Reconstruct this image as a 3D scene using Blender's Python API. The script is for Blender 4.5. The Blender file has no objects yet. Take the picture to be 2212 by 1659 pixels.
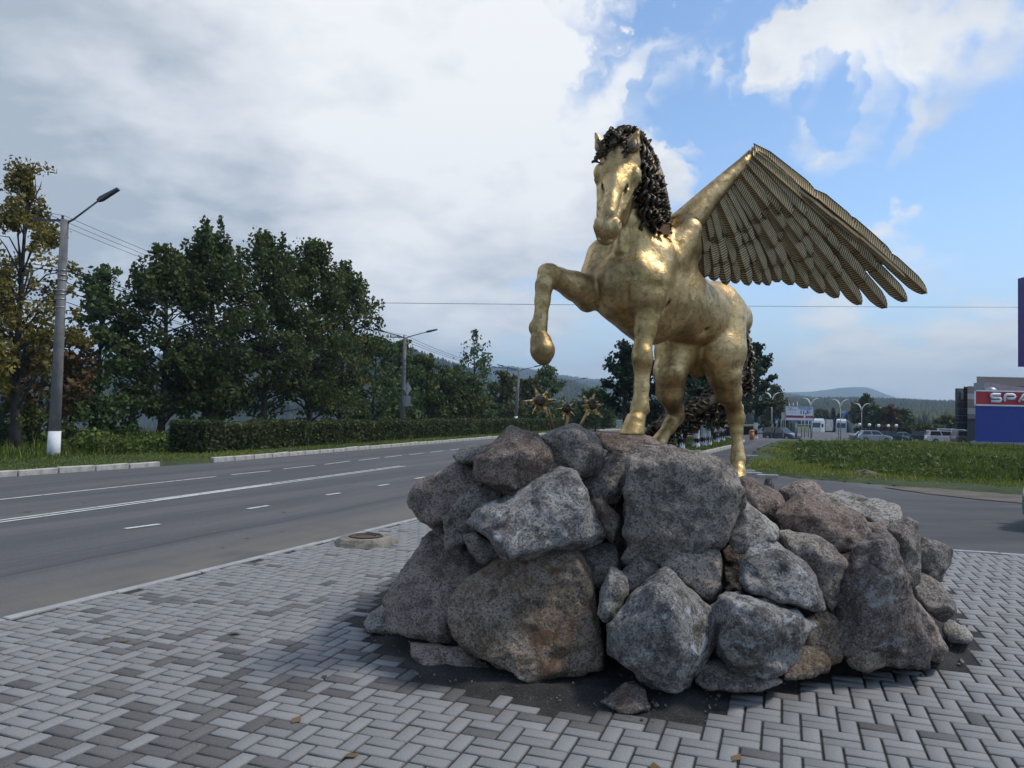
import bpy, bmesh, math, random
import numpy as np
from mathutils import Vector, Matrix

SC = bpy.context.scene
COL = SC.collection
RNG = np.random.default_rng(7)
random.seed(7)

# ------------------------------------------------------------------ camera
CAM_H, F_PX, W_PX, H_PX = 1.7, 1663.0, 2212.0, 1659.0
PITCH, ROLL = math.radians(2.0), math.radians(1.2)
_R0 = np.array([1.0, 0, 0]); _F = np.array([0, math.cos(PITCH), math.sin(PITCH)])
_U0 = np.array([0, -math.sin(PITCH), math.cos(PITCH)])
_R = _R0 * math.cos(ROLL) + _U0 * math.sin(ROLL)
_U = -_R0 * math.sin(ROLL) + _U0 * math.cos(ROLL)
CAM = np.array([0, 0, CAM_H])
cd = bpy.data.cameras.new('camera')
cd.sensor_fit = 'HORIZONTAL'; cd.sensor_width = 36.0
cd.lens = 36.0 * F_PX / W_PX
cd.clip_start = 0.05; cd.clip_end = 20000
cam = bpy.data.objects.new('camera', cd); COL.objects.link(cam)
cam.matrix_world = Matrix(((_R[0], _U[0], -_F[0], 0), (_R[1], _U[1], -_F[1], 0), (_R[2], _U[2], -_F[2], CAM_H), (0, 0, 0, 1)))
SC.camera = cam

def ray(px, py):
    return _F + _R * ((px - W_PX / 2) / F_PX) + _U * ((H_PX / 2 - py) / F_PX)
def P(px, py, d):
    "world point that the photograph shows at (px, py), d metres deep"
    return CAM + ray(px, py) * d
def G(px, py, z=0.0):
    "world point on the level z that the photograph shows at (px, py)"
    r = ray(px, py); return CAM + r * ((z - CAM_H) / r[2])

# ------------------------------------------------------------------ sky, sun, exposure
SUN_EL, SUN_AZ = math.radians(57), math.radians(86)      # azimuth clockwise from +Y
SKY_STRENGTH = 0.10
w = bpy.data.worlds.new('World'); SC.world = w; w.use_nodes = True
nt = w.node_tree; nt.nodes.clear()
def N(tree, typ, **kw):
    n = tree.nodes.new(typ)
    for k, v in kw.items():
        if k.startswith('i_'):
            key = k[2:]; n.inputs[int(key) if key.isdigit() else key].default_value = v
        else: setattr(n, k, v)
    return n
def MATH(tree, op, a, b=None, c=None, clamp=False):
    n = tree.nodes.new('ShaderNodeMath'); n.operation = op; n.use_clamp = clamp
    for i, v in enumerate((a, b, c)):
        if v is None: continue
        if isinstance(v, (int, float)): n.inputs[i].default_value = v
        else: tree.links.new(v, n.inputs[i])
    return n.outputs[0]
def SMOOTH(tree, v, lo, hi, tlo=0.0, thi=1.0):
    n = tree.nodes.new('ShaderNodeMapRange'); n.interpolation_type = 'SMOOTHSTEP'
    n.inputs['From Min'].default_value = lo; n.inputs['From Max'].default_value = hi
    n.inputs['To Min'].default_value = tlo; n.inputs['To Max'].default_value = thi
    tree.links.new(v, n.inputs['Value']); return n.outputs['Result']
def MIX(tree, fac, a, b, blend='MIX'):
    n = tree.nodes.new('ShaderNodeMix'); n.data_type = 'RGBA'; n.blend_type = blend
    for idx, v in ((0, fac), (6, a), (7, b)):
        if isinstance(v, (int, float)): n.inputs[idx].default_value = v
        elif isinstance(v, tuple): n.inputs[idx].default_value = (*v, 1) if len(v) == 3 else v
        else: tree.links.new(v, n.inputs[idx])
    return n.outputs[2]
def NOISE(tree, vec, scale, detail=4, rough=0.5, dist=0.0, out='Fac'):
    n = N(tree, 'ShaderNodeTexNoise'); n.inputs['Scale'].default_value = scale
    n.inputs['Detail'].default_value = detail; n.inputs['Roughness'].default_value = rough
    n.inputs['Distortion'].default_value = dist
    if vec is not None: tree.links.new(vec, n.inputs['Vector'])
    return n.outputs[out]

def sky_bump(tree, dirv, px, py, deg, lo=0.0):
    "a soft round patch of the sky, deg wide, 1 in its middle"
    r = ray(px, py); r = r / np.linalg.norm(r)
    n = N(tree, 'ShaderNodeVectorMath', operation='DOT_PRODUCT'); n.inputs[1].default_value = tuple(r)
    tree.links.new(dirv, n.inputs[0])
    return SMOOTH(tree, n.outputs['Value'], math.cos(math.radians(deg)), math.cos(math.radians(deg * 0.12)))

sky = N(nt, 'ShaderNodeTexSky', sky_type='NISHITA', sun_disc=False, sun_elevation=SUN_EL, sun_rotation=SUN_AZ,
        altitude=400, air_density=1.0, dust_density=0.6, ozone_density=1.6)
tc = N(nt, 'ShaderNodeTexCoord'); D0 = tc.outputs['Generated']
sx = N(nt, 'ShaderNodeSeparateXYZ'); nt.links.new(D0, sx.inputs[0])
_wn = N(nt, 'ShaderNodeVectorMath', operation='SUBTRACT'); nt.links.new(NOISE(nt, D0, 4.0, 7, 0.55, out='Color'), _wn.inputs[0]); _wn.inputs[1].default_value = (.5, .5, .5)
_ws = N(nt, 'ShaderNodeVectorMath', operation='MULTIPLY_ADD'); nt.links.new(_wn.outputs[0], _ws.inputs[0]); _ws.inputs[1].default_value = (.11, .11, .11); nt.links.new(D0, _ws.inputs[2])
D = _ws.outputs[0]
den = MATH(nt, 'ADD', MATH(nt, 'MAXIMUM', sx.outputs['Z'], 0.0), 0.22)
cb = N(nt, 'ShaderNodeCombineXYZ')
nt.links.new(MATH(nt, 'DIVIDE', sx.outputs['X'], den), cb.inputs[0])
nt.links.new(MATH(nt, 'DIVIDE', sx.outputs['Y'], den), cb.inputs[1])
PL = cb.outputs[0]
n1 = NOISE(nt, PL, 1.6, 9, 0.52, 0.15)
n2 = NOISE(nt, PL, 4.6, 7, 0.55, 0.1)
cover = MATH(nt, 'ADD', MATH(nt, 'ADD', MATH(nt, 'MULTIPLY', n1, 1.35), MATH(nt, 'MULTIPLY', n2, 0.5)), -0.425)
for px, py, deg, amp in ((1060, 150, 26, 0.22), (500, 200, 34, 0.26), (100, 420, 30, 0.28), (-400, 300, 50, 0.25), (760, 430, 18, 0.14), (1250, 330, 12, 0.12),
                         (1900, 20, 12, 0.27), (2120, 190, 8, 0.20), (1745, 275, 4.5, 0.10), (1620, 60, 9, 0.09), (1560, 290, 7, 0.13),
                         (2170, 725, 12, 0.42), (1960, 780, 9, 0.28), (1750, 760, 9, 0.08), (1050, 700, 10, 0.08), (830, 690, 8, 0.10),
                         (1880, 430, 14, -0.30), (2250, 470, 13, -0.30), (1680, 200, 4, -0.10), (1440, 120, 4.6, -0.21), (1395, 50, 4.0, -0.21), (1310, -10, 5, -0.20), (1485, 205, 3.6, -0.10), (1270, 170, 8, 0.13), (1200, 70, 6, 0.08), (1330, 260, 6, 0.10), (1650, 560, 12, -0.13),
                         (1120, 585, 6, -0.16), (940, 660, 5, -0.06), (1640, 330, 5, -0.1), (1700, 700, 8, -0.10), (1400, 650, 8, -0.1)):
    cover = MATH(nt, 'ADD', cover, MATH(nt, 'MULTIPLY', sky_bump(nt, D, px, py, deg), amp))
mask = SMOOTH(nt, cover, 0.38, 0.80)
n3 = NOISE(nt, PL, 2.3, 8, 0.55, 0.2)
n4 = NOISE(nt, PL, 7.0, 6, 0.6, 0.1)
shade = MATH(nt, 'ADD', MATH(nt, 'ADD', MATH(nt, 'MULTIPLY', n3, 0.85), MATH(nt, 'MULTIPLY', n4, 0.45)), -0.13)
for px, py, deg, amp in ((640, 60, 24, 0.10), (1000, 200, 20, 0.12), (1190, 260, 9, 0.10), (600, 470, 10, 0.06), (60, 400, 18, -0.13), (330, 450, 16, -0.12), (-300, 350, 40, -0.05),
                         (700, 620, 10, -0.07), (1700, 60, 12, 0.03), (2130, 690, 11, 0.16), (280, 300, 16, -0.05), (1650, 130, 8, 0.05)):
    shade = MATH(nt, 'ADD', shade, MATH(nt, 'MULTIPLY', sky_bump(nt, D, px, py, deg), amp))
rampn = N(nt, 'ShaderNodeValToRGB'); nt.links.new(shade, rampn.inputs[0])
el = rampn.color_ramp.elements
el[0].position = 0.22; el[0].color = (0.245, 0.28, 0.325, 1)
el[1].position = 0.72; el[1].color = (0.535, 0.545, 0.56, 1)
e = el.new(0.46); e.color = (0.40, 0.42, 0.455, 1)
cloudc = MIX(nt, 1.0, rampn.outputs[0], (10.0, 10.0, 10.0), 'MULTIPLY')
skyc = MIX(nt, 1.0, sky.outputs[0], (1.0, 1.06, 1.10), 'MULTIPLY')
# thin pale veil low over the land
veil = SMOOTH(nt, sx.outputs['Z'], 0.26, 0.0, 0.0, 0.72)
skyc = MIX(nt, veil, skyc, (3.2, 3.9, 4.9))
bg = N(nt, 'ShaderNodeBackground'); bg.inputs['Strength'].default_value = SKY_STRENGTH
nt.links.new(MIX(nt, mask, skyc, cloudc), bg.inputs['Color'])
wo = N(nt, 'ShaderNodeOutputWorld'); nt.links.new(bg.outputs[0], wo.inputs['Surface'])

sd = bpy.data.lights.new('sun', 'SUN'); sd.energy = 1.5; sd.angle = math.radians(8.0); sd.color = (1.0, 0.95, 0.87)
sun = bpy.data.objects.new('sun', sd); COL.objects.link(sun)
_sdir = Vector((math.sin(SUN_AZ) * math.cos(SUN_EL), math.cos(SUN_AZ) * math.cos(SUN_EL), math.sin(SUN_EL)))
sun.rotation_euler = (-_sdir).to_track_quat('-Z', 'Y').to_euler()
sun.location = (20, 30, 60)

SC.view_settings.view_transform = 'Standard'; SC.view_settings.look = 'None'
SC.view_settings.exposure = 0.88; SC.view_settings.gamma = 1.0; SC.view_settings.use_curve_mapping = False
SC.render.engine = 'CYCLES'
SC.cycles.max_bounces = 6; SC.cycles.diffuse_bounces = 3; SC.cycles.glossy_bounces = 3
SC.cycles.transparent_max_bounces = 8; SC.cycles.volume_bounces = 0
SC.cycles.use_denoising = True
SC.cycles.use_adaptive_sampling = True

# ------------------------------------------------------------------ mesh helpers
def mesh_np(name, V, faces, mats=(), smooth=False, attrs=None, mat_idx=None):
    "faces: int array (m, k), or a list of lists"
    me = bpy.data.meshes.new(name)
    V = np.asarray(V, dtype=np.float32).reshape(-1, 3)
    if isinstance(faces, np.ndarray):
        m, k = faces.shape
        me.vertices.add(len(V)); me.vertices.foreach_set('co', V.ravel())
        me.loops.add(m * k); me.loops.foreach_set('vertex_index', faces.astype(np.int32).ravel())
        me.polygons.add(m); me.polygons.foreach_set('loop_start', np.arange(0, m * k, k, dtype=np.int32))
        me.update(calc_edges=True)
    else:
        me.from_pydata([tuple(v) for v in V.tolist()], [], faces); me.update()
    for mm in mats: me.materials.append(mm)
    if smooth: me.polygons.foreach_set('use_smooth', np.ones(len(me.polygons), dtype=bool))
    if mat_idx is not None: me.polygons.foreach_set('material_index', np.asarray(mat_idx, dtype=np.int32))
    for k_, a in (attrs or {}).items():
        at = me.attributes.new(k_, 'FLOAT', 'POINT'); at.data.foreach_set('value', np.asarray(a, dtype=np.float32))
    me.validate()
    return me

def put(name, me, parent=None, loc=None, mw=None):
    o = bpy.data.objects.new(name, me); COL.objects.link(o)
    if parent is not None: o.parent = parent
    if mw is not None: o.matrix_local = mw
    elif loc is not None: o.location = tuple(loc)
    return o
def tag(o, label=None, cat=None, group=None, kind=None):
    if label: o['label'] = label
    if cat: o['category'] = cat
    if group: o['group'] = group
    if kind: o['kind'] = kind
    return o
def thing(name, label, cat, loc=(0, 0, 0), rz=0.0, group=None):
    o = bpy.data.objects.new(name, None); COL.objects.link(o)
    o.location = tuple(loc); o.rotation_euler = (0, 0, rz); o.empty_display_size = 0.2
    return tag(o, label, cat, group)
def copy_tree(o, parent=None):
    c = o.copy(); COL.objects.link(c)
    if parent is not None: c.parent = parent
    for ch in list(o.children): copy_tree(ch, c)
    return c

class MB:
    "collects simple shapes; out() gives one mesh"
    def __init__(s): s.v = []; s.f = []; s.mi = []
    def add(s, V, Fc, mi=0):
        b = len(s.v); s.v.extend([tuple(map(float, v)) for v in V]); s.f.extend([[b + i for i in f] for f in Fc]); s.mi.extend([mi] * len(Fc)); return s
    def box(s, c, d, rz=0.0, mi=0, M=None):
        x, y, z = (q / 2 for q in d); V = [(sx * x, sy * y, sz * z) for sz in (-1, 1) for sy in (-1, 1) for sx in (-1, 1)]
        cr, sr = math.cos(rz), math.sin(rz)
        V = [(c[0] + a * cr - b * sr, c[1] + a * sr + b * cr, c[2] + e) for a, b, e in V]
        return s.add(V, [[0, 2, 3, 1], [4, 5, 7, 6], [0, 1, 5, 4], [2, 6, 7, 3], [0, 4, 6, 2], [1, 3, 7, 5]], mi)
    def tube(s, path, rad, n=8, mi=0, cap=True, squash=None):
        path = [np.asarray(p, float) for p in path]; m = len(path)
        if isinstance(rad, (int, float)): rad = [rad] * m
        V = []; prev = None
        for i, p in enumerate(path):
            t = path[min(i + 1, m - 1)] - path[max(i - 1, 0)]; t = t / (np.linalg.norm(t) + 1e-9)
            if prev is None:
                a = np.cross(t, (0, 0, 1.0)); 
                if np.linalg.norm(a) < 0.05: a = np.cross(t, (1.0, 0, 0))
            else: a = prev - t * np.dot(prev, t)
            a = a / (np.linalg.norm(a) + 1e-9); prev = a; b = np.cross(t, a)
            for k in range(n):
                th = 2 * math.pi * k / n
                V.append(p + rad[i] * (a * math.cos(th) + b * math.sin(th) * (squash or 1.0)))
        Fc = [[i * n + k, i * n + (k + 1) % n, (i + 1) * n + (k + 1) % n, (i + 1) * n + k] for i in range(m - 1) for k in range(n)]
        if cap: Fc += [list(range(n - 1, -1, -1)), [(m - 1) * n + k for k in range(n)]]
        return s.add(V, Fc, mi)
    def lathe(s, c, prof, n=20, mi=0):
        V = [(c[0] + r * math.cos(2 * math.pi * k / n), c[1] + r * math.sin(2 * math.pi * k / n), c[2] + z) for r, z in prof for k in range(n)]
        m = len(prof)
        Fc = [[i * n + k, i * n + (k + 1) % n, (i + 1) * n + (k + 1) % n, (i + 1) * n + k] for i in range(m - 1) for k in range(n)]
        Fc += [list(range(n - 1, -1, -1)), [(m - 1) * n + k for k in range(n)]]
        return s.add(V, Fc, mi)
    def prism(s, poly, y0, y1, mi=0):
        "poly in x,z; extruded along y"
        n = len(poly); V = [(x, y0, z) for x, z in poly] + [(x, y1, z) for x, z in poly]
        Fc = [list(range(n)), list(range(2 * n - 1, n - 1, -1))] + [[i, n + i, n + (i + 1) % n, (i + 1) % n] for i in range(n)]
        return s.add(V, Fc, mi)
    def quad(s, a, b, c, d, mi=0): return s.add([a, b, c, d], [[0, 1, 2, 3]], mi)
    def out(s, name, mats, smooth=False):
        return mesh_np(name, np.array(s.v), s.f, mats if isinstance(mats, (list, tuple)) else [mats], smooth, mat_idx=s.mi)
def fix_normals(me):
    bm = bmesh.new(); bm.from_mesh(me); bmesh.ops.recalc_face_normals(bm, faces=bm.faces[:]); bm.to_mesh(me); bm.free(); return me

# ---- value noise and signed-distance meshing
_TAB = np.random.default_rng(3).random((32, 32, 32)).astype(np.float32)
def vnoise(p):
    i = np.floor(p).astype(np.int64); f = (p - i).astype(np.float32); f = f * f * (3 - 2 * f); i &= 31; j = (i + 1) & 31
    x0, y0, z0 = i[..., 0], i[..., 1], i[..., 2]; x1, y1, z1 = j[..., 0], j[..., 1], j[..., 2]
    fx, fy, fz = f[..., 0], f[..., 1], f[..., 2]
    a = _TAB[x0, y0, z0] * (1 - fx) + _TAB[x1, y0, z0] * fx; b = _TAB[x0, y1, z0] * (1 - fx) + _TAB[x1, y1, z0] * fx
    c = _TAB[x0, y0, z1] * (1 - fx) + _TAB[x1, y0, z1] * fx; d = _TAB[x0, y1, z1] * (1 - fx) + _TAB[x1, y1, z1] * fx
    return (a * (1 - fy) + b * fy) * (1 - fz) + (c * (1 - fy) + d * fy) * fz - 0.5
def fbm(p, oct=4, gain=0.5):
    t = 0; a = 1.0
    for k in range(oct): t = t + a * vnoise(p + 7.3 * k); p = p * 2.03; a *= gain
    return t

def surface_nets(Fd, org, h):
    "vertices and quads of the zero level of the grid Fd"
    nx, ny, nz = Fd.shape; ins = Fd < 0
    c = ins[:-1, :-1, :-1].astype(np.int8)
    cnt = np.zeros((nx - 1, ny - 1, nz - 1), np.int8)
    for dx in (0, 1):
        for dy in (0, 1):
            for dz in (0, 1): cnt += ins[dx:nx - 1 + dx, dy:ny - 1 + dy, dz:nz - 1 + dz]
    act = (cnt > 0) & (cnt < 8); idx = np.full(act.shape, -1, np.int64); cells = np.argwhere(act); idx[act] = np.arange(len(cells))
    acc = np.zeros((len(cells), 3)); num = np.zeros(len(cells))
    cor = [(0, 0, 0), (1, 0, 0), (0, 1, 0), (1, 1, 0), (0, 0, 1), (1, 0, 1), (0, 1, 1), (1, 1, 1)]
    for a in range(8):
        for b in range(a + 1, 8):
            df = np.subtract(cor[b], cor[a])
            if np.abs(df).sum() != 1: continue
            va = Fd[cells[:, 0] + cor[a][0], cells[:, 1] + cor[a][1], cells[:, 2] + cor[a][2]]
            vb = Fd[cells[:, 0] + cor[b][0], cells[:, 1] + cor[b][1], cells[:, 2] + cor[b][2]]
            s = (va < 0) != (vb < 0); t = np.where(s, va / np.where(s, va - vb, 1), 0)
            acc[s] += (np.array(cor[a]) + t[:, None] * df)[s]; num[s] += 1
    V = (cells + acc / num[:, None]) * h + org
    Q = []
    for ax in range(3):
        o1, o2 = [(1, 2), (2, 0), (0, 1)][ax]
        sl0 = [slice(None)] * 3; sl1 = [slice(None)] * 3; sl0[ax] = slice(0, -1); sl1[ax] = slice(1, None)
        e = ins[tuple(sl0)] != ins[tuple(sl1)]
        ed = np.argwhere(e); ok = (ed[:, o1] > 0) & (ed[:, o2] > 0) & (ed[:, o1] < Fd.shape[o1] - 1) & (ed[:, o2] < Fd.shape[o2] - 1); ed = ed[ok]
        fl = ins[ed[:, 0], ed[:, 1], ed[:, 2]]
        q = []
        for d1, d2 in ((-1, -1), (0, -1), (0, 0), (-1, 0)):
            cc = ed.copy(); cc[:, o1] += d1; cc[:, o2] += d2; q.append(idx[cc[:, 0], cc[:, 1], cc[:, 2]])
        q = np.stack(q, 1); q[~fl] = q[~fl][:, ::-1]; Q.append(q)
    return V, np.concatenate(Q)

class SDF:
    def __init__(s, lo, hi, h):
        s.h = h; s.org = np.array(lo, float); s.n = np.ceil((np.array(hi) - s.org) / h).astype(int) + 1
        s.F = np.full(s.n, 1.0, np.float32)
    def _sub(s, lo, hi):
        a = np.clip(np.floor((np.array(lo) - s.org) / s.h).astype(int), 0, s.n - 1); b = np.clip(np.ceil((np.array(hi) - s.org) / s.h).astype(int) + 1, 1, s.n)
        g = np.stack(np.meshgrid(*[s.org[i] + s.h * np.arange(a[i], b[i]) for i in range(3)], indexing='ij'), -1).astype(np.float32)
        return (slice(a[0], b[0]), slice(a[1], b[1]), slice(a[2], b[2])), g
    def _join(s, sl, d, k, sub):
        f = s.F[sl]
        if sub: d = -d; h = np.clip(0.5 - 0.5 * (f - d) / k, 0, 1); s.F[sl] = f * (1 - h) + d * h + k * h * (1 - h)
        else: h = np.clip(0.5 + 0.5 * (f - d) / k, 0, 1); s.F[sl] = f * (1 - h) + d * h - k * h * (1 - h)
    def cone(s, p0, p1, r0, r1, k=0.05, sub=False, ax=None, sq=1.0):
        p0 = np.asarray(p0, float); p1 = np.asarray(p1, float); m = max(r0, r1) * max(1.0, sq) + k * 1.5 + 2 * s.h
        sl, g = s._sub(np.minimum(p0, p1) - m, np.maximum(p0, p1) + m)
        v = (p1 - p0).astype(np.float32); L2 = float(v @ v) + 1e-9; q = g - p0.astype(np.float32)
        t = np.clip((q @ v) / L2, 0, 1); q = q - t[..., None] * v
        if ax is not None:
            a = np.asarray(ax, np.float32); a = a / np.linalg.norm(a); c = q @ a; q = q + (c * (1 / sq - 1))[..., None] * a
        d = np.sqrt((q * q).sum(-1)) - (r0 + (r1 - r0) * t)
        if ax is not None and sq < 1: d = d * (0.5 + 0.5 * sq)
        s._join(sl, d, k, sub); return s
    def path(s, pts, k=0.05, **kw):
        for (a, ra), (b, rb) in zip(pts[:-1], pts[1:]): s.cone(a, b, ra, rb, k, **kw)
        return s
    def ell(s, c, rad, axes, k=0.04, sub=False):
        c = np.asarray(c, float); m = max(rad) + k * 1.5 + 2 * s.h; sl, g = s._sub(c - m, c + m)
        q = (g - c.astype(np.float32)) @ np.asarray(axes, np.float32).T / np.asarray(rad, np.float32)
        l = np.sqrt((q * q).sum(-1)); d = (l - 1) * min(rad) * np.clip(0.6 + 0.4 * l, 0.6, 2.0)
        s._join(sl, d.astype(np.float32), k, sub); return s
    def floor(s, p, n, r):
        "cuts flat what lies below the plane within r of p"
        p = np.asarray(p, float); n = np.asarray(n, float) / np.linalg.norm(n); sl, g = s._sub(p - r, p + r)
        s.F[sl] = np.maximum(s.F[sl], -((g - p) @ n)); return s
    def mesh(s, name, mats, smooth=True, attrs=None):
        V, Q = surface_nets(s.F, s.org, s.h); return V, Q
# ------------------------------------------------------------------ materials
def material(name):
    m = bpy.data.materials.new(name); m.use_nodes = True; t = m.node_tree
    return m, t, t.nodes['Principled BSDF']
def plain(name, col, rough=0.6, metal=0.0, var=0.12, scale=3.0, bump=0.0, bscale=60.0, spec=0.5, coat=0.0):
    m, t, b = material(name)
    tc = N(t, 'ShaderNodeTexCoord'); n = NOISE(t, tc.outputs['Object'], scale, 6, 0.6)
    c = MIX(t, SMOOTH(t, n, 0.3, 0.7), tuple(x * (1 - var) for x in col), tuple(min(1, x * (1 + var)) for x in col))
    t.links.new(c, b.inputs['Base Color']); b.inputs['Roughness'].default_value = rough; b.inputs['Metallic'].default_value = metal
    b.inputs['Specular IOR Level'].default_value = spec; b.inputs['Coat Weight'].default_value = coat
    if bump:
        bn = N(t, 'ShaderNodeBump'); bn.inputs['Strength'].default_value = bump; bn.inputs['Distance'].default_value = 0.02
        t.links.new(NOISE(t, tc.outputs['Object'], bscale, 5, 0.6), bn.inputs['Height']); t.links.new(bn.outputs[0], b.inputs['Normal'])
    return m
def attr(t, name='tone'):
    a = N(t, 'ShaderNodeAttribute'); a.attribute_name = name; return a.outputs['Fac']
def ramp(t, fac, stops):
    r = N(t, 'ShaderNodeValToRGB'); t.links.new(fac, r.inputs[0]); e = r.color_ramp.elements
    e[0].position, e[0].color = stops[0][0], (*stops[0][1], 1); e[1].position, e[1].color = stops[-1][0], (*stops[-1][1], 1)
    for p, c in stops[1:-1]: x = e.new(p); x.color = (*c, 1)
    return r.outputs[0]
def leafmat(name, stops, rough=0.6, transl=0.33, spec=0.25):
    m, t, b = material(name); out = t.nodes['Material Output']
    c = ramp(t, attr(t), stops); t.links.new(c, b.inputs['Base Color']); b.inputs['Roughness'].default_value = rough
    b.inputs['Specular IOR Level'].default_value = spec
    tr = N(t, 'ShaderNodeBsdfTranslucent'); t.links.new(c, tr.inputs['Color'])
    mx = N(t, 'ShaderNodeMixShader'); mx.inputs[0].default_value = transl
    t.links.new(b.outputs[0], mx.inputs[1]); t.links.new(tr.outputs[0], mx.inputs[2]); t.links.new(mx.outputs[0], out.inputs['Surface'])
    return m

def granite(name, base, tint, dark=0.45, rust=0.0, seed=0.0, lichen=0.0):
    m, t, b = material(name)
    tc = N(t, 'ShaderNodeTexCoord'); mp = N(t, 'ShaderNodeMapping'); mp.inputs['Location'].default_value = (seed, seed * 1.7, seed * 0.6)
    oi = N(t, 'ShaderNodeObjectInfo'); off = N(t, 'ShaderNodeVectorMath', operation='ADD'); cc = N(t, 'ShaderNodeCombineXYZ')
    rr = MATH(t, 'MULTIPLY', oi.outputs['Random'], 40.0)
    for i in range(3): t.links.new(rr, cc.inputs[i])
    t.links.new(tc.outputs['Object'], off.inputs[0]); t.links.new(cc.outputs[0], off.inputs[1]); t.links.new(off.outputs[0], mp.inputs['Vector']); v = mp.outputs[0]
    big = NOISE(t, v, 1.9, 6, 0.6, 0.4); mid = NOISE(t, v, 7.0, 8, 0.68, 0.5); fine = NOISE(t, v, 42.0, 5, 0.8)
    vo = N(t, 'ShaderNodeTexVoronoi'); vo.inputs['Scale'].default_value = 95.0; t.links.new(v, vo.inputs['Vector'])
    c = MIX(t, SMOOTH(t, big, 0.42, 0.56), base, tint)
    c = MIX(t, SMOOTH(t, mid, 0.46, 0.60, 0.0, 0.85), c, tuple(x * dark for x in base))
    c = MIX(t, SMOOTH(t, fine, 0.50, 0.70, 0.0, 0.48), c, tuple(min(0.62, x * 2.1) for x in base))
    spk = N(t, 'ShaderNodeSeparateColor'); t.links.new(vo.outputs['Color'], spk.inputs[0])
    c = MIX(t, SMOOTH(t, spk.outputs[0], 0.64, 0.74, 0.0, 0.6), c, (0.036, 0.032, 0.030))
    c = MIX(t, SMOOTH(t, spk.outputs[1], 0.84, 0.92, 0.0, 0.28), c, (0.5, 0.49, 0.48))
    if rust:
        c = MIX(t, SMOOTH(t, NOISE(t, v, 3.2, 7, 0.7, 0.8), 0.50, 0.66, 0.0, rust), c, (0.115, 0.055, 0.027))
    if lichen:
        c = MIX(t, SMOOTH(t, NOISE(t, v, 4.2, 10, 0.82, 0.9), 0.54, 0.60, 0.0, lichen * 1.5), c, (0.55, 0.56, 0.58))
    t.links.new(c, b.inputs['Base Color']); b.inputs['Roughness'].default_value = 0.82; b.inputs['Specular IOR Level'].default_value = 0.32
    hgt = MATH(t, 'ADD', MATH(t, 'MULTIPLY', mid, 0.9), MATH(t, 'MULTIPLY', fine, 0.28))
    bn = N(t, 'ShaderNodeBump'); bn.inputs['Strength'].default_value = 1.0; bn.inputs['Distance'].default_value = 0.05
    t.links.new(hgt, bn.inputs['Height']); t.links.new(bn.outputs[0], b.inputs['Normal'])
    return m
M = {}
M['rock_grey'] = granite('grey granite', (0.228, 0.197, 0.166), (0.310, 0.269, 0.228), 0.40)
M['rock_pink'] = granite('pinkish granite', (0.262, 0.205, 0.170), (0.331, 0.263, 0.218), 0.5, 0.25, 3.0)
M['rock_brown'] = granite('brown granite', (0.240, 0.174, 0.114), (0.246, 0.202, 0.156), 0.38, 0.85, 5.0, 0.10)
M['rock_blue'] = granite('blue grey granite', (0.192, 0.180, 0.166), (0.306, 0.294, 0.278), 0.30, 0.25, 8.0, 0.45)
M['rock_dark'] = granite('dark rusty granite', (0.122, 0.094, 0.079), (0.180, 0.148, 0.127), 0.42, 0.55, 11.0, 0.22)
M['rock_pale'] = granite('pale granite', (0.288, 0.262, 0.226), (0.384, 0.350, 0.302), 0.42, 0.1, 13.0, 0.25)
M['rock_red'] = granite('reddish granite', (0.214, 0.158, 0.126), (0.286, 0.226, 0.182), 0.45, 0.45, 17.0)

def gold(name, bright, mid, dark, rough=0.38, bump=0.35, sc=1.0, thr=0.0, metal=0.95):
    m, t, b = material(name); tc = N(t, 'ShaderNodeTexCoord'); v = tc.outputs['Object']
    a = NOISE(t, v, 3.4 * sc, 7, 0.62, 0.6); f = NOISE(t, v, 17.0 * sc, 6, 0.68, 0.6); g = NOISE(t, v, 60.0 * sc, 3, 0.6)
    c = MIX(t, SMOOTH(t, a, 0.34 + thr, 0.64 + thr), mid, bright); c = MIX(t, SMOOTH(t, f, 0.44, 0.70, 0.0, 0.62), c, dark); c = MIX(t, SMOOTH(t, NOISE(t, v, 1.7 * sc, 5, 0.6, 0.3), 0.46, 0.62, 0.0, 0.58), c, dark)
    t.links.new(c, b.inputs['Base Color']); b.inputs['Metallic'].default_value = metal
    t.links.new(SMOOTH(t, f, 0.3, 0.7, rough - 0.07, rough + 0.17), b.inputs['Roughness'])
    h = MATH(t, 'ADD', MATH(t, 'MULTIPLY', f, 1.0), MATH(t, 'MULTIPLY', g, 0.22))
    bn = N(t, 'ShaderNodeBump'); bn.inputs['Strength'].default_value = bump; bn.inputs['Distance'].default_value = 0.02
    t.links.new(h, bn.inputs['Height']); t.links.new(bn.outputs[0], b.inputs['Normal'])
    return m, t, b
M['gold'] = gold('weathered gold leaf', (0.70, 0.515, 0.26), (0.42, 0.292, 0.12), (0.12, 0.082, 0.036), 0.38, 0.40, metal=.92)[0]
M['gold_bright'] = gold('gold flower metal', (0.72, 0.56, 0.27), (0.55, 0.39, 0.16), (0.26, 0.15, 0.07), 0.3)[0]
M['bronze'] = gold('dark bronze', (0.20, 0.165, 0.12), (0.10, 0.082, 0.062), (0.035, 0.028, 0.022), 0.48, 0.2)[0]
m, t, b = gold('feather bronze', (0.50, 0.385, 0.21), (0.38, 0.285, 0.15), (0.26, 0.19, 0.10), 0.42, 0.05, metal=.75)
c0 = b.inputs['Base Color'].links[0].from_socket
c1 = MIX(t, SMOOTH(t, attr(t), 0.20, 0.70), (0.065, 0.052, 0.034), c0); t.links.new(c1, b.inputs['Base Color'])
M['feather'] = m
M['rust'] = plain('bare rusty sheet', (0.36, 0.17, 0.08), 0.6, 0.5, 0.3, 8)
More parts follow.
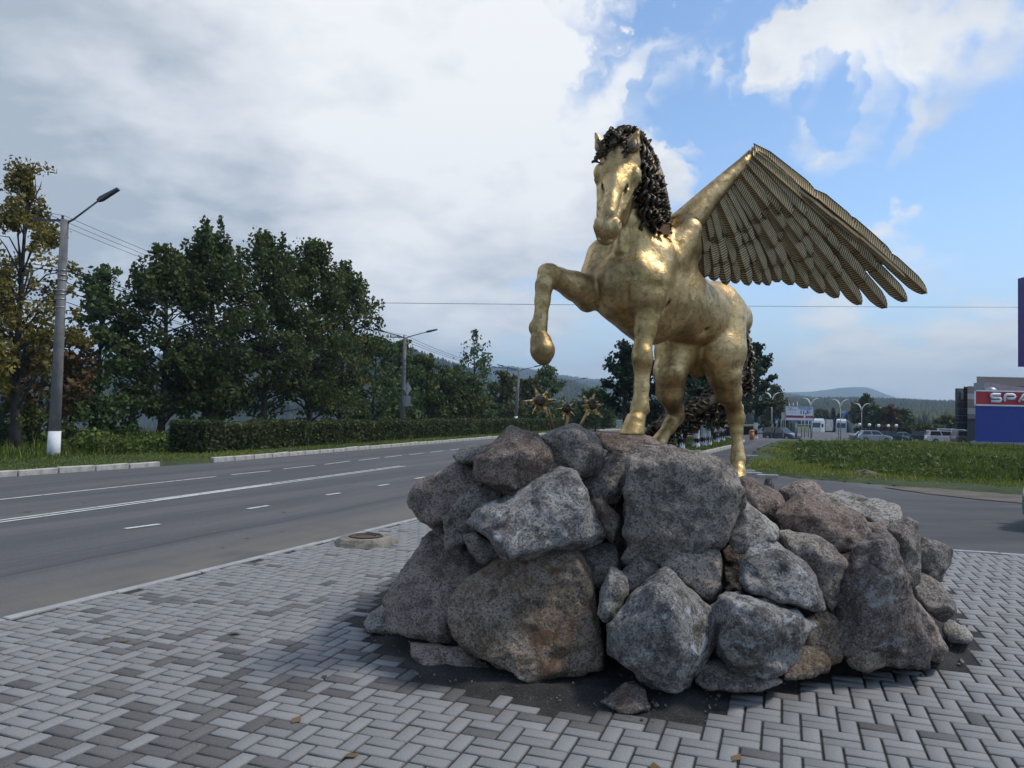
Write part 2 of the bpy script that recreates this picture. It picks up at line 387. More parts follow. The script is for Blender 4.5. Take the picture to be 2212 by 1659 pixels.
# paving
m, t, b = material('concrete paver'); tc = N(t, 'ShaderNodeTexCoord'); v = tc.outputs['Object']
gm = N(t, 'ShaderNodeNewGeometry'); gp = gm.outputs['Position']
c = ramp(t, attr(t), [(0.0, (0.075, 0.070, 0.066)), (0.25, (0.125, 0.12, 0.114)), (0.5, (0.190, 0.189, 0.187)), (1.0, (0.272, 0.271, 0.269))])
c = MIX(t, SMOOTH(t, NOISE(t, gp, 90.0, 4, 0.7), 0.35, 0.7, 0.0, 0.34), c, (0.10, 0.10, 0.10))
c = MIX(t, SMOOTH(t, NOISE(t, gp, 160.0, 2, 0.6), 0.58, 0.72, 0.0, 0.3), c, (0.48, 0.48, 0.49))
c = MIX(t, SMOOTH(t, NOISE(t, gp, 1.1, 6, 0.65), 0.5, 0.75, 0.0, 0.30), c, (0.17, 0.155, 0.135))
t.links.new(c, b.inputs['Base Color']); b.inputs['Roughness'].default_value = 0.78; b.inputs['Specular IOR Level'].default_value = 0.35
bn = N(t, 'ShaderNodeBump'); bn.inputs['Strength'].default_value = 0.35; bn.inputs['Distance'].default_value = 0.006
t.links.new(NOISE(t, gp, 110.0, 4, 0.7), bn.inputs['Height']); t.links.new(bn.outputs[0], b.inputs['Normal']); M['paver'] = m
M['joint'] = plain('dark joint sand', (0.028, 0.027, 0.026), 0.95, 0, 0.4, 20, 0.5, 150)
M['kerb_grey'] = plain('kerb concrete', (0.30, 0.305, 0.30), 0.85, 0, 0.15, 6, 0.4, 80)
M['kerb_white'] = plain('whitewashed kerb', (0.36, 0.34, 0.305), 0.85, 0, 0.25, 5, 0.5, 60)
# asphalt
m, t, b = material('asphalt'); gm = N(t, 'ShaderNodeNewGeometry'); gp = gm.outputs['Position']
sp = N(t, 'ShaderNodeSeparateXYZ'); t.links.new(gp, sp.inputs[0])
q = MATH(t, 'SUBTRACT', MATH(t, 'MULTIPLY', sp.outputs[0], 0.934), MATH(t, 'MULTIPLY', sp.outputs[1], 0.358))   # distance across the road
stc = N(t, 'ShaderNodeCombineXYZ'); t.links.new(MATH(t, 'MULTIPLY', q, 1.0), stc.inputs[0])
t.links.new(MATH(t, 'MULTIPLY', MATH(t, 'ADD', MATH(t, 'MULTIPLY', sp.outputs[0], 0.358), MATH(t, 'MULTIPLY', sp.outputs[1], 0.934)), 0.06), stc.inputs[1])
streak = NOISE(t, stc.outputs[0], 1.3, 5, 0.6)
c = MIX(t, SMOOTH(t, streak, 0.40, 0.62), (0.080, 0.081, 0.086), (0.118, 0.117, 0.118))
c = MIX(t, SMOOTH(t, NOISE(t, gp, 0.5, 6, 0.65), 0.5, 0.75, 0.0, 0.4), c, (0.115, 0.108, 0.100))
c = MIX(t, SMOOTH(t, NOISE(t, gp, 45.0, 3, 0.7), 0.35, 0.7, 0.0, 0.5), c, (0.045, 0.045, 0.047))
c = MIX(t, SMOOTH(t, NOISE(t, gp, 70.0, 2, 0.7), 0.60, 0.72, 0.0, 0.4), c, (0.19, 0.185, 0.18))
dust = MATH(t, 'MULTIPLY', SMOOTH(t, q, -7.6, -5.9), SMOOTH(t, q, -5.0, -5.7))   # sandy gutter along the paved corner
dust = MATH(t, 'MULTIPLY', dust, SMOOTH(t, NOISE(t, gp, 0.9, 5, 0.6), 0.25, 0.6))
c = MIX(t, MATH(t, 'MULTIPLY', dust, 0.75), c, (0.155, 0.138, 0.115))
# an old tar seam along the near lane
seam = MATH(t, 'ABSOLUTE', MATH(t, 'SUBTRACT', MATH(t, 'ADD', q, MATH(t, 'MULTIPLY', NOISE(t, gp, 0.35, 3), 0.5)), -7.25))
c = MIX(t, SMOOTH(t, seam, 0.035, 0.005, 0.0, 0.6), c, (0.03, 0.03, 0.032))
t.links.new(c, b.inputs['Base Color']); b.inputs['Roughness'].default_value = 0.85; b.inputs['Specular IOR Level'].default_value = 0.3
bn = N(t, 'ShaderNodeBump'); bn.inputs['Strength'].default_value = 0.4; bn.inputs['Distance'].default_value = 0.01
t.links.new(NOISE(t, gp, 60.0, 4, 0.7), bn.inputs['Height']); t.links.new(bn.outputs[0], b.inputs['Normal']); M['asphalt'] = m
def asphalt_new():
    m, t, b = material('fresh asphalt'); gm = N(t, 'ShaderNodeNewGeometry'); gp = gm.outputs['Position']
    mp = N(t, 'ShaderNodeMapping'); mp.inputs['Scale'].default_value = (0.12, 0.6, 1); mp.inputs['Rotation'].default_value = (0, 0, 0.22); t.links.new(gp, mp.inputs[0])
    c = MIX(t, SMOOTH(t, NOISE(t, mp.outputs[0], 1.1, 6, 0.6), 0.35, 0.65), (0.042, 0.043, 0.046), (0.072, 0.071, 0.072))
    c = MIX(t, SMOOTH(t, NOISE(t, gp, 60.0, 3, 0.7), 0.5, 0.72, 0.0, 0.4), c, (0.13, 0.125, 0.12))
    c = MIX(t, SMOOTH(t, NOISE(t, mp.outputs[0], 3.0, 4, 0.6), 0.60, 0.72, 0.0, 0.35), c, (0.15, 0.145, 0.135))
    t.links.new(c, b.inputs['Base Color']); b.inputs['Roughness'].default_value = 0.8; b.inputs['Specular IOR Level'].default_value = 0.3
    bn = N(t, 'ShaderNodeBump'); bn.inputs['Strength'].default_value = 0.4; bn.inputs['Distance'].default_value = 0.01
    t.links.new(NOISE(t, gp, 60.0, 4, 0.7), bn.inputs['Height']); t.links.new(bn.outputs[0], b.inputs['Normal']); return m
M['asphalt_new'] = asphalt_new()
m, t, b = material('worn road paint'); gm = N(t, 'ShaderNodeNewGeometry')
c = MIX(t, SMOOTH(t, NOISE(t, gm.outputs['Position'], 9.0, 6, 0.75), 0.48, 0.68, 0.0, 0.75), (0.52, 0.52, 0.50), (0.14, 0.14, 0.14))
t.links.new(c, b.inputs['Base Color']); b.inputs['Roughness'].default_value = 0.75; M['paint'] = m
m, t, b = material('dark gravelly soil'); gm = N(t, 'ShaderNodeNewGeometry'); gp = gm.outputs['Position']
c = MIX(t, SMOOTH(t, NOISE(t, gp, 2.2, 6, 0.65), 0.4, 0.68), (0.017, 0.016, 0.015), (0.046, 0.042, 0.038))
c = MIX(t, SMOOTH(t, NOISE(t, gp, 75.0, 3, 0.7), 0.55, 0.7, 0.0, 0.6), c, (0.15, 0.145, 0.14))
t.links.new(c, b.inputs['Base Color']); b.inputs['Roughness'].default_value = 0.95
bn = N(t, 'ShaderNodeBump'); bn.inputs['Strength'].default_value = 1.0; bn.inputs['Distance'].default_value = 0.02
t.links.new(NOISE(t, gp, 45.0, 5, 0.75), bn.inputs['Height']); t.links.new(bn.outputs[0], b.inputs['Normal']); M['soil'] = m
m, t, b = material('grassy earth'); gm = N(t, 'ShaderNodeNewGeometry'); gp = gm.outputs['Position']
c = MIX(t, SMOOTH(t, NOISE(t, gp, 0.7, 6, 0.65), 0.35, 0.65), (0.030, 0.046, 0.012), (0.060, 0.082, 0.020))
c = MIX(t, SMOOTH(t, NOISE(t, gp, 0.33, 5, 0.7), 0.56, 0.7, 0.0, 0.6), c, (0.105, 0.088, 0.05))
t.links.new(c, b.inputs['Base Color']); b.inputs['Roughness'].default_value = 0.95
bn = N(t, 'ShaderNodeBump'); bn.inputs['Strength'].default_value = 0.8; bn.inputs['Distance'].default_value = 0.1
t.links.new(NOISE(t, gp, 9.0, 6, 0.75), bn.inputs['Height']); t.links.new(bn.outputs[0], b.inputs['Normal']); M['earth'] = m
M['dirt'] = plain('bare trodden dirt', (0.105, 0.088, 0.070), 0.95, 0, 0.3, 2.0, 0.8, 30)
# leaves
M['leaf_dark'] = leafmat('dark maple leaves', [(0, (0.035, 0.049, 0.018)), (0.5, (0.068, 0.094, 0.026)), (0.85, (0.120, 0.143, 0.034)), (1, (0.242, 0.182, 0.035))])
M['leaf_green'] = leafmat('green leaves', [(0, (0.036, 0.061, 0.022)), (0.5, (0.077, 0.120, 0.041)), (1, (0.154, 0.202, 0.067))])
M['leaf_olive'] = leafmat('olive leaves', [(0, (0.036, 0.044, 0.014)), (0.5, (0.081, 0.089, 0.025)), (1, (0.153, 0.151, 0.044))])
M['leaf_autumn'] = leafmat('yellowing birch leaves', [(0, (0.075, 0.070, 0.017)), (0.5, (0.198, 0.166, 0.038)), (1, (0.348, 0.273, 0.070))])
M['leaf_orange'] = leafmat('rusty autumn leaves', [(0, (0.05, 0.032, 0.012)), (0.5, (0.105, 0.062, 0.022)), (1, (0.17, 0.11, 0.04))])
M['leaf_poplar'] = leafmat('deep green poplar leaves', [(0, (0.015, 0.031, 0.018)), (0.5, (0.031, 0.056, 0.031)), (1, (0.061, 0.094, 0.045))])
M['leaf_spruce'] = leafmat('spruce needles', [(0, (0.008, 0.017, 0.014)), (0.6, (0.017, 0.032, 0.026)), (1, (0.030, 0.048, 0.038))], transl=0.05)
M['hedge'] = leafmat('clipped hedge leaves', [(0, (0.029, 0.041, 0.014)), (0.5, (0.062, 0.081, 0.026)), (0.9, (0.113, 0.125, 0.047)), (1, (0.155, 0.110, 0.049))])
M['grass'] = leafmat('grass blades', [(0, (0.057, 0.082, 0.012)), (0.5, (0.131, 0.171, 0.024)), (0.9, (0.235, 0.265, 0.050)), (1, (0.345, 0.284, 0.100))], transl=0.3)
M['weed'] = leafmat('broad weed leaves', [(0, (0.041, 0.069, 0.016)), (0.5, (0.093, 0.136, 0.027)), (0.85, (0.194, 0.207, 0.034)), (1, (0.329, 0.290, 0.095))], transl=0.3)
M['drygrass'] = leafmat('dry straw', [(0, (0.09, 0.055, 0.028)), (1, (0.24, 0.165, 0.09))], transl=0.3)
M['bark'] = plain('dark bark', (0.040, 0.033, 0.028), 0.95, 0, 0.4, 4, 0.8, 18)
M['birchbark'] = plain('birch bark', (0.30, 0.28, 0.26), 0.85, 0, 0.5, 5, 0.4, 20)
M['whitewash'] = plain('whitewash', (0.66, 0.66, 0.67), 0.8, 0, 0.08, 5, 0.2, 40)
M['forest'] = leafmat('distant forest', [(0, (0.012, 0.022, 0.015)), (0.5, (0.024, 0.038, 0.022)), (0.85, (0.042, 0.052, 0.026)), (1, (0.08, 0.065, 0.03))], transl=0.0, spec=0.1)
m, t, b = material('wooded hillside'); gm = N(t, 'ShaderNodeNewGeometry'); gp = gm.outputs['Position']
c = MIX(t, SMOOTH(t, NOISE(t, gp, 0.05, 8, 0.75), 0.35, 0.65), (0.014, 0.024, 0.016), (0.044, 0.056, 0.030))
t.links.new(c, b.inputs['Base Color']); b.inputs['Roughness'].default_value = 1.0; b.inputs['Specular IOR Level'].default_value = 0.05
M['hill'] = m
# built things
M['concrete'] = plain('pole concrete', (0.165, 0.158, 0.150), 0.9, 0, 0.2, 4, 0.4, 50)
M['iron'] = plain('grey painted iron', (0.085, 0.088, 0.095), 0.5, 0.6, 0.2, 6)
M['galv'] = plain('galvanised steel', (0.32, 0.33, 0.34), 0.45, 0.7, 0.15, 8)
M['insulator'] = plain('brown insulator', (0.07, 0.045, 0.035), 0.3, 0, 0.1)
M['wire'] = plain('black cable', (0.014, 0.015, 0.018), 0.8, 0, 0.1, spec=0.15)
M['white'] = plain('white paint', (0.74, 0.75, 0.77), 0.5, 0, 0.05)
M['cream'] = plain('cream lamp post paint', (0.62, 0.62, 0.58), 0.5, 0, 0.06)
M['globe'] = plain('opal glass globe', (0.82, 0.83, 0.85), 0.25, 0, 0.03)
M['sign_back'] = plain('bare sign back', (0.235, 0.245, 0.255), 0.5, 0.5, 0.1)
M['orange'] = plain('orange plastic', (0.55, 0.15, 0.025), 0.5, 0, 0.12)
M['blue_roof'] = plain('bright blue sheet', (0.05, 0.20, 0.48), 0.45, 0, 0.1)
M['sign_red'] = plain('signal red panel', (0.40, 0.012, 0.022), 0.45, 0, 0.06, 1)
M['sign_blue'] = plain('royal blue cladding', (0.006, 0.034, 0.25), 0.55, 0, 0.1, 1.5)
M['purple'] = plain('violet sign edge', (0.055, 0.035, 0.19), 0.5, 0, 0.1)
M['panel_brown'] = plain('taupe facade panel', (0.235, 0.200, 0.170), 0.7, 0, 0.07, 1)
M['panel_light'] = plain('light facade panel', (0.44, 0.415, 0.375), 0.7, 0, 0.06, 1)
M['panel_grey'] = plain('dark grey facade', (0.075, 0.080, 0.088), 0.7, 0, 0.08, 1)
M['concrete_grey'] = plain('grey plinth', (0.21, 0.22, 0.23), 0.8, 0, 0.1, 1)
M['darkglass'] = plain('dark glass', (0.012, 0.014, 0.017), 0.06, 0, 0.1, 3, spec=0.8)
M['canopy'] = plain('grey canopy sheet', (0.26, 0.30, 0.33), 0.35, 0.2, 0.1)
M['print_red'] = plain('dark red print', (0.30, 0.02, 0.035), 0.5, 0, 0.02)
M['print_maroon'] = plain('maroon print', (0.16, 0.012, 0.05), 0.5, 0, 0.02)
M['print_blue'] = plain('light blue print', (0.05, 0.24, 0.62), 0.5, 0, 0.02)
M['print_black'] = plain('black print', (0.03, 0.04, 0.055), 0.5, 0, 0.02)
M['print_grey'] = plain('grey print', (0.33, 0.38, 0.44), 0.5, 0, 0.02)
M['tyre'] = plain('black rubber', (0.016, 0.016, 0.017), 0.85, 0, 0.2)
M['rim'] = plain('alloy rim', (0.36, 0.37, 0.38), 0.35, 0.8, 0.1)
M['lamp'] = plain('clear lamp lens', (0.62, 0.64, 0.66), 0.12, 0, 0.05)
M['redlamp'] = plain('red lamp lens', (0.30, 0.02, 0.02), 0.2, 0, 0.05)
M['trim'] = plain('black plastic trim', (0.02, 0.02, 0.022), 0.6, 0, 0.1)
M['castiron'] = plain('rusty cast iron', (0.105, 0.070, 0.060), 0.7, 0.5, 0.3, 12, 0.5, 60)
M['collar'] = plain('weathered concrete collar', (0.185, 0.165, 0.135), 0.95, 0, 0.35, 6, 0.9, 25)
def carpaint(name, col): return plain('car paint ' + name, col, 0.28, 0.25, 0.03, 2, coat=0.7)
m, t, b = material('lake water'); b.inputs['Base Color'].default_value = (0.03, 0.045, 0.055, 1); b.inputs['Roughness'].default_value = 0.08
tc = N(t, 'ShaderNodeNewGeometry'); bn = N(t, 'ShaderNodeBump'); bn.inputs['Strength'].default_value = 0.10; bn.inputs['Distance'].default_value = 0.1
t.links.new(NOISE(t, tc.outputs['Position'], 0.9, 5, 0.6), bn.inputs['Height']); t.links.new(bn.outputs[0], b.inputs['Normal']); M['water'] = m
# ------------------------------------------------------------------ the ground, road, pavement
def ss(a, b, x):
    t = np.clip((np.asarray(x, float) - a) / (b - a), 0, 1); return t * t * (3 - 2 * t)
def gz(x, y): return -1.5 * ss(55, 112, y) * ss(10, 24, x)     # the land to the right falls away gently
FK_Y = np.array([-40, -11, 17.6, 23.2, 48, 70, 82, 105, 140, 200.0])
FK_X = np.array([-38, -24.5, -11.7, -9.15, -1.3, 6.7, 12, 24, 45, 85.0])
def kx(y): return np.interp(y, FK_Y, FK_X)                      # the far kerb of the road
RZ = -0.06

def grid_sheet(name, X, Y, Z, mat, kind='structure', attrs=None):
    ny, nx = X.shape; V = np.stack([X, Y, Z], -1).reshape(-1, 3)
    i = np.arange(ny * nx).reshape(ny, nx)
    Q = np.stack([i[:-1, :-1], i[:-1, 1:], i[1:, 1:], i[1:, :-1]], -1).reshape(-1, 4)
    return tag(put(name, mesh_np(name, V, Q, [mat], True)), kind=kind)

# one ground sheet out to the horizon
a = np.concatenate([-np.geomspace(6000, 60, 14), np.linspace(-50, 50, 11), np.geomspace(60, 6000, 14)])
X, Y = np.meshgrid(a, a); grid_sheet('ground', X, Y, np.full_like(X, -2.6), M['earth'])
# lake behind the trees on the left
lk = np.concatenate([np.linspace(-30, 150, 30), np.geomspace(170, 1500, 12)])
off = np.concatenate([[-9.0], -np.geomspace(12, 900, 14)])
Y = np.repeat(lk[:, None], len(off), 1); X = kx(np.minimum(Y, 200)) + off[None, :] - np.maximum(Y - 200, 0) * 0.15
grid_sheet('lake', X, Y, np.full_like(X, -2.0), M['water'])
# main road and the asphalt yard on the right: one sheet
ys = np.concatenate([np.arange(-14, 60, 1.5), np.arange(60, 176, 4.0)]); fr = np.concatenate([np.linspace(0, 30, 31), np.linspace(33, 150, 30)])
Y = np.repeat(ys[:, None], len(fr), 1); X = kx(Y) + fr[None, :]
road = grid_sheet('road', X, Y, RZ + gz(X, Y), M['asphalt'])
# newer darker asphalt of the side drive
dr = [G(930, 1100), G(1080, 1010), G(1330, 985), G(1500, 984), G(1578, 963), G(1606, 951), G(1690, 948), G(1640, 972), G(1600, 1000), G(1615, 1020), G(1905, 1052), G(2300, 1085), G(2300, 1230), G(2040, 1215), G(1500, 1150)]
V = np.array([(p[0], p[1], RZ + 0.005 + gz(p[0], p[1])) for p in dr])
tag(put('driveway', mesh_np('driveway', V, [list(range(len(V)))], [M['asphalt_new']])), kind='structure')
# verge beyond the far kerb, falling to the lake
offs = np.array([0.16, -0.0, -0.25, -1.0, -3.0, -5.5, -8, -11, -15, -22, -40, -80]); zz = np.array([-0.09, 0.05, 0.07, 0.09, 0.10, 0.05, -0.25, -0.9, -2.2, -3.0, -3.2, -3.3])
yv = np.concatenate([np.arange(-14, 90, 1.2), np.arange(90, 180, 5.0)])
Y = np.repeat(yv[:, None], len(offs), 1); X = kx(Y) - 0.14 + offs[None, :]
Z = zz[None, :] + 0.05 * fbm(np.stack([X * .5, Y * .5, X * 0], -1), 3) * (np.abs(offs)[None, :] > 0.5)
grid_sheet('verge', X, Y, Z, M['earth'])

# kerb stones along the far side of the road
kerb = tag(thing('kerb', None, None), kind='structure'); kerb['kind'] = 'structure'
st = MB().box((0, 0, 0), (0.15, 0.975, 0.26)).out('kerbstone', M['kerb_white'])
bm = bmesh.new(); bm.from_mesh(st); bmesh.ops.bevel(bm, geom=bm.edges[:], offset=0.018, segments=1, affect='EDGES'); bm.to_mesh(st); bm.free()
yy = 8.0; nk = 0
while yy < 96:
    x0, x1 = kx(yy), kx(yy + 0.9); L = math.hypot(x1 - x0, 0.9); ym = yy + 0.45
    stepy = 0.9 / L * 1.0
    if not (21.3 < ym < 23.3) and not (61.0 < ym < 62.2):
        o = put('kerbstone', st, kerb, (kx(ym) - 0.02, ym, -0.045 + random.uniform(-0.015, 0.012) + float(gz(kx(ym), ym))))
        o.rotation_euler = (random.uniform(-.02, .02), random.uniform(-.03, .03), -math.atan2(x1 - x0, 0.9) + random.uniform(-.008, .008))
        nk += 1
    yy += stepy
# road markings
def strip(pts, width, z=RZ + 0.009):
    pts = [np.array(p[:2]) for p in pts]; V = []
    for i, p in enumerate(pts):
        t = pts[min(i + 1, len(pts) - 1)] - pts[max(i - 1, 0)]; t /= np.linalg.norm(t); n = np.array([-t[1], t[0]]) * width / 2
        V += [(*(p + n), z), (*(p - n), z)]
    return np.array(V), [[2 * i, 2 * i + 1, 2 * i + 3, 2 * i + 2] for i in range(len(pts) - 1)]
def marking(pts, width):
    V, Fc = strip(pts, width); put('lane_marking', fix_normals(mesh_np('lane_marking', V, Fc, [M['paint']])), road)
def pxline(*pp): return [G(x, y, RZ) for x, y in pp]
c = pxline((-700, 1222), (-300, 1167), (0, 1127), (300, 1086), (600, 1044.5), (870, 1007))
for s in (-0.085, 0.085):
    pts = []
    for i, p in enumerate(c):
        t = c[min(i + 1, 5)] - c[max(i - 1, 0)]; t /= np.linalg.norm(t); pts.append(p + np.array([-t[1], t[0], 0]) * s)
    marking(pts, 0.085)
V, Fc = strip(pxline((335, 1082), (450, 1065.5), (590, 1046.5)), 0.14, RZ + 0.006); put('lane_marking', fix_normals(mesh_np('lane_marking', V, Fc, [M['paint']])), road)
marking(pxline((-600, 1145), (-200, 1101.5), (0, 1080), (200, 1058.5), (467, 1030)), 0.09)
for a_, b_ in (((500, 1026), (585, 1017.5)), ((612, 1013.5), (680, 1006)), ((702, 1003.5), (757, 996.5)), ((775, 995), (820, 989.5)), ((832, 988.5), (868, 984)), ((885, 982.5), (915, 979)),
               ((930, 977.5), (958, 974)), ((972, 972.5), (996, 969.5))):
    marking(pxline(a_, b_), 0.10)
for a_, b_ in (((-150, 1201), (-60, 1189)), ((270, 1143), (345, 1133)), ((535, 1100), (580, 1093)), ((705, 1070), (735, 1065.5)), ((818, 1050), (840, 1046.5)), ((897, 1034.5), (917, 1031))):
    marking(pxline(a_, b_), 0.10)

# ---- the paved corner
PA = math.radians(19.5); PU = np.array([math.cos(PA), -math.sin(PA)]); PV = np.array([math.sin(PA), math.cos(PA)])
k0, k1 = G(0, 1335), G(900, 1118); kd = (k1 - k0)[:2]; kd /= np.linalg.norm(kd)
r0, r1 = G(2050, 1187), G(2212, 1197); rd = (r1 - r0)[:2]; rd /= np.linalg.norm(rd)
KN = np.array([kd[1], -kd[0]]); RN = np.array([rd[1], -rd[0]]);  RN = RN if RN[1] < 0 else -RN
def in_plaza(x, y, m=0.0):
    a_ = (x - k0[0]) * KN[0] + (y - k0[1]) * KN[1]; b_ = (x - r0[0]) * RN[0] + (y - r0[1]) * RN[1]
    return (a_ > m) & (b_ > m) & (y > 1.2) & (x < 9.5) & (x > -8)
soil_px = [(765, 1340), (800, 1385), (850, 1420), (900, 1468), (1010, 1500), (1180, 1532), (1390, 1552), (1545, 1550), (1600, 1500), (1700, 1490), (1820, 1455), (2085, 1445), (2120, 1395), (2065, 1325), (2030, 1262), (1850, 1200), (1450, 1175), (1050, 1195), (850, 1260)]
SOIL = np.array([G(x, y)[:2] for x, y in soil_px])
def in_poly(poly, x, y):
    x = np.asarray(x, float); y = np.asarray(y, float); ins = np.zeros(x.shape, bool); n = len(poly)
    for i in range(n):
        (xa, ya), (xb, yb) = poly[i], poly[(i + 1) % n]
        c_ = ((ya > y) != (yb > y)) & (x < (xb - xa) * (y - ya) / (yb - ya + 1e-12) + xa); ins ^= c_
    return ins
def edge_dist(poly, x, y):
    d = np.full(np.shape(x), 1e9); n = len(poly)
    for i in range(n):
        a_ = poly[i]; b_ = poly[(i + 1) % n]; ab = b_ - a_; t = np.clip(((x - a_[0]) * ab[0] + (y - a_[1]) * ab[1]) / (ab @ ab), 0, 1)
        d = np.minimum(d, np.hypot(x - a_[0] - t * ab[0], y - a_[1] - t * ab[1]))
    return d
# bedding under the pavers
cx_ = [np.array([k0[0], k0[1]]) + kd * s for s in (-8, 6.4)]
corner = None
A_ = np.array([kd, -rd]).T; s_ = np.linalg.solve(A_, r0[:2] - k0[:2]); corner = k0[:2] + kd * s_[0]
bed = [k0[:2] - kd * 6, corner, r0[:2] + rd * 4.2, np.array([9.8, 1.0])]
tag(put('paving_bed', mesh_np('paving_bed', np.array([(p[0], p[1], -0.012) for p in bed]), [[3, 2, 1, 0]], [M['joint']])), kind='structure')
pave = tag(thing('pavement', None, None), kind='structure')
# pattern: two bricks side by side, then one across, each row shifted by one brick width
bricks = []
for row in range(-10, 75):
    for j in range(-50, 60):
        u0 = j * 0.3 + (-row * 0.1) % 0.3; v0 = row * 0.2
        for uu, vv, du, dv in ((0.1, 0.05, .2, .1), (0.1, 0.15, .2, .1), (0.25, 0.1, .1, .2)):
            p = PU * (u0 + uu) + PV * (v0 + vv); bricks.append((p[0], p[1], du, dv))
bricks = np.array(bricks)
ok = in_plaza(bricks[:, 0], bricks[:, 1], 0.12) & ~in_poly(SOIL, bricks[:, 0], bricks[:, 1])
mh = G(790, 1173)[:2]; ok &= np.hypot((bricks[:, 0] - mh[0]) / 0.34, (bricks[:, 1] - mh[1]) / 0.36) > 1.0
bricks = bricks[ok]
pz = np.stack([bricks[:, 0], bricks[:, 1], bricks[:, 0] * 0], -1)
dark_p = np.clip(0.02 + 0.32 * np.clip(1 - np.hypot((bricks[:, 0] + 1.75) / 1.25, (bricks[:, 1] - 4.15) / 1.35), 0, 1) * 1.35
                 + 0.35 * np.clip(1 - np.hypot((bricks[:, 0] + .75) / .5, (bricks[:, 1] - 3.5) / .8), 0, 1)
                 + 0.75 * np.clip(1 - edge_dist(SOIL, bricks[:, 0], bricks[:, 1]) / 0.30, 0, 1) * (bricks[:, 0] < 1.15)
                 + 0.12 * (bricks[:, 0] < -1.6) * (bricks[:, 1] < 7.0), 0, 0.8) * np.clip(1.1 + 2.6 * fbm(pz * 2.1, 2), 0.05, 2.2)
rnd = RNG.random(len(bricks))
tone = np.where(rnd < dark_p, RNG.uniform(0.02, 0.24, len(bricks)), np.clip(RNG.normal(0.70, 0.075, len(bricks)), 0.46, 1.0))
pix = np.array([1e3 / max(0.3, b[1] * 1.0) if abs(b[0]) < b[1] * 0.70 + 0.25 else 0 for b in bricks])
pix[bricks[:, 1] < 3.25] = 0
near = np.argsort(-pix)[:300]; nearset = np.zeros(len(bricks), bool); nearset[near] = True
def paver_geo(du, dv, gap=0.0105, ch=0.007, top=0.0, bot=-0.05):
    x, y = du / 2 - gap / 2, dv / 2 - gap / 2; c = ch
    V = [(-x, -y, bot), (x, -y, bot), (x, y, bot), (-x, y, bot), (-x, -y, top - c), (x, -y, top - c), (x, y, top - c), (-x, y, top - c), (-x + c, -y + c, top), (x - c, -y + c, top), (x - c, y - c, top), (-x + c, y - c, top)]
    Q = [[0, 1, 5, 4], [1, 2, 6, 5], [2, 3, 7, 6], [3, 0, 4, 7], [4, 5, 9, 8], [5, 6, 10, 9], [6, 7, 11, 10], [7, 4, 8, 11], [8, 9, 10, 11]]
    return np.array(V), np.array(Q)
variants = {}
for b, tn in zip(bricks[nearset], tone[nearset]):
    key = (round(b[2], 1), int(tn * 24)); 
    if key not in variants:
        Vp, Qp = paver_geo(b[2], b[3]); variants[key] = mesh_np('paving_brick', Vp, Qp, [M['paver']], attrs={'tone': np.r_[np.zeros(4), np.full(4, .38 * tn), np.full(4, tn)]})
    o = put('paving_brick', variants[key], pave, (b[0], b[1], random.uniform(-0.003, 0.002)))
    o.rotation_euler = (random.uniform(-.006, .006), random.uniform(-.006, .006), -PA + random.uniform(-.006, .006))
VV, QQ, TT = [], [], []; nb = 0
R2 = np.array([PU, PV])
for b, tn in zip(bricks[~nearset], tone[~nearset]):
    Vp, Qp = paver_geo(b[2], b[3]); Vp = Vp.copy(); z = Vp[:, 2] + random.uniform(-0.003, 0.002) + 0.010 * random.uniform(-1, 1) * Vp[:, 0]
    xy = Vp[:, :2] @ R2 + b[:2]; VV.append(np.column_stack([xy, z])); QQ.append(Qp + nb); nb += 12; TT.append(np.r_[np.zeros(4), np.full(4, .38 * tn), np.full(4, tn)])
tag(put('paving_bricks', mesh_np('paving_bricks', np.concatenate(VV), np.concatenate(QQ), [M['paver']], attrs={'tone': np.concatenate(TT)}), pave), kind='stuff')
# thin kerb stones that edge the paving
edge = tag(thing('edging_kerb', None, None), kind='structure')
em = MB().box((0, 0, 0), (0.985, 0.085, 0.20)).out('edging_stone', M['kerb_grey'])
bm = bmesh.new(); bm.from_mesh(em); bmesh.ops.bevel(bm, geom=bm.edges[:], offset=0.008, segments=1, affect='EDGES'); bm.to_mesh(em); bm.free()
Lc = np.linalg.norm(corner - k0[:2])
for s in np.arange(-5.5, Lc, 1.0):
    p = k0[:2] + kd * min(s + 0.0, Lc); o = put('edging_stone', em, edge, (p[0] + KN[0] * .05, p[1] + KN[1] * .05, -0.095 + random.uniform(-.004, .004))); o.rotation_euler = (0, 0, math.atan2(kd[1], kd[0]))
Lr = np.linalg.norm(r0[:2] + rd * 4.2 - corner)
for s in np.arange(0.55, Lr, 1.0):
    p = corner + rd * s; o = put('edging_stone', em, edge, (p[0] + RN[0] * .05, p[1] + RN[1] * .05, -0.093 + random.uniform(-.004, .004))); o.rotation_euler = (0, 0, math.atan2(rd[1], rd[0]))

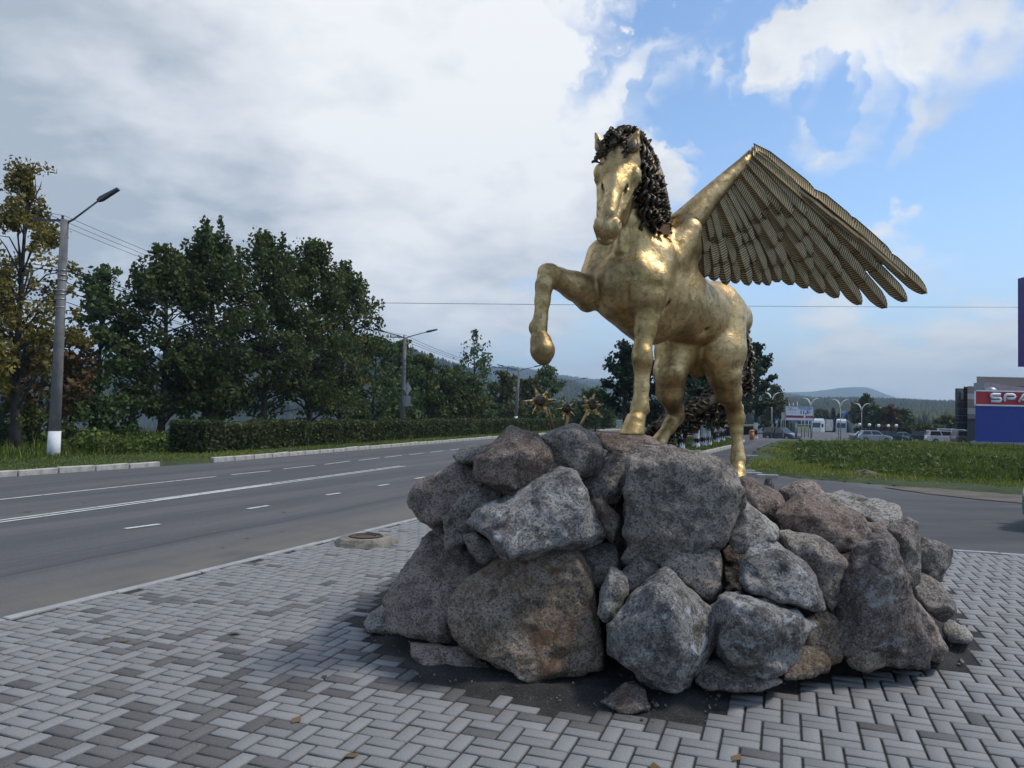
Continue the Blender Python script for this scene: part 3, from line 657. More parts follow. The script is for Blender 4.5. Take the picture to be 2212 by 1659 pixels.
# earth around the boulders; the unseen heap inside is added to block light
lo, hi = SOIL.min(0) - 0.3, SOIL.max(0) + 0.3; xs = np.arange(lo[0], hi[0], 0.045); ys = np.arange(lo[1], hi[1], 0.045)
X, Y = np.meshgrid(xs, ys); ins = in_poly(SOIL, X, Y); dist = edge_dist(SOIL, X, Y) * np.where(ins, 1, -1)
pn = np.stack([X, Y, X * 0], -1)
Z = -0.010 + 0.035 * ss(0.0, 0.25, dist) + 0.03 * fbm(pn * 7, 4) * ss(-0.02, 0.15, dist) + 0.70 * ss(0.95, 1.9, dist) - 0.03 * (dist < -0.08)
keep = dist > -0.16
i = np.arange(X.size).reshape(X.shape); Q = np.stack([i[:-1, :-1], i[:-1, 1:], i[1:, 1:], i[1:, :-1]], -1).reshape(-1, 4); kq = keep.ravel()[Q].all(1)
Vs = np.stack([X, Y, Z], -1).reshape(-1, 3); used = np.unique(Q[kq]); remap = np.full(len(Vs), -1); remap[used] = np.arange(len(used))
tag(put('soil', mesh_np('soil', Vs[used], remap[Q[kq]], [M['soil']], True)), kind='structure')
# loose chips of stone on that earth
ico = np.array([(0, 0, 1), (.9, 0, .1), (-.2, .9, 0), (-.8, -.3, .1), (.1, -.8, -.1), (0.1, 0, -.7)]); icf = np.array([(0, 1, 2), (0, 2, 3), (0, 3, 4), (0, 4, 1), (5, 2, 1), (5, 3, 2), (5, 4, 3), (5, 1, 4)])
VV, QQ, nb = [], [], 0
while nb < 6 * 1500:
    x, y = RNG.uniform(lo[0], hi[0]), RNG.uniform(lo[1], hi[1]); inside = in_poly(SOIL, np.array([x]), np.array([y]))[0]; dd = edge_dist(SOIL, np.array([x]), np.array([y]))[0]
    if (inside and dd > 0.75) or (not inside and (dd > 0.12 or RNG.random() > 0.15)): continue
    s = RNG.gamma(2.0, 0.0035) + 0.003; a = RNG.uniform(0, 6.28); Rz = np.array([[math.cos(a), -math.sin(a), 0], [math.sin(a), math.cos(a), 0], [0, 0, 1]])
    VV.append((ico * RNG.uniform(0.7, 1.2, (6, 3)) * s) @ Rz.T + (x, y, 0.02 if inside else 0.003)); QQ.append(icf + nb); nb += 6
tag(put('stone_chips', mesh_np('stone_chips', np.concatenate(VV), np.concatenate(QQ), [M['rock_grey']])), kind='stuff')

# manhole in its concrete collar
mo = thing('manhole', 'rusty round manhole cover in a raised broken concrete collar near the road', 'manhole', (mh[0], mh[1], 0))
V = []; n = 40; rng = np.random.default_rng(5)
prof = [(1.28, -0.02), (1.16, 0.035), (1.04, 0.075), (0.72, 0.085), (0.70, 0.055)]
for r, z in prof:
    for k in range(n):
        th = 2 * math.pi * k / n; w_ = 1 + 0.10 * math.sin(2 * th + .6) + 0.05 * math.sin(5 * th) + (rng.normal(0, .022) if r > .8 else 0)
        if r < .8: w_ = 1
        V.append((0.30 * r * w_ * math.cos(th), 0.30 * r * w_ * math.sin(th), z + (rng.normal(0, .005) if r > .8 else 0)))
Fc = [[i * n + k, i * n + (k + 1) % n, (i + 1) * n + (k + 1) % n, (i + 1) * n + k] for i in range(4) for k in range(n)]
put('collar', mesh_np('collar', np.array(V), Fc, [M['collar']]), mo)
put('cover', MB().lathe((0, 0, 0), [(0.20, 0.05), (0.205, 0.098), (0.185, 0.102), (0.178, 0.084), (0.150, 0.084), (0.145, 0.094), (0.13, 0.094), (0.126, 0.080), (0.0, 0.080)], 36).out('cover', M['castiron']), mo)
# ------------------------------------------------------------------ the boulder pile
def A4(*pp): return [(810 + .4231 * x, 864 + .4231 * y) for x, y in pp]
def A5(*pp): return [(1404 + .3907 * x, 918 + .3907 * y) for x, y in pp]
def boulder(label, outl, depth, mat, thick=None, lean=0.35, bulge=0.28, seed=1, ridge=None, rough=1.0, h=0.0165, shrink=0.84, foot=0):
    rng = np.random.default_rng(seed * 13 + 5); o = np.array(outl, float); c = o.mean(0); o = c + (o - c) * 1.035; span = (o.max(0) - o.min(0)); s = float(np.sqrt(span[0] * span[1])) / F_PX * depth
    thick = thick or 0.75 * s; pts = []
    def dep(q): return depth + lean * (c[1] - q[1]) / F_PX * depth
    for q in o: pts.append(P(q[0], q[1], dep(q)))
    fc = c + np.array([rng.uniform(-.06, .06), rng.uniform(0.0, .14)]) * span
    k0_ = rng.integers(0, 3); st_ = 2 if len(o) < 12 else 3
    for q in o[k0_::st_]:
        f = fc + (q - fc) * min(.97, shrink + rng.uniform(-.12, .10)); pts.append(P(f[0], f[1], dep(f) - bulge * s * rng.uniform(0.6, 1.2)))
    for q in (ridge or []): pts.append(P(q[0], q[1], depth - q[2]))
    for q in o:
        f = c + (q - c) * rng.uniform(0.7, 0.9); pts.append(P(f[0], f[1], depth + thick * rng.uniform(.75, 1.1)))
        if foot: f = c + (q - c) * foot; e_ = P(f[0], f[1], depth + thick * rng.uniform(.5, 1.0)); pts.append(np.array([e_[0], e_[1], 0.0]))
    pts = np.array(pts)
    bm = bmesh.new()
    for p in pts: bm.verts.new(tuple(p))
    bmesh.ops.convex_hull(bm, input=bm.verts[:]); bm.normal_update(); pl = []
    cen = pts.mean(0)
    for f in bm.faces:
        n = np.array(f.normal); d = n @ np.array(f.verts[0].co)
        if n @ cen - d > 0: n, d = -n, -d
        if f.calc_area() > 1e-5: pl.append((*n, d))
    bm.free(); pl = np.array(pl)
    key = np.unique(np.round(pl, 2), axis=0, return_index=True)[1]; pl = pl[key]
    # fresh breaks: a few corners knocked off
    for _ in range(3):
        n = rng.normal(size=3); n[1] = -abs(n[1]) * 1.1; n /= np.linalg.norm(n); d = (pts @ n).max() - rng.uniform(.02, .075) * s; pl = np.vstack([pl, [*n, d]])
    lo, hi = pts.min(0) - 0.07, pts.max(0) + 0.07
    S = SDF(lo, hi, h); sl, g = S._sub(lo, hi)
    wv = np.stack([fbm(g * 2.2 / max(s, .3) + seed * 3.1, 3), fbm(g * 2.2 / max(s, .3) + seed * 5.7 + 9, 3), fbm(g * 2.2 / max(s, .3) + seed * 1.9 + 17, 3)], -1)
    gw = g + wv * 0.024 * s * rough
    f = np.full(g.shape[:3], -1e3, np.float32)
    for q in pl:
        d = gw @ q[:3].astype(np.float32) - np.float32(q[3]); kk = 0.003 * s; hh = np.clip(.5 + .5 * (d - f) / kk, 0, 1); f = f * (1 - hh) + d * hh + kk * hh * (1 - hh)
    led = fbm(g * np.array([4.5, 4.5, 7.0]) + seed, 4)
    ter = fbm(g * np.array([2.6, 2.6, 4.2]) / max(s, .45) + wv * .8 + seed * 4.4, 3) * 5.0; ter = np.floor(ter) + np.clip((ter - np.floor(ter) - .5) * 5 + .5, 0, 1)
    rd = np.abs(fbm(g * 1.7 / max(s, .4) + seed * 6.1, 2)) * .040 * s + np.abs(fbm(g * 5.2 / max(s, .4) + seed * 1.3, 2)) * .034 * s
    f = f + rough * (rd - .012 * s) + rough * (0.016 * np.abs(fbm(g * 7.0 + seed * 2, 4)) * 1.6 + 0.020 * s * np.clip(led, 0, 1) + 0.014 * s * ter + 0.010 * fbm(g * 22 + seed, 3) - 0.010)
    S.F[sl] = f.astype(np.float32)
    V, Q = surface_nets(S.F, S.org, S.h)
    b = pts.mean(0); b[2] = V[:, 2].min()
    me = mesh_np('boulder', V - b, Q, [M[mat]], True)
    return tag(put('boulder', me, None, b), label, 'boulder', 'boulders heaped under the statue')

B = boulder
R12 = [(1349, 1067), (1354, 1012), (1368, 974), (1390, 963), (1420, 966), (1440, 980), (1483, 982), (1530, 990), (1572, 1002), (1590, 1018), (1597, 1050), (1600, 1080), (1585, 1115), (1572, 1172), (1558, 1190), (1500, 1196), (1440, 1206), (1400, 1222), (1345, 1218), (1345, 1160)]
ROCKS = [
 ('large brown flat faced boulder at the bottom front, rust stained, left of the upright gap', A4((400, 1060), (440, 960), (550, 880), (680, 815), (870, 765), (1020, 765), (1055, 800), (1090, 900), (1110, 1010), (1150, 1180), (1180, 1320), (1185, 1385), (1050, 1420), (900, 1410), (730, 1440), (620, 1370), (520, 1350), (440, 1290), (410, 1200)), 4.95, 'rock_brown', dict(lean=.30, bulge=.10, shrink=.92, seed=1)),
 ('large pinkish slab sloping down to the paving at the left end of the pile', A4((20, 1070), (60, 1010), (130, 920), (190, 800), (270, 690), (330, 680), (480, 740), (560, 850), (540, 890), (430, 970), (400, 1060), (405, 1180), (400, 1240), (320, 1260), (200, 1220), (150, 1180), (110, 1170), (40, 1150)), 5.55, 'rock_pink', dict(lean=.75, bulge=.16, shrink=.72, seed=2)),
 ('grey boulder with a blunt overhanging nose at the upper left edge of the pile', A4((180, 540), (190, 470), (230, 430), (330, 360), (440, 310), (510, 320), (540, 400), (500, 480), (400, 600), (355, 670), (300, 650), (220, 590)), 5.75, 'rock_pink', dict(lean=.2, bulge=.2, seed=3)),
 ('narrow shaded wedge of stone tucked under the reddish peak boulder', A4((360, 590), (440, 500), (530, 420), (640, 480), (640, 540), (520, 575), (490, 620), (480, 700), (450, 740), (370, 760)), 5.45, 'rock_grey', dict(lean=-.1, bulge=.2, seed=4)),
 ('peaked boulder with a red brown broken side, highest on the left of the pile', A4((510, 380), (530, 290), (600, 230), (640, 160), (680, 130), (740, 150), (830, 180), (890, 250), (930, 330), (900, 380), (840, 410), (700, 490), (580, 450), (520, 415)), 5.35, 'rock_red', dict(lean=.2, bulge=.3, seed=5, ridge=[(1140, 985, .25), (1110, 1060, .22)])),
 ('rounded grey and tan boulder right of the peaked one, its left underside black', A4((850, 190), (900, 165), (960, 140), (1020, 130), (1070, 150), (1130, 190), (1165, 250), (1165, 330), (1130, 385), (1050, 380), (950, 340), (890, 285)), 5.4, 'rock_grey', dict(lean=.25, bulge=.3, seed=6)),
 ('angular blue grey boulder with a bright sloping top above the large brown one', A4((480, 620), (500, 580), (560, 550), (640, 530), (800, 420), (950, 360), (1020, 355), (1045, 410), (1090, 520), (1110, 590), (1165, 680), (1160, 710), (1080, 750), (880, 755), (760, 790), (680, 810), (560, 720), (520, 680)), 5.1, 'rock_blue', dict(lean=.55, bulge=.26, seed=7, ridge=[(1090, 1118, .22), (1180, 1105, .22), (1270, 1112, .17), (1110, 1150, .24)])),
 ('small shadowed stone wedged below the blue grey boulder', A4((455, 690), (520, 680), (660, 790), (570, 840), (540, 830), (490, 770)), 5.3, 'rock_grey', dict(seed=8)),
 ('small reddish stone in the gap between the blue grey boulder and the biggest block', A4((1105, 510), (1160, 510), (1250, 590), (1265, 630), (1210, 730), (1165, 680), (1110, 590)), 5.2, 'rock_red', dict(seed=9)),
 ('grey boulder with a lit flat top and black front, sunk behind the tan one', A4((1150, 380), (1180, 300), (1220, 250), (1300, 240), (1345, 270), (1310, 370), (1230, 520), (1130, 520), (1060, 430)), 5.45, 'rock_grey', dict(lean=.5, bulge=.15, seed=10, thick=.6)),
 ('low dark reddish stone directly under the standing front hoof of the horse', A4((1130, 175), (1250, 172), (1360, 176), (1420, 190), (1460, 240), (1380, 290), (1200, 270), (1160, 240)), 5.55, 'rock_red', dict(lean=.8, bulge=.12, seed=11, thick=.55)),
 ('biggest grey granite block of the pile, with a flat pale top', R12, 5.1, 'rock_grey', dict(lean=.12, bulge=.12, shrink=.93, seed=12, thick=.85, ridge=[(1385, 985, .02), (1480, 1005, .05), (1570, 1030, .03)])),
 ('squarish stone below the small reddish one, beside the upright sliver', A4((1050, 770), (1215, 740), (1250, 820), (1260, 880), (1180, 900), (1130, 960), (1110, 960), (1090, 880)), 5.2, 'rock_grey', dict(seed=13)),
 ('thin upright sliver of pale stone in the gap of the front row', A4((1190, 860), (1220, 855), (1290, 910), (1290, 960), (1270, 1030), (1240, 1100), (1170, 1135), (1130, 1090), (1150, 1000)), 4.9, 'rock_pale', dict(seed=14, bulge=.2)),
 ('small dark pointed stone behind the sliver and above the speckled front boulder', A4((1265, 880), (1350, 800), (1430, 845), (1500, 920), (1440, 980), (1300, 970)), 5.0, 'rock_grey', dict(seed=15)),
 ('large white speckled bluish boulder at the bottom front, pointed at its foot', A4((1195, 1150), (1290, 1020), (1400, 930), (1480, 870), (1540, 920), (1640, 1000), (1700, 1080), (1765, 1180), (1750, 1250), (1700, 1330), (1640, 1400), (1600, 1480), (1540, 1505), (1440, 1460), (1340, 1420), (1240, 1390), (1190, 1330), (1200, 1260)), 4.7, 'rock_blue', dict(lean=.45, bulge=.24, seed=16, ridge=[(1440, 1290, .27), (1470, 1400, .22)])),
 ('boxy stone with a flat lichen-grey face below the biggest block', A4((1470, 840), (1560, 800), (1600, 745), (1680, 745), (1740, 760), (1770, 820), (1780, 930), (1770, 980), (1700, 1040), (1650, 1000), (1540, 900)), 5.0, 'rock_grey', dict(lean=.15, bulge=.18, seed=17)),
 ('low brown stone half buried in the dark soil at the very front', A4((1150, 1540), (1230, 1480), (1310, 1440), (1370, 1480), (1405, 1560), (1400, 1590), (1270, 1600)), 4.45, 'rock_dark', dict(lean=1.2, bulge=.1, seed=18)),
 ('low rounded stone under the overhang of the large brown boulder', A4((190, 1245), (320, 1250), (440, 1260), (520, 1350), (640, 1400), (600, 1450), (350, 1445), (260, 1380), (210, 1310)), 5.1, 'rock_pink', dict(lean=1.0, bulge=.1, seed=19)),
 ('small pale stone at the far left foot of the pile, on the paving', [(785, 1345), (800, 1322), (828, 1308), (865, 1330), (870, 1360), (850, 1369), (800, 1366)], 5.85, 'rock_pale', dict(lean=.8, seed=20)),
 ('thin flat stone jutting out to the left below the peaked boulder', A4((405, 285), (440, 250), (560, 228), (640, 235), (600, 310), (520, 330), (420, 312)), 5.75, 'rock_grey', dict(lean=.8, seed=21, thick=.4)),
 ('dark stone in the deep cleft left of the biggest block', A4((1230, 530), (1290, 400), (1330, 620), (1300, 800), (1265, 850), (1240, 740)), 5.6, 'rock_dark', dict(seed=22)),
 ('brownish back boulder under the far hind hoof, right of the biggest block', A5((480, 330), (500, 292), (530, 290), (600, 320), (700, 370), (740, 430), (720, 510), (620, 500), (520, 430)), 6.0, 'rock_red', dict(lean=.9, seed=23, thick=.7, foot=.6)),
 ('small dark cone shaped stone poking up on the back of the pile', A5((622, 332), (640, 300), (662, 288), (690, 330), (692, 358), (640, 356)), 6.2, 'rock_dark', dict(seed=24, bulge=.3, foot=.5)),
 ('mottled stone on the back ridge right of the dark cone', A5((720, 350), (800, 320), (880, 306), (925, 320), (965, 380), (960, 410), (860, 420), (740, 390)), 6.4, 'rock_pink', dict(lean=.7, seed=25, foot=.7)),
 ('broad rust tinted boulder with a domed top in the middle of the right slope', A5((700, 510), (735, 440), (820, 395), (940, 400), (1060, 440), (1160, 510), (1210, 570), (1225, 640), (1190, 680), (1060, 715), (960, 645), (850, 595), (740, 575)), 5.45, 'rock_red', dict(lean=.95, bulge=.2, seed=26, ridge=[(1750, 1110, .16)])),
 ('long pale flat topped slab at the back right of the pile', A5((960, 372), (1080, 366), (1200, 400), (1370, 440), (1392, 490), (1390, 545), (1310, 570), (1200, 520), (1060, 440), (970, 405)), 6.6, 'rock_pale', dict(lean=1.3, bulge=.12, seed=27, foot=.7)),
 ('small wedge of stone between the rust tinted boulder and the cracked block', A5((1190, 540), (1290, 540), (1315, 600), (1240, 640), (1215, 600)), 5.7, 'rock_pink', dict(seed=28)),
 ('upright tan block with a dark right face near the right end', A5((1300, 575), (1400, 530), (1440, 523), (1480, 550), (1495, 620), (1490, 730), (1450, 775), (1390, 785), (1330, 700)), 5.75, 'rock_grey', dict(lean=.1, seed=29, foot=.6, ridge=[(1952, 1160, .18)])),
 ('overhanging slate grey block at the right end, high above the paving', A5((1395, 790), (1490, 705), (1500, 628), (1580, 640), (1660, 690), (1650, 760), (1612, 862), (1570, 860), (1480, 825)), 6.3, 'rock_grey', dict(lean=.1, seed=30)),
 ('light speckled boulder sloping left of the long shaded slab, beside the biggest block', A5((440, 640), (465, 420), (510, 413), (560, 470), (640, 510), (710, 590), (700, 640), (610, 660), (540, 712), (480, 708)), 5.1, 'rock_pale', dict(lean=.6, bulge=.22, seed=31)),
 ('long smooth slab with a shadowed face running down the right slope', A5((690, 590), (760, 578), (900, 618), (990, 658), (1060, 718), (1130, 780), (1140, 812), (1080, 880), (1000, 1030), (940, 930), (870, 800), (780, 680)), 5.15, 'rock_grey', dict(lean=.3, bulge=.14, seed=32, ridge=[(1760, 1195, .12)])),
 ('rounded lichen spotted boulder in the second row, right of the dark hole', A5((495, 770), (560, 690), (640, 643), (700, 648), (760, 700), (850, 770), (890, 860), (940, 920), (965, 1020), (900, 1032), (800, 1002), (680, 962), (530, 922), (500, 850)), 4.85, 'rock_blue', dict(lean=.55, bulge=.26, seed=33)),
 ('lumpy front boulder with a white broken face and rusty underside', A5((360, 1030), (400, 950), (500, 925), (640, 960), (800, 1030), (880, 1090), (895, 1112), (850, 1145), (830, 1190), (780, 1290), (700, 1345), (640, 1388), (560, 1372), (500, 1335), (440, 1340), (380, 1270), (385, 1180), (368, 1090)), 4.7, 'rock_blue', dict(lean=.25, bulge=.24, seed=34, rough=1.5, ridge=[(1640, 1345, .26), (1600, 1310, .22)])),
 ('plain brownish stone standing right of the lumpy front boulder', A5((850, 1080), (960, 1028), (1020, 1060), (1070, 1130), (1076, 1260), (1060, 1325), (990, 1330), (900, 1280), (850, 1180)), 4.98, 'rock_brown', dict(lean=.25, bulge=.15, seed=35)),
 ('tall dark rusty boulder leaning at the right front of the pile', A5((1060, 880), (1140, 700), (1220, 625), (1310, 620), (1340, 690), (1400, 790), (1440, 920), (1490, 1080), (1530, 1200), (1538, 1315), (1450, 1315), (1300, 1290), (1090, 1275), (1070, 1130), (1010, 1030)), 5.05, 'rock_dark', dict(lean=.35, bulge=.16, shrink=.75, seed=36, rough=1.2, ridge=[(1905, 1180, .16), (1960, 1300, .16)])),
 ('narrow tan spur at the right foot behind the tall dark boulder', A5((1420, 930), (1500, 1010), (1560, 1065), (1615, 1180), (1645, 1245), (1600, 1300), (1530, 1290), (1480, 1120)), 5.25, 'rock_pink', dict(lean=.5, seed=37)),
 ('flat grey stone leaning under the overhanging slate block', A5((1400, 830), (1500, 815), (1580, 855), (1680, 980), (1692, 1030), (1620, 1085), (1500, 1010), (1440, 930)), 5.75, 'rock_grey', dict(lean=.9, seed=38)),
 ('small pale stone lying alone on the soil at the right edge', A5((1605, 1125), (1650, 1078), (1740, 1118), (1782, 1170), (1770, 1203), (1660, 1193)), 5.75, 'rock_pale', dict(lean=.9, seed=39)),
 ('little cone shaped stone on the soil in front of the tall dark boulder', A5((1075, 1290), (1160, 1222), (1200, 1208), (1270, 1250), (1297, 1322), (1210, 1362), (1110, 1340)), 4.95, 'rock_brown', dict(lean=.4, bulge=.3, seed=40)),
 ('low dusty stone at the foot of the plain brownish one', A5((790, 1310), (850, 1200), (940, 1225), (990, 1310), (985, 1365), (850, 1405), (740, 1400)), 4.85, 'rock_brown', dict(lean=.8, bulge=.15, seed=41)),
 ('buried stone showing its back between the speckled and the lumpy front boulders', A5((230, 1395), (290, 1320), (380, 1300), (560, 1380), (660, 1400), (740, 1420), (600, 1470), (330, 1460)), 4.65, 'rock_grey', dict(lean=1.0, bulge=.1, seed=42)),
]
ROCKS += [  # the dark stones here are added fillers that keep the gaps dark
 ('added dark filler stone deep in the gap under the reddish peaked boulder', [(925, 1030), (1000, 1010), (1090, 1060), (1100, 1130), (1040, 1175), (960, 1150), (920, 1090)], 5.95, 'rock_dark', dict(seed=50)),
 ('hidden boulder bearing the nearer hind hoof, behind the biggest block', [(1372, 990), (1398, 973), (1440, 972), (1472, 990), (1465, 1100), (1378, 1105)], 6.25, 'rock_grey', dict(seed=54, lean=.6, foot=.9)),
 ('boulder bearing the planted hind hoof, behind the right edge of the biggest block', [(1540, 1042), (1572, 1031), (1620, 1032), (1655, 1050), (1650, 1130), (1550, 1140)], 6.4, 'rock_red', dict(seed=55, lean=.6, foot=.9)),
 ('added dark filler stone deep behind the small red one, in the central cleft', [(1230, 1040), (1330, 1000), (1380, 1080), (1370, 1190), (1280, 1220), (1220, 1150)], 6.0, 'rock_dark', dict(seed=51)),
 ('added dark filler stone deep in the hole above the lumpy front boulder', [(1560, 1190), (1610, 1170), (1650, 1230), (1640, 1310), (1570, 1310), (1550, 1250)], 5.5, 'rock_dark', dict(seed=52)),
 ('added dark stone filling the hollow behind the long smooth slab on the right slope', [(1680, 1120), (1800, 1100), (1900, 1170), (1880, 1260), (1780, 1280), (1690, 1220)], 6.1, 'rock_dark', dict(seed=53)),
]
for lab, outl, dep, mt, kw in ROCKS: boulder(lab, outl, dep, mt, **kw)
# ------------------------------------------------------------------ the gilded winged horse
def unit(v): v = np.asarray(v, float); return v / np.linalg.norm(v)
base_pt = P(1390, 940, 5.9)
horse = thing('winged_horse_statue', 'life size gilded horse with a spread feathered wing, one foreleg raised, standing on the boulders', 'statue', base_pt)
HF = unit((-.64, -.77, 0.0)); HL = unit((.77, -.64, 0.0)); UP = np.array([0, 0, 1.0])
S = SDF((0.05, 4.75, 1.0), (2.25, 7.35, 3.75), 0.0125)
pp = P
# trunk
S.path([(pp(1365, 600, 5.66), .255), (pp(1440, 642, 6.02), .300), (pp(1500, 676, 6.3), .262), (pp(1540, 692, 6.5), .262)], k=.10, ax=HL, sq=.93)
S.cone(pp(1332, 645, 5.62), pp(1400, 690, 5.95), .165, .2, .10)
S.cone(pp(1425, 540, 5.98), pp(1470, 585, 6.2), .15, .15, .10)                     # withers and back
S.cone(pp(1545, 660, 6.5), pp(1582, 690, 6.66), .20, .17, .10)                       # croup
S.ell(pp(1575, 668, 6.5), (.10, .12, .10), np.eye(3), .05)
# shoulders, pectorals
S.cone(pp(1412, 560, 5.62), pp(1404, 640, 5.5), .165, .13, .07)
S.cone(pp(1312, 560, 5.78), pp(1290, 620, 5.66), .165, .14, .07)
S.ell(pp(1325, 605, 5.48), (.10, .085, .17), np.eye(3), .09); S.ell(pp(1380, 607, 5.445), (.10, .085, .17), np.eye(3), .09)
S.cone(pp(1352, 560, 5.34), pp(1351, 665, 5.42), .010, .014, .05, sub=True)
# neck, set on facing the viewer
NB = unit((.95, -.3, .05))
S.path([(pp(1385, 560, 5.80), .245), (pp(1396, 470, 5.78), .205), (pp(1388, 392, 5.70), .165), (pp(1362, 330, 5.56), .125)], k=.10, ax=NB, sq=.80)
S.cone(pp(1366, 520, 5.55), pp(1352, 440, 5.52), .13, .085, .08)
S.cone(pp(1338, 540, 5.43), pp(1340, 470, 5.46), .035, .03, .05)                   # windpipe and neck muscles
# standing foreleg
S.path([(pp(1404, 610, 5.5), .150), (pp(1400, 655, 5.5), .108), (pp(1394, 712, 5.46), .078), (pp(1389, 748, 5.43), .062), (pp(1388, 766, 5.405), .069), (pp(1388, 780, 5.405), .068), (pp(1387, 794, 5.42), .057),
        (pp(1386, 836, 5.42), .050), (pp(1384, 866, 5.40), .053), (pp(1382, 882, 5.39), .064), (pp(1376, 902, 5.36), .046)], k=.022)
S.ell(pp(1385, 774, 5.36), (.050, .03, .04), np.eye(3), .02); S.ell(pp(1394, 886, 5.44), (.035, .04, .03), np.eye(3), .025)
S.path([(pp(1376, 904, 5.36), .060), (pp(1372, 911, 5.345), .070), (pp(1362, 952, 5.30), .098)], k=.008)
S.floor(pp(1368, 940, 5.33), (0.0, 0, 1), .2)
S.cone(pp(1420, 680, 5.62), pp(1412, 640, 5.66), .05, .09, .06)                       # point of the elbow
# raised foreleg
S.path([(pp(1296, 600, 5.70), .150), (pp(1272, 632, 5.6), .125), (pp(1240, 617, 5.48), .102), (pp(1206, 602, 5.36), .076), (pp(1186, 594, 5.28), .076), (pp(1176, 614, 5.25), .060),
        (pp(1172, 650, 5.26), .050), (pp(1168, 688, 5.26), .046), (pp(1163, 708, 5.25), .060), (pp(1166, 726, 5.23), .046)], k=.022)
S.cone(pp(1268, 660, 5.63), pp(1290, 640, 5.68), .042, .07, .05); S.ell(pp(1183, 584, 5.24), (.06, .045, .045), np.eye(3), .03)
S.path([(pp(1166, 729, 5.23), .058), (pp(1168, 737, 5.22), .072), (pp(1172, 758, 5.20), .084), (pp(1174, 771, 5.19), .058)], k=.008)
# hind legs
S.path([(pp(1552, 700, 6.45), .225), (pp(1558, 760, 6.36), .200), (pp(1564, 806, 6.34), .138), (pp(1574, 850, 6.40), .102), (pp(1586, 880, 6.5), .062), (pp(1590, 903, 6.52), .070),
        (pp(1591, 930, 6.50), .049), (pp(1593, 970, 6.46), .045), (pp(1594, 992, 6.44), .060), (pp(1594, 1008, 6.41), .045)], k=.035)
S.cone(pp(1599, 880, 6.62), pp(1595, 915, 6.56), .034, .04, .03)
S.path([(pp(1594, 1008, 6.40), .054), (pp(1594, 1018, 6.38), .062), (pp(1592, 1040, 6.34), .085)], k=.015)
S.path([(pp(1495, 705, 6.55), .20), (pp(1462, 760, 6.36), .175), (pp(1448, 803, 6.28), .128), (pp(1447, 848, 6.34), .104), (pp(1457, 884, 6.46), .064), (pp(1459, 900, 6.48), .066),
        (pp(1445, 922, 6.42), .049), (pp(1430, 944, 6.36), .046), (pp(1423, 956, 6.32), .054), (pp(1415, 962, 6.27), .046)], k=.05)
S.cone(pp(1470, 880, 6.60), pp(1466, 908, 6.54), .034, .04, .03)
S.path([(pp(1416, 961, 6.27), .052), (pp(1412, 966, 6.25), .062), (pp(1404, 980, 6.20), .084)], k=.015)
S.cone(pp(1478, 745, 6.45), pp(1545, 765, 6.5), .16, .16, .08); S.cone(pp(1478, 775, 6.40), pp(1505, 805, 6.45), .07, .05, .05)                                      # sheath and groin
S.path([(pp(1526, 640, 6.16), .012), (pp(1528, 690, 6.10), .016), (pp(1515, 735, 6.06), .016)], k=.05, sub=True)       # flank fold
S.path([(pp(1432, 590, 5.62), .010), (pp(1440, 640, 5.68), .014), (pp(1425, 690, 5.62), .012)], k=.05, sub=True)       # behind the shoulder
# root of the seen wing
S.cone(pp(1452, 560, 5.80), pp(1490, 498, 5.86), .13, .095, .08)
S.cone(pp(1490, 540, 5.9), pp(1476, 590, 5.9), .09, .07, .08)
# head: a along the face, t across, n out of the face
poll, muz = pp(1345, 322, 5.42), pp(1311, 494, 5.10)
ha = unit(muz - poll); hn = unit((-.16, -1, .15)); hn = unit(hn - ha * (hn @ ha)); ht = np.cross(hn, ha); ht = ht if ht[0] > 0 else -ht
HS = np.linalg.norm(muz - poll) / 0.57
def hp(a, t, n): return poll + (ha * a + ht * t + hn * n) * HS
AX = np.array([ha, ht, hn])
def he(a, t, n, ra, rt, rn, k=.03, sub=False): S.ell(hp(a, t, n), np.array((ra, rt, rn)) * HS, AX, k, sub)
def hc(p, q, r0, r1, k=.03, sub=False, sq=None): S.cone(hp(*p), hp(*q), r0 * HS, r1 * HS, k, sub, ax=ht if sq else None, sq=sq or 1.0)
he(.06, 0, -.05, .13, .105, .13, .05)
hc((.10, 0, -.02), (.30, 0, -.005), .105, .085, .04, sq=1.05)
hc((.30, 0, .01), (.50, 0, .018), .066, .050, .03, sq=.95)
hc((.26, 0, -.05), (.50, 0, -.03), .080, .058, .03)
hc((.20, 0, .045), (.50, 0, .045), .040, .030, .02)                                                     # nose bone
for s in (-1, 1):
    he(.20, s * .100, .018, .050, .030, .040, .022)                                                   # brow
    he(.240, s * .103, -.004, .026, .018, .024, .008)                                                 # eye
    he(.285, s * .060, -.11, .15, .034, .105, .03)                                                    # jaw disc
    hc((.27, s * .086, -.02), (.42, s * .066, -.012), .018, .010, .015)                               # cheek crest
    hc((.30, s * .056, .034), (.48, s * .047, .03), .012, .010, .018, True)                           # groove beside the nose bone
    he(.555, s * .050, .018, .036, .024, .034, .018)                                                  # nostril
    he(.562, s * .066, .026, .020, .012, .014, .006, True)
he(.565, 0, -.012, .062, .066, .058, .03)
he(.600, 0, -.045, .036, .046, .030, .02)                                                             # lips, chin
hc((.612, -.06, -.022), (.612, .06, -.022), .007, .007, .008, True)
hc((.20, 0, -.15), (.50, 0, -.07), .050, .036, .03)
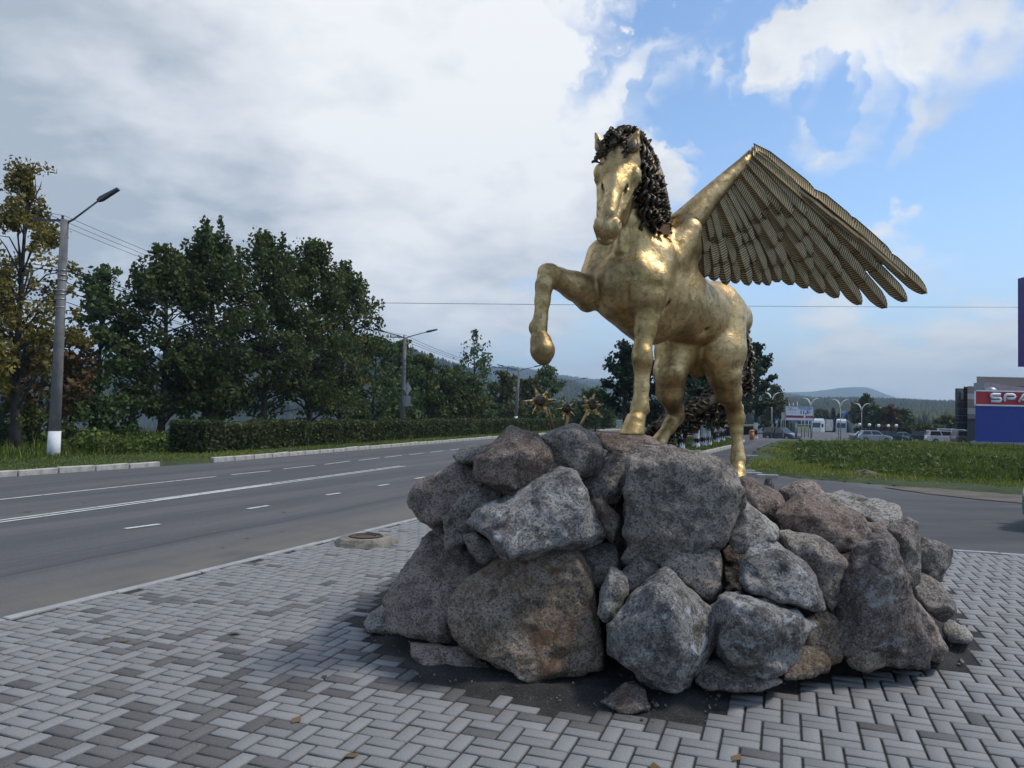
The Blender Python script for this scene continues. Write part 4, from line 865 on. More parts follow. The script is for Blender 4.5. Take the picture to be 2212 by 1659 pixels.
# ears
S.cone(pp(1313, 332, 5.40), pp(1298, 316, 5.36), .036, .044, .02); S.cone(pp(1298, 316, 5.36), pp(1286, 286, 5.34), .044, .007, .012)
S.cone(pp(1299, 317, 5.31), pp(1291, 298, 5.31), .020, .010, .006, True)
S.ell(pp(1369, 310, 5.27), (.046, .040, .074), np.array([ht, hn, np.cross(ht, hn)]), .015); S.cone(pp(1375, 292, 5.27), pp(1382, 275, 5.27), .026, .005, .012); S.cone(pp(1366, 332, 5.38), pp(1368, 318, 5.30), .045, .04, .02)
S.ell(pp(1367, 310, 5.22), (.031, .036, .057), np.array([ht, hn, np.cross(ht, hn)]), .006, True)
# leaf-beaten unevenness of the skin
sl, g = S._sub(S.org, S.org + S.h * S.n)
band = np.abs(S.F) < 0.05; S.F[band] += 0.005 * fbm(g[band] * 8.0, 3) + 0.0022 * fbm(g[band] * 38.0, 2)
V, Q = S.mesh('body', None)
# keep the largest connected skin
def largest(V, Q):
    lab = np.arange(len(V))
    for _ in range(400):
        m = lab[Q].min(1); new = lab.copy(); np.minimum.at(new, Q.ravel(), np.repeat(m, 4)); new = new[new]
        if (new == lab).all(): break
        lab = new
    u, c = np.unique(lab, return_counts=True); k = lab == u[c.argmax()]; rm = np.cumsum(k) - 1
    kq = k[Q].all(1); return V[k], rm[Q[kq]]
V, Q = largest(V, Q)
put('body', mesh_np('body', V - base_pt, Q, [M['gold']], True), horse)
# eyes
for s in (-1, 1):
    e = MB(); c_ = hp(.240, s * .110, .004) - base_pt
    e.lathe((0, 0, 0), [(0.001, -.016), (.010, -.012), (.016, 0), (.010, .012), (.001, .016)], 12)
    put('eye', e.out('eye', M['bronze'], True), horse, c_)

for q, axs, rr in ((pp(1367, 311, 5.236), (ht, hn, np.cross(ht, hn)), (.032, .014, .054)), (pp(1297, 313, 5.322), (ht, hn, unit(pp(1290, 292, 5.33) - pp(1299, 318, 5.33))), (.018, .012, .05))):  # dark metal discs put in as the shade inside the ears
    me_ = MB().lathe((0, 0, 0), [(.02, -1), (.5, -.86), (.86, -.5), (1, 0), (.86, .5), (.5, .86), (.02, 1)], 14).out('ear_shade', M['bronze'], True); Mx = np.array(axs)
    vs = np.array([v.co[:] for v in me_.vertices]); vs = (vs * rr) @ Mx
    me_.vertices.foreach_set('co', vs.astype(np.float32).ravel()); me_.update(); put('ear_shade', me_, horse, q - base_pt)
# --- curls of the mane, forelock and tail
def curl(seed, n=54):
    rng = np.random.default_rng(seed); V = []; amp = rng.uniform(.045, .060); fr = rng.uniform(4.4, 5.6); ph = rng.uniform(0, 6.28)
    for i in range(n):
        t = i / (n - 1); a = 2 * math.pi * fr * t + ph; e = 0.35 + 0.65 * min(1, 5 * t); c = np.array([amp * e * math.sin(a), amp * 0.55 * e * math.cos(a), -t])
        wd = (.044 if t < .9 else .044 * (1 - t) / .1 + .008); tw = .35 * math.sin(a * .5 + ph)
        dx = np.array([math.cos(tw), math.sin(tw), .10 * math.cos(a)]); dy = np.array([-math.sin(tw), math.cos(tw), 0]) * .020
        V += [c + dx * wd + dy, c - dx * wd + dy, c - dx * wd * .9 - dy, c + dx * wd * .9 - dy]
    Q = [[i * 4 + k, i * 4 + (k + 1) % 4, (i + 1) * 4 + (k + 1) % 4, (i + 1) * 4 + k] for i in range(n - 1) for k in range(4)]
    return mesh_np('lock', np.array(V), np.array(Q), [M['bronze']], True)
CURLS = [curl(20 + i) for i in range(7)]
def lock(parent, top, d, L, wd, spin):
    d = unit(d); z = -d; x = unit(np.cross(z, (math.cos(spin), math.sin(spin), .3))); y = np.cross(z, x); loc = np.asarray(top) - base_pt
    m = Matrix(((x[0] * wd, y[0] * wd, z[0] * L, loc[0]), (x[1] * wd, y[1] * wd, z[1] * L, loc[1]), (x[2] * wd, y[2] * wd, z[2] * L, loc[2]), (0, 0, 0, 1)))
    return put('lock', random.choice(CURLS), parent, mw=m)
mb = MB(); q = [pp(1340, 300, 5.47), pp(1362, 297, 5.55), pp(1392, 330, 5.66), pp(1415, 380, 5.76), pp(1428, 430, 5.84), pp(1436, 490, 5.90)]
mb.tube([x - base_pt for x in q], [.05, .075, .07, .065, .06, .05], 8)
mane = put('mane', mb.out('mane', M['bronze'], True), horse)
rg = np.random.default_rng(11)
crest = np.array([(1348, 280, 5.47), (1372, 284, 5.52), (1392, 306, 5.56), (1408, 340, 5.60), (1420, 380, 5.64), (1428, 415, 5.68), (1434, 450, 5.72)], float)
for i in range(84):                                    # hanging on the near side of the neck
    s = rg.uniform(0, 1) ** 1.1 * 5.999; k = int(s); c_ = crest[k] * (1 - s + k) + crest[k + 1] * (s - k)
    ox = rg.uniform(-24, 14); L = rg.uniform(.34, .56) if c_[1] < 350 else rg.uniform(.24, .36) if c_[1] < 410 else rg.uniform(.12, .24)
    top = pp(c_[0] + ox, c_[1] + rg.uniform(-10, 20), c_[2] - .07 + .0035 * ox + rg.uniform(-.05, .06))
    lock(mane, top, (rg.uniform(.02, .16), rg.uniform(-.06, .10), -1), L, rg.uniform(.42, .62) * 0.95, rg.uniform(-.8, .8))
for i in range(40):                                    # forelock between the ears
    x = rg.uniform(1312, 1352); top = pp(x, rg.uniform(272, 308) + abs(x - 1348) * .25, 5.40 + rg.uniform(-.07, .08))
    lock(mane, top, (rg.uniform(-.55, .4) + (1345 - x) * -.004, -.35, rg.uniform(-1.0, -.2)), rg.uniform(.12, .22), rg.uniform(.26, .36), rg.uniform(0, 6.28))
for i in range(26):                                    # over the poll
    x = rg.uniform(1318, 1386); top = pp(x, rg.uniform(266, 280) + abs(x - 1350) * .35, 5.5 + rg.uniform(-.08, .06))
    lock(mane, top, (rg.uniform(-.7, .35), -.3, rg.uniform(-1.0, -.25)), rg.uniform(.10, .17), rg.uniform(.26, .36), rg.uniform(0, 6.28))
put('rust_patch', MB().add([pp(1432, 484, 5.52) - base_pt, pp(1448, 486, 5.50) - base_pt, pp(1446, 505, 5.50) - base_pt, pp(1436, 508, 5.50) - base_pt, pp(1424, 496, 5.51) - base_pt,
     pp(1436, 494, 5.55) - base_pt], [[0, 1, 2, 3, 4], [1, 0, 5], [2, 1, 5], [3, 2, 5], [4, 3, 5], [0, 4, 5]]).out('rust_patch', M['rust']), mane)
tp = [(1592, 690, 6.84, .06), (1606, 712, 6.98, .07), (1609, 760, 7.02, .09), (1600, 810, 7.0, .11), (1568, 848, 6.95, .12), (1525, 872, 6.9, .12), (1475, 898, 6.85, .11), (1435, 915, 6.78, .08), (1416, 930, 6.72, .04)]
tail = put('tail', MB().tube([pp(*x[:3]) - base_pt for x in tp], [x[3] * .62 for x in tp], 9).out('tail', M['bronze'], True), horse)
for i in range(96):
    s = rg.uniform(0.5, 7.6); k = int(s); a_ = np.array(tp[k]); b_ = np.array(tp[k + 1]); c_ = a_ * (1 - s + k) + b_ * (s - k); ctr = pp(*c_[:3]); dirv = unit(pp(*b_[:3]) - pp(*a_[:3]))
    o_ = rg.normal(size=3); o_ = unit(o_ - dirv * (o_ @ dirv)) * c_[3] * rg.uniform(.5, 1.0)
    lock(tail, ctr + o_, dirv + rg.normal(size=3) * .22 + (0, 0, -1.3 if s < 2 else -.35), rg.uniform(.26, .42), rg.uniform(.34, .48), rg.uniform(0, 6.28))

# --- wings
def feather_mesh(nb=34, tipf=.78, slant=.38, seed=0):
    V, T = [], []
    for i in range(nb * 2 + 1):
        t = i / (nb * 2); wd = .5 * min(1.0, .62 + t * 1.6)
        if t > tipf: wd *= math.sqrt(max(0.0, 1 - ((t - tipf) / (1 - tipf)) ** 2)) * .97 + .03
        ridge = (i % 2)
        for u in (-1, -.86, -.07, 0, .07, .86, 1):
            au = abs(u); x = u * wd; y = t - slant * au * .22 * (1 - max(0, t - .84) / .16) * 1.0
            z = -.36 * au * .5 + (.030 * ridge if .1 < au else 0) + (.05 if au < .01 else 0); V.append((x, y, z)); T.append(.75 if au < .06 else 0.0 if au > .9 else float(ridge) * (1.0 if u > 0 else .85))  # shade put into the tone: dark rims as gaps, left half toned down
    n = 7; Q = [[i * n + k, i * n + k + 1, (i + 1) * n + k + 1, (i + 1) * n + k] for i in range(nb * 2) for k in range(n - 1)]
    top = np.array(V); bot = top.copy(); bot[:, 2] -= .05; m = len(top)
    Q = np.array(Q); rimL = [[(i + 1) * n, i * n, m + i * n, m + (i + 1) * n] for i in range(nb * 2)]; rimR = [[i * n + 6, (i + 1) * n + 6, m + (i + 1) * n + 6, m + i * n + 6] for i in range(nb * 2)]
    Q = np.concatenate([Q, Q[:, ::-1] + m, np.array(rimL), np.array(rimR)])
    return mesh_np('feather', np.concatenate([top, bot]), Q, [M['feather']], False, attrs={'tone': T + T})
FEA = {n: feather_mesh(n, q) for n, q in ((13, .62), (21, .72), (30, .80))}
tips3 = [(325, 1035), (405, 1125), (480, 1150), (570, 1180), (645, 1170), (735, 1185), (815, 1180), (885, 1185), (960, 1160), (1060, 1180), (1170, 1205), (1290, 1240), (1400, 1275), (1570, 1325), (1760, 1350), (1910, 1300), (2060, 1240)]
def W(x3, y3, dz=0.0):
    x, y = 1404 + .293 * x3, 270 + .293 * y3; return P(x, y, 5.96 + (x - 1480) / 530 * .38 - dz)
def build_wing(xf, parent_label=None):
    "xf places a point of the seen wing; the far wing is its mirror twin"
    arm = MB(); nrm = unit(np.cross(W(2000, 1200) - W(780, 200), W(400, 800) - W(780, 200))); nrm = nrm if nrm[1] < 0 else -nrm; nrm = unit(nrm * .3 + unit(CAM - W(900, 700)))
    pa = [W(150, 830), W(300, 690), W(430, 540), W(580, 390), W(690, 285), W(755, 210)]
    arm.tube([xf(p) - base_pt for p in pa], [.135, .118, .088, .066, .052, .040], 14)
    pe = [W(752, 190), W(790, 200), W(900, 275), W(1150, 480), W(1400, 685), W(1600, 845)]
    arm.tube([xf(p) - base_pt for p in pe], [.036, .042, .030, .026, .022, .012], 10)
    wing = put('wing', fix_normals(arm.out('wing', M['gold'], True)), horse)
    rgw = np.random.default_rng(4); nf = len(tips3)
    def place(b, tip, wd, off, roll):
        y = tip - b; L = np.linalg.norm(y); yd = y / L; x = unit(np.cross(yd, nrm)); x = x * math.cos(roll) + nrm * math.sin(roll); z = unit(np.cross(x, yd))
        b = b + nrm * off
        p0, px_, py_, pz_ = xf(b), xf(b + x * wd) - xf(b), xf(b + yd * L) - xf(b), xf(b + z * wd) - xf(b); p0 = p0 - base_pt
        m = Matrix(((px_[0], py_[0], pz_[0], p0[0]), (px_[1], py_[1], pz_[1], p0[1]), (px_[2], py_[2], pz_[2], p0[2]), (0, 0, 0, 1)))
        put('feather', FEA[13 if L < .26 else 21 if L < .5 else 30], wing, mw=m)
    def armpt(u): return np.array([330 + (780 - 330) * u, 760 + (205 - 760) * u])
    for i, tp3 in enumerate(tips3):
        u = (i / (nf - 1)) ** .82; b3 = armpt(u); t3 = np.array(tp3, float); D3 = np.linalg.norm(t3 - b3)
        nrow = 2 if i < 2 else 3 if i < 5 else 4 if i < 11 else 5
        sp = np.linalg.norm(np.array(tips3[min(i + 1, nf - 1)]) - np.array(tips3[max(i - 1, 0)])) / (1 if i in (0, nf - 1) else 2)
        for r in range(nrow):
            f1 = 1 - r * (.80 / nrow) + (0 if r == 0 else rgw.uniform(-.07, .07)); f0 = max(0.0, f1 - 1.55 * .80 / nrow)
            if r == nrow - 1: f0 = 0.0
            # the barbs bow a little: shift the middle of the fan outwards
            def at(f): q3 = b3 + (t3 - b3) * f; bow = 26 * math.sin(math.pi * f) * (1 if i > 4 else .4); return W(q3[0] + bow * .6, q3[1] - bow * .7)
            wd = np.clip((.60 + .40 * f1) * sp / 1000 * 1.22 * 1.10, .060, .125) * (1.22 if r else 1.0)
            place(at(f0), at(f1), wd, -.03 + .020 * r + .006 * (i % 2), .13)
    for i in range(9):                                  # small coverts along the leading edge
        f = i / 9; a3 = np.array([800, 215]) + (np.array([1660, 885]) - np.array([800, 215])) * f; e3 = a3 + (np.array([230, 186]) if i < 8 else np.array([330, 280]))
        a3 = a3 + (-18, 30); e3 = e3 + (-18, 30); place(W(*a3), W(*e3), .050, .05 - .004 * (i % 2), .12)
    return wing
build_wing(lambda p: p)
# the far wing: the same wing mirrored through the horse's middle plane, swept back behind the neck
ctr = P(1425, 560, 6.0); tw = math.radians(0)
def far(p):
    q = p - ctr; q = q - 2 * (q @ HL) * HL                            # mirrored in the plane of the body
    c_, s_ = math.cos(tw), math.sin(tw); return ctr + np.array([q[0] * c_ - q[1] * s_, q[0] * s_ + q[1] * c_, q[2]])
FARW = far
build_wing(FARW)
# ------------------------------------------------------------------ plants
def leaves(rng, C, size, tone, elong=1.5, down=0.0, jit=.35):
    "one small kite shaped leaf at each point of C"
    n = len(C); s = (size * rng.uniform(1 - jit, 1 + jit, n))[:, None]
    a = rng.normal(size=(n, 3)); a[:, 2] -= down; a /= np.linalg.norm(a, axis=1)[:, None]
    b = rng.normal(size=(n, 3)); b -= a * (a * b).sum(1)[:, None]; b /= np.linalg.norm(b, axis=1)[:, None] + 1e-9
    c = np.cross(a, b)
    V = np.stack([C - a * s * elong * .5, C - b * s * .5 - a * s * .08 + c * s * .1, C + a * s * elong * .5, C + b * s * .5 - a * s * .08 + c * s * .1], 1).reshape(-1, 3)
    Q = np.arange(4 * n).reshape(n, 4); return V, Q, np.repeat(np.clip(tone, 0, 1), 4)

def tree(label, base, height, radius, leafmat_, n_leaf=6000, leaf=.16, prof=((.10, .35), (.3, .95), (.55, 1.0), (.8, .62), (1.0, .08)), limbs=26, up=.55, trunk_r=None, bark='bark',
         seed=1, clump=.42, white=0.0, group=None, name='tree', droop=0.0, cat='tree', lean=(0, 0), gap=.0, trunk_top=.9, fork=0, tone_mid=.45, elong=1.5, shoots=0):
    rng = np.random.default_rng(seed); base = np.asarray(base, float); tr = trunk_r or height * .016
    o = thing(name, label, cat, base, 0, group); ph = np.array([p for p, _ in prof]); pr = np.array([r for _, r in prof])
    def axis(t): return np.array([lean[0] * t * t + .12 * math.sin(3 * t + seed) * tr * 6, lean[1] * t * t + .10 * math.cos(4 * t + seed) * tr * 6, height * t])
    wood = MB(); tt = np.linspace(0, trunk_top, 9); wood.tube([axis(t) for t in tt], [tr * (1.35 if t == 0 else 1) * (1 - .88 * t / trunk_top) + .008 for t in tt], 9)
    centers, rads = [], []
    for k in range(limbs):
        t0 = ph[0] * .8 + (trunk_top - .05 - ph[0] * .8) * ((k + rng.random()) / limbs); th = k * 2.399 + rng.uniform(-.5, .5)
        tend = min(.99, t0 + up * rng.uniform(.10, .32)); R = radius * np.interp(tend, ph, pr) * rng.uniform(.72, 1.08)
        p0 = axis(t0); d = np.array([math.cos(th), math.sin(th), 0]); p3 = axis(tend); p3 = np.array([p3[0] + d[0] * R, p3[1] + d[1] * R, height * tend - droop * R * .5])
        pm = p0 * .45 + p3 * .55 + (0, 0, .06 * height * up) + rng.normal(size=3) * .05 * radius
        r0 = tr * .42 * (1 - .6 * t0); wood.tube([p0, p0 * .7 + pm * .3, pm, p3], [r0, r0 * .8, r0 * .55, r0 * .15], 5)
        for f in np.linspace(.35, 1.0, 6): 
            c = (p0 * (1 - f) ** 2 + 2 * pm * f * (1 - f) + p3 * f * f); centers.append(c + rng.normal(size=3) * radius * .10); rads.append(clump * radius * (.55 + .3 * f) * rng.uniform(.6, 1.15))
    for k in range(max(3, limbs // 4)):
        t = rng.uniform(.72, 1.0); R = radius * np.interp(t, ph, pr) * .7; th = rng.uniform(0, 6.28); centers.append(axis(min(t, .97)) + (math.cos(th) * R * rng.random(), math.sin(th) * R * rng.random(), 0)); rads.append(clump * radius * .5)
    centers, rads = np.array(centers), np.array(rads)
    wgt = rads ** 2.0; wgt /= wgt.sum(); ci = rng.choice(len(centers), n_leaf, p=wgt)
    off = rng.normal(size=(n_leaf, 3)); off /= np.linalg.norm(off, axis=1)[:, None]; off *= (rng.random(n_leaf) ** .55)[:, None]
    C = centers[ci] + off * rads[ci][:, None] * (1, 1, .85 + droop)
    keepz = C[:, 2] < height * 1.02
    keepz &= C[:, 2] > height * ph[0] * .55
    if gap: keepz &= (fbm(C * (1.6 / radius) + seed, 3) > -gap)
    C = C[keepz]; ci = ci[keepz]
    tone = tone_mid + .13 * rng.normal(size=len(C)) + (rng.normal(size=len(centers)) * .13)[ci] + .35 * fbm(C * 1.3 + seed * 2, 2)
    V, Q, T = leaves(rng, C, leaf, tone, elong, down=.5 + droop)
    if shoots:
        ex = []
        for k in range(shoots):
            th = rng.uniform(0, 6.28); rr_ = radius * .62 * math.sqrt(rng.random()); a0 = axis(.72) + (math.cos(th) * rr_, math.sin(th) * rr_, 0); top_ = height * (1.04 - .30 * (rr_ / radius) ** 1.2) * rng.uniform(.95, 1.03)
            a1 = np.array([a0[0] + rng.normal(0, .18), a0[1] + rng.normal(0, .18), top_]); wood.tube([a0, a1], [.03, .006], 4)
            m_ = int(90 * (top_ - a0[2]) / (height * .25)); t_ = rng.random(m_) ** .8; ex.append(a0 + (a1 - a0) * t_[:, None] + rng.normal(size=(m_, 3)) * (.04 + .26 * (1 - t_))[:, None] * np.array([1, 1, .6]))
        ex = np.concatenate(ex); V2, Q2, T2 = leaves(rng, ex, leaf * .95, tone_mid + .05 + .15 * rng.normal(size=len(ex)), elong, down=.5); Q = np.concatenate([Q, Q2 + len(V)]); V = np.concatenate([V, V2]); T = np.concatenate([T, T2])
    tm = wood.out('trunk', M[bark], True); put('trunk', tm, o)
    if white:
        wb = MB(); tw_ = [t for t in np.linspace(0, white / height, 4)]; wb.tube([axis(t) for t in tw_], [(tr * (1.35 if t == 0 else 1) * (1 - .88 * t / trunk_top) + .008) * 1.04 + .004 for t in tw_], 10, cap=False)
        put('whitewashed_foot', wb.out('whitewashed_foot', M['whitewash'], True), o)
    put('crown', mesh_np('crown', V, Q, [M[leafmat_]], False, attrs={'tone': T}), o)
    return o
def tp_(px, base_py, top_py, d=None, zb=None):
    "foot of a tree and its height from what the photograph shows"
    b = G(px, base_py) if d is None else np.array([*P(px, base_py, d)[:2], 0.0])
    if zb is not None: b[2] = zb
    dd = (b - CAM) @ _F; t = P(px, top_py, dd); return np.array([b[0], b[1], b[2]]), t[2] - b[2]
def crad(wpx, d): return wpx / F_PX * d

round_p = ((.12, .45), (.28, .95), (.5, 1.0), (.72, .82), (.9, .45), (1.0, .12))
# the row behind the hedge and along the lake, from the left
b, h = tp_(35, 975, 352, 25, -.1); tree('tall thin yellowing birch at the left edge of the photo, sky showing through it', b, h, crad(105, 25), 'leaf_autumn', 17000, .095, ((.18, .5), (.35, 1), (.6, .95), (.8, .6), (1, .12)), 38, .6, bark='bark', seed=3, clump=.36, gap=.12, tone_mid=.42)
b, h = tp_(-110, 985, 420, 24, -.1); tree('yellowing birch mostly outside the left edge of the photo', b, h, crad(110, 24), 'leaf_autumn', 8000, .10, seed=13, clump=.32, gap=.08)
b, h = tp_(85, 975, 690, 27.5, -.1); tree('small rusty orange tree behind the foot of the nearest lamp post', b, h, crad(105, 27.5), 'leaf_orange', 2600, .14, ((.25, .5), (.5, 1), (.8, .8), (1, .3)), 18, .4, seed=4, clump=.34, tone_mid=.35)
b, h = tp_(205, 965, 578, 30, -.1); tree('slim dark green tree with a double top right of the nearest lamp post', b, h, crad(78, 30), 'leaf_green', 4200, .14, ((.15, .6), (.35, 1), (.6, .85), (.8, .55), (1, .15)), 26, .6, seed=5, clump=.36)
for px, top, bw, sd, lab, mt in ((345, 535, 92, 6, 'leftmost of the big dark maples behind the start of the clipped hedge', 'leaf_dark'), (448, 478, 100, 7, 'tallest of the big dark maples behind the clipped hedge, pointed loose top', 'leaf_dark'),
                                 (565, 492, 95, 8, 'big dark maple in the middle of the group behind the hedge', 'leaf_dark'), (668, 512, 100, 9, 'big maple with brownish patches behind the hedge, right of the middle one', 'leaf_dark'), (738, 565, 72, 10, 'rightmost of the big dark maples behind the hedge, its side ragged', 'leaf_dark')):
    d = {6: 32.0, 7: 34.0, 8: 36.5, 9: 39.0, 10: 42.0}[sd]; b, h = tp_(px, 950, top, d, -.1)
    tree(lab, b, h, crad(bw * 1.12, d), mt, 14000, .135, ((.11, .45), (.22, .95), (.45, 1.05), (.62, 1.0), (.74, .74), (.84, .42), (.90, .1)), 60, .42, trunk_r=.16, seed=sd, clump=.30, trunk_top=.92, shoots=20, gap=.16, tone_mid=.42 if sd < 9 else .5, group='maples behind the hedge')
specs = [(805, 955, 722, 48, 68, 'leaf_green', 'bushy green tree with whitish leaf undersides, right of the big maples', 3600, .17), (858, 945, 735, 53, 55, 'leaf_green', 'green tree behind the second lamp post', 3000, .19), (905, 945, 752, 57, 60, 'leaf_dark', 'dark broad tree just right of the second lamp post', 3400, .2),
         (962, 940, 790, 61, 62, 'leaf_dark', 'dark round tree left of the weeping birch', 3000, .21), (1012, 940, 812, 62, 48, 'leaf_dark', 'low dark tree under the weeping birch', 2400, .21),
         (1085, 935, 802, 80, 46, 'leaf_olive', 'olive yellow tree left of the third lamp post', 2600, .24), (1140, 930, 812, 84, 36, 'leaf_olive', 'olive tree right of the third lamp post', 2200, .25), (1178, 930, 788, 88, 40, 'leaf_green', 'pointed green tree beyond the third lamp post', 2600, .26)]
for i, (px, bp, top, d, rw, mt, lab, nl, lf) in enumerate(specs):
    b, h = tp_(px, bp, top, d, -.15); tree(lab, b, h, crad(rw, d), mt, nl, lf, ((.06, .6), (.2, 1), (.5, 1.0), (.75, .75), (.92, .4), (1.0, .12)), 22, .5, seed=30 + i, clump=.36, group='trees along the far side of the road')
b, h = tp_(1020, 935, 711, 72, -.15); tree('tall weeping birch with drooping thin crown above the other roadside trees', b, h, crad(40, 72), 'leaf_green', 2300, .19, ((.35, .6), (.55, 1), (.8, .8), (1, .2)), 20, .5, seed=51, clump=.34, droop=.9, gap=.06, tone_mid=.55)
# whitewashed row between the road and the side drive
for i, (px, bp, top, rw, lab) in enumerate(((1352, 958, 735, 50, 'dense dark poplar left of the standing foreleg, beyond the road'), (1434, 977, 745, 60, 'whitewashed poplar behind the nearer hind leg of the horse'), (1474, 971, 742, 58, 'whitewashed poplar just right of the nearer hind leg'),
                                        (1503, 968, 748, 56, 'whitewashed poplar seen between the hind legs, first of a close pair'), (1515, 965, 750, 54, 'whitewashed poplar seen between the hind legs, second of a close pair'), (1526, 964, 752, 54, 'whitewashed poplar just left of the planted hind leg'),
                                        (1548, 957, 735, 52, 'whitewashed poplar showing its foot left of the planted hind leg, further back'), (1562, 953, 715, 54, 'tall whitewashed poplar whose dark crown shows right of the rump'), (1598, 950, 728, 45, 'dark poplar right of the planted hind leg'), (1632, 947, 745, 34, 'narrow dark poplar with stepped right edge behind the horse tail'))):
    b, h = tp_(px, bp, top); d = (b - CAM) @ _F
    tree(lab, b + (0, 0, .04), h, crad(rw, d), 'leaf_poplar', 3600, .15 * (d / 38) ** .5, ((.20, .55), (.32, 1), (.6, .95), (.8, .7), (.93, .35), (1, .1)), 26, .7, trunk_r=.15, seed=60 + i, clump=.36, white=1.15 if i else 0.0, group='whitewashed poplars by the side drive')
b, h = tp_(1672, 944, 832, 118, -1.5); tree('rounded olive tree right of the poplar row, behind the side drive', b, h, crad(36, 118), 'leaf_olive', 2400, .36, round_p, 20, .5, seed=75, clump=.4)
b, h = tp_(1285, 935, 838, 72, -.15); tree('small grey green tree behind the right metal flower', b, h, crad(46, 72), 'leaf_green', 2200, .24, round_p, 20, .5, seed=76, clump=.4, tone_mid=.4)
b, h = tp_(1235, 935, 880, 90, -.15); tree('low dark bush-like tree behind the middle metal flower', b, h, crad(34, 90), 'leaf_dark', 1200, .25, round_p, 16, .4, seed=77, clump=.4)
# trees around the parking lot
far_trees = [(1772, 932, 885, 215, 20, 'leaf_olive', 'brownish small tree behind the first lorry'), (1868, 938, 852, 122, 22, 'leaf_olive', 'tall olive poplar among the trees behind the parked cars'), (1848, 938, 868, 215, 16, 'leaf_orange', 'rusty brown tree left of the tall olive poplar'), (1893, 940, 874, 120, 20, 'leaf_green', 'green round tree right of the tall olive poplar'), (1925, 942, 874, 118, 26, 'leaf_orange', 'broad tree with an orange crown behind the parked cars'),
             (1950, 943, 884, 118, 24, 'leaf_green', 'dark green tree right of the orange crowned one'), (2052, 946, 895, 120, 24, 'leaf_olive', 'olive tree beside the dark glass tower of the mall'), (2032, 946, 903, 124, 18, 'leaf_green', 'small dark tree in front of the pale field')]
for i, (px, bp, top, d, rw, mt, lab) in enumerate(far_trees):
    b, h = tp_(px, bp, top, d, -1.6 if d < 150 else -2.6); tree(lab, b, h, crad(rw, d), mt, 1300, .34 * d / 118, round_p, 16, .5, seed=80 + i, clump=.42, group='trees behind the parking lot', tone_mid=.34)
for i, (px, bp, top, rw, lab) in enumerate(((1990, 945, 915, 34, 'low olive bush behind the black parked car'), (1965, 945, 921, 26, 'low brownish bush behind the light parked car'), (2020, 945, 918, 28, 'low olive bush left of the mall'), (1915, 943, 916, 24, 'rusty low bush behind the dark blue car'))):
    b, h = tp_(px, bp, top, 116, -1.6); tree(lab, b, h, crad(rw, 116), 'leaf_olive' if i != 3 else 'leaf_orange', 900, .33, ((.02, .9), (.4, 1), (.8, .7), (1, .3)), 14, .4, seed=95 + i, clump=.45, group='bushes behind the parking lot', name='bush', cat='bush', tone_mid=.36)
# spruces
def spruce(label, base, h, r, seed):
    rng = np.random.default_rng(seed); o = thing('spruce', label, 'conifer', base, 0, 'spruces behind the lorries'); n = 700
    t = rng.random(n) ** .8; th = rng.uniform(0, 6.28, n); lay = (np.floor(t * 9) + .35) / 9; R = r * (1 - t) * (0.55 + .45 * (1 - (t * 9 % 1))) * rng.uniform(.3, 1, n)
    C = np.stack([R * np.cos(th), R * np.sin(th), h * (.06 + .94 * t) - .25 * R], -1); V, Q, T = leaves(rng, C, .62, .45 + .2 * rng.normal(size=n), 1.5, 1.0)
    put('trunk', MB().tube([(0, 0, 0), (0, 0, h * .5), (0, 0, h * .97)], [.12, .07, .015], 6).out('trunk', M['bark']), o); put('crown', mesh_np('crown', V, Q, [M['leaf_spruce']], attrs={'tone': T}), o)
for i, (px, top, lab) in enumerate(((1800, 884, 'tall dark spruce between the two lorries, tallest of its row'), (1812, 896, 'spruce just right of the tallest one'), (1828, 898, 'spruce behind the box of the second lorry'), (1846, 886, 'slender tall spruce right of the second lorry'), (1787, 900, 'short spruce above the first lorry'), (1860, 908, 'short spruce near the white lamp globes'))):
    b, h = tp_(px, 938, top, 208, -2.6); spruce(lab, b, h, 1.9, 110 + i)

# undergrowth by the lake: bushes one can tell apart
for i, (px, bp, top, d, rw, mt, lab) in enumerate(((20, 985, 865, 25.5, 62, 'leaf_dark', 'dark bush at the left edge below the birch'), (100, 975, 845, 27, 60, 'leaf_dark', 'dark bush behind the nearest lamp post'), (190, 970, 835, 28.5, 62, 'leaf_green', 'grey green bush right of the nearest lamp post'), (262, 965, 850, 29.5, 55, 'leaf_green', 'pale green bush before the first big maple'),
      (680, 940, 905, 41, 50, 'leaf_green', 'grey green bush behind the hedge under the brown patched maple'), (775, 940, 890, 45, 34, 'leaf_dark', 'low dark bush behind the hedge at the right end of the maples'),
      (455, 950, 900, 33, 40, 'leaf_dark', 'low leafy bush behind the near end of the hedge'), (850, 938, 875, 50, 44, 'leaf_dark', 'dark bush behind the hedge at the second lamp post'), (950, 935, 868, 58, 50, 'leaf_dark', 'dark bush behind the hedge left of the weeping birch'), (1040, 930, 868, 66, 46, 'leaf_green', 'green bush behind the hedge below the weeping birch'),
      (1115, 928, 872, 77, 36, 'leaf_olive', 'olive bush behind the hedge at the third lamp post'), (1190, 925, 878, 74, 34, 'leaf_green', 'green bush behind the left metal flower'), (1255, 923, 885, 78, 30, 'leaf_dark', 'dark bush behind the middle metal flower'))):
    b, h = tp_(px, bp, top, d, -.15); tree(lab, b, h, crad(rw, d), mt, int(1900 * min(1.2, 36 / d + .3)), .12 * (d / 30) ** .6, ((.0, .85), (.35, 1), (.75, .75), (1, .25)), 16, .5, trunk_r=.03, seed=130 + i, clump=.40, group='bushes along the lake shore', name='bush', cat='bush', gap=.12)

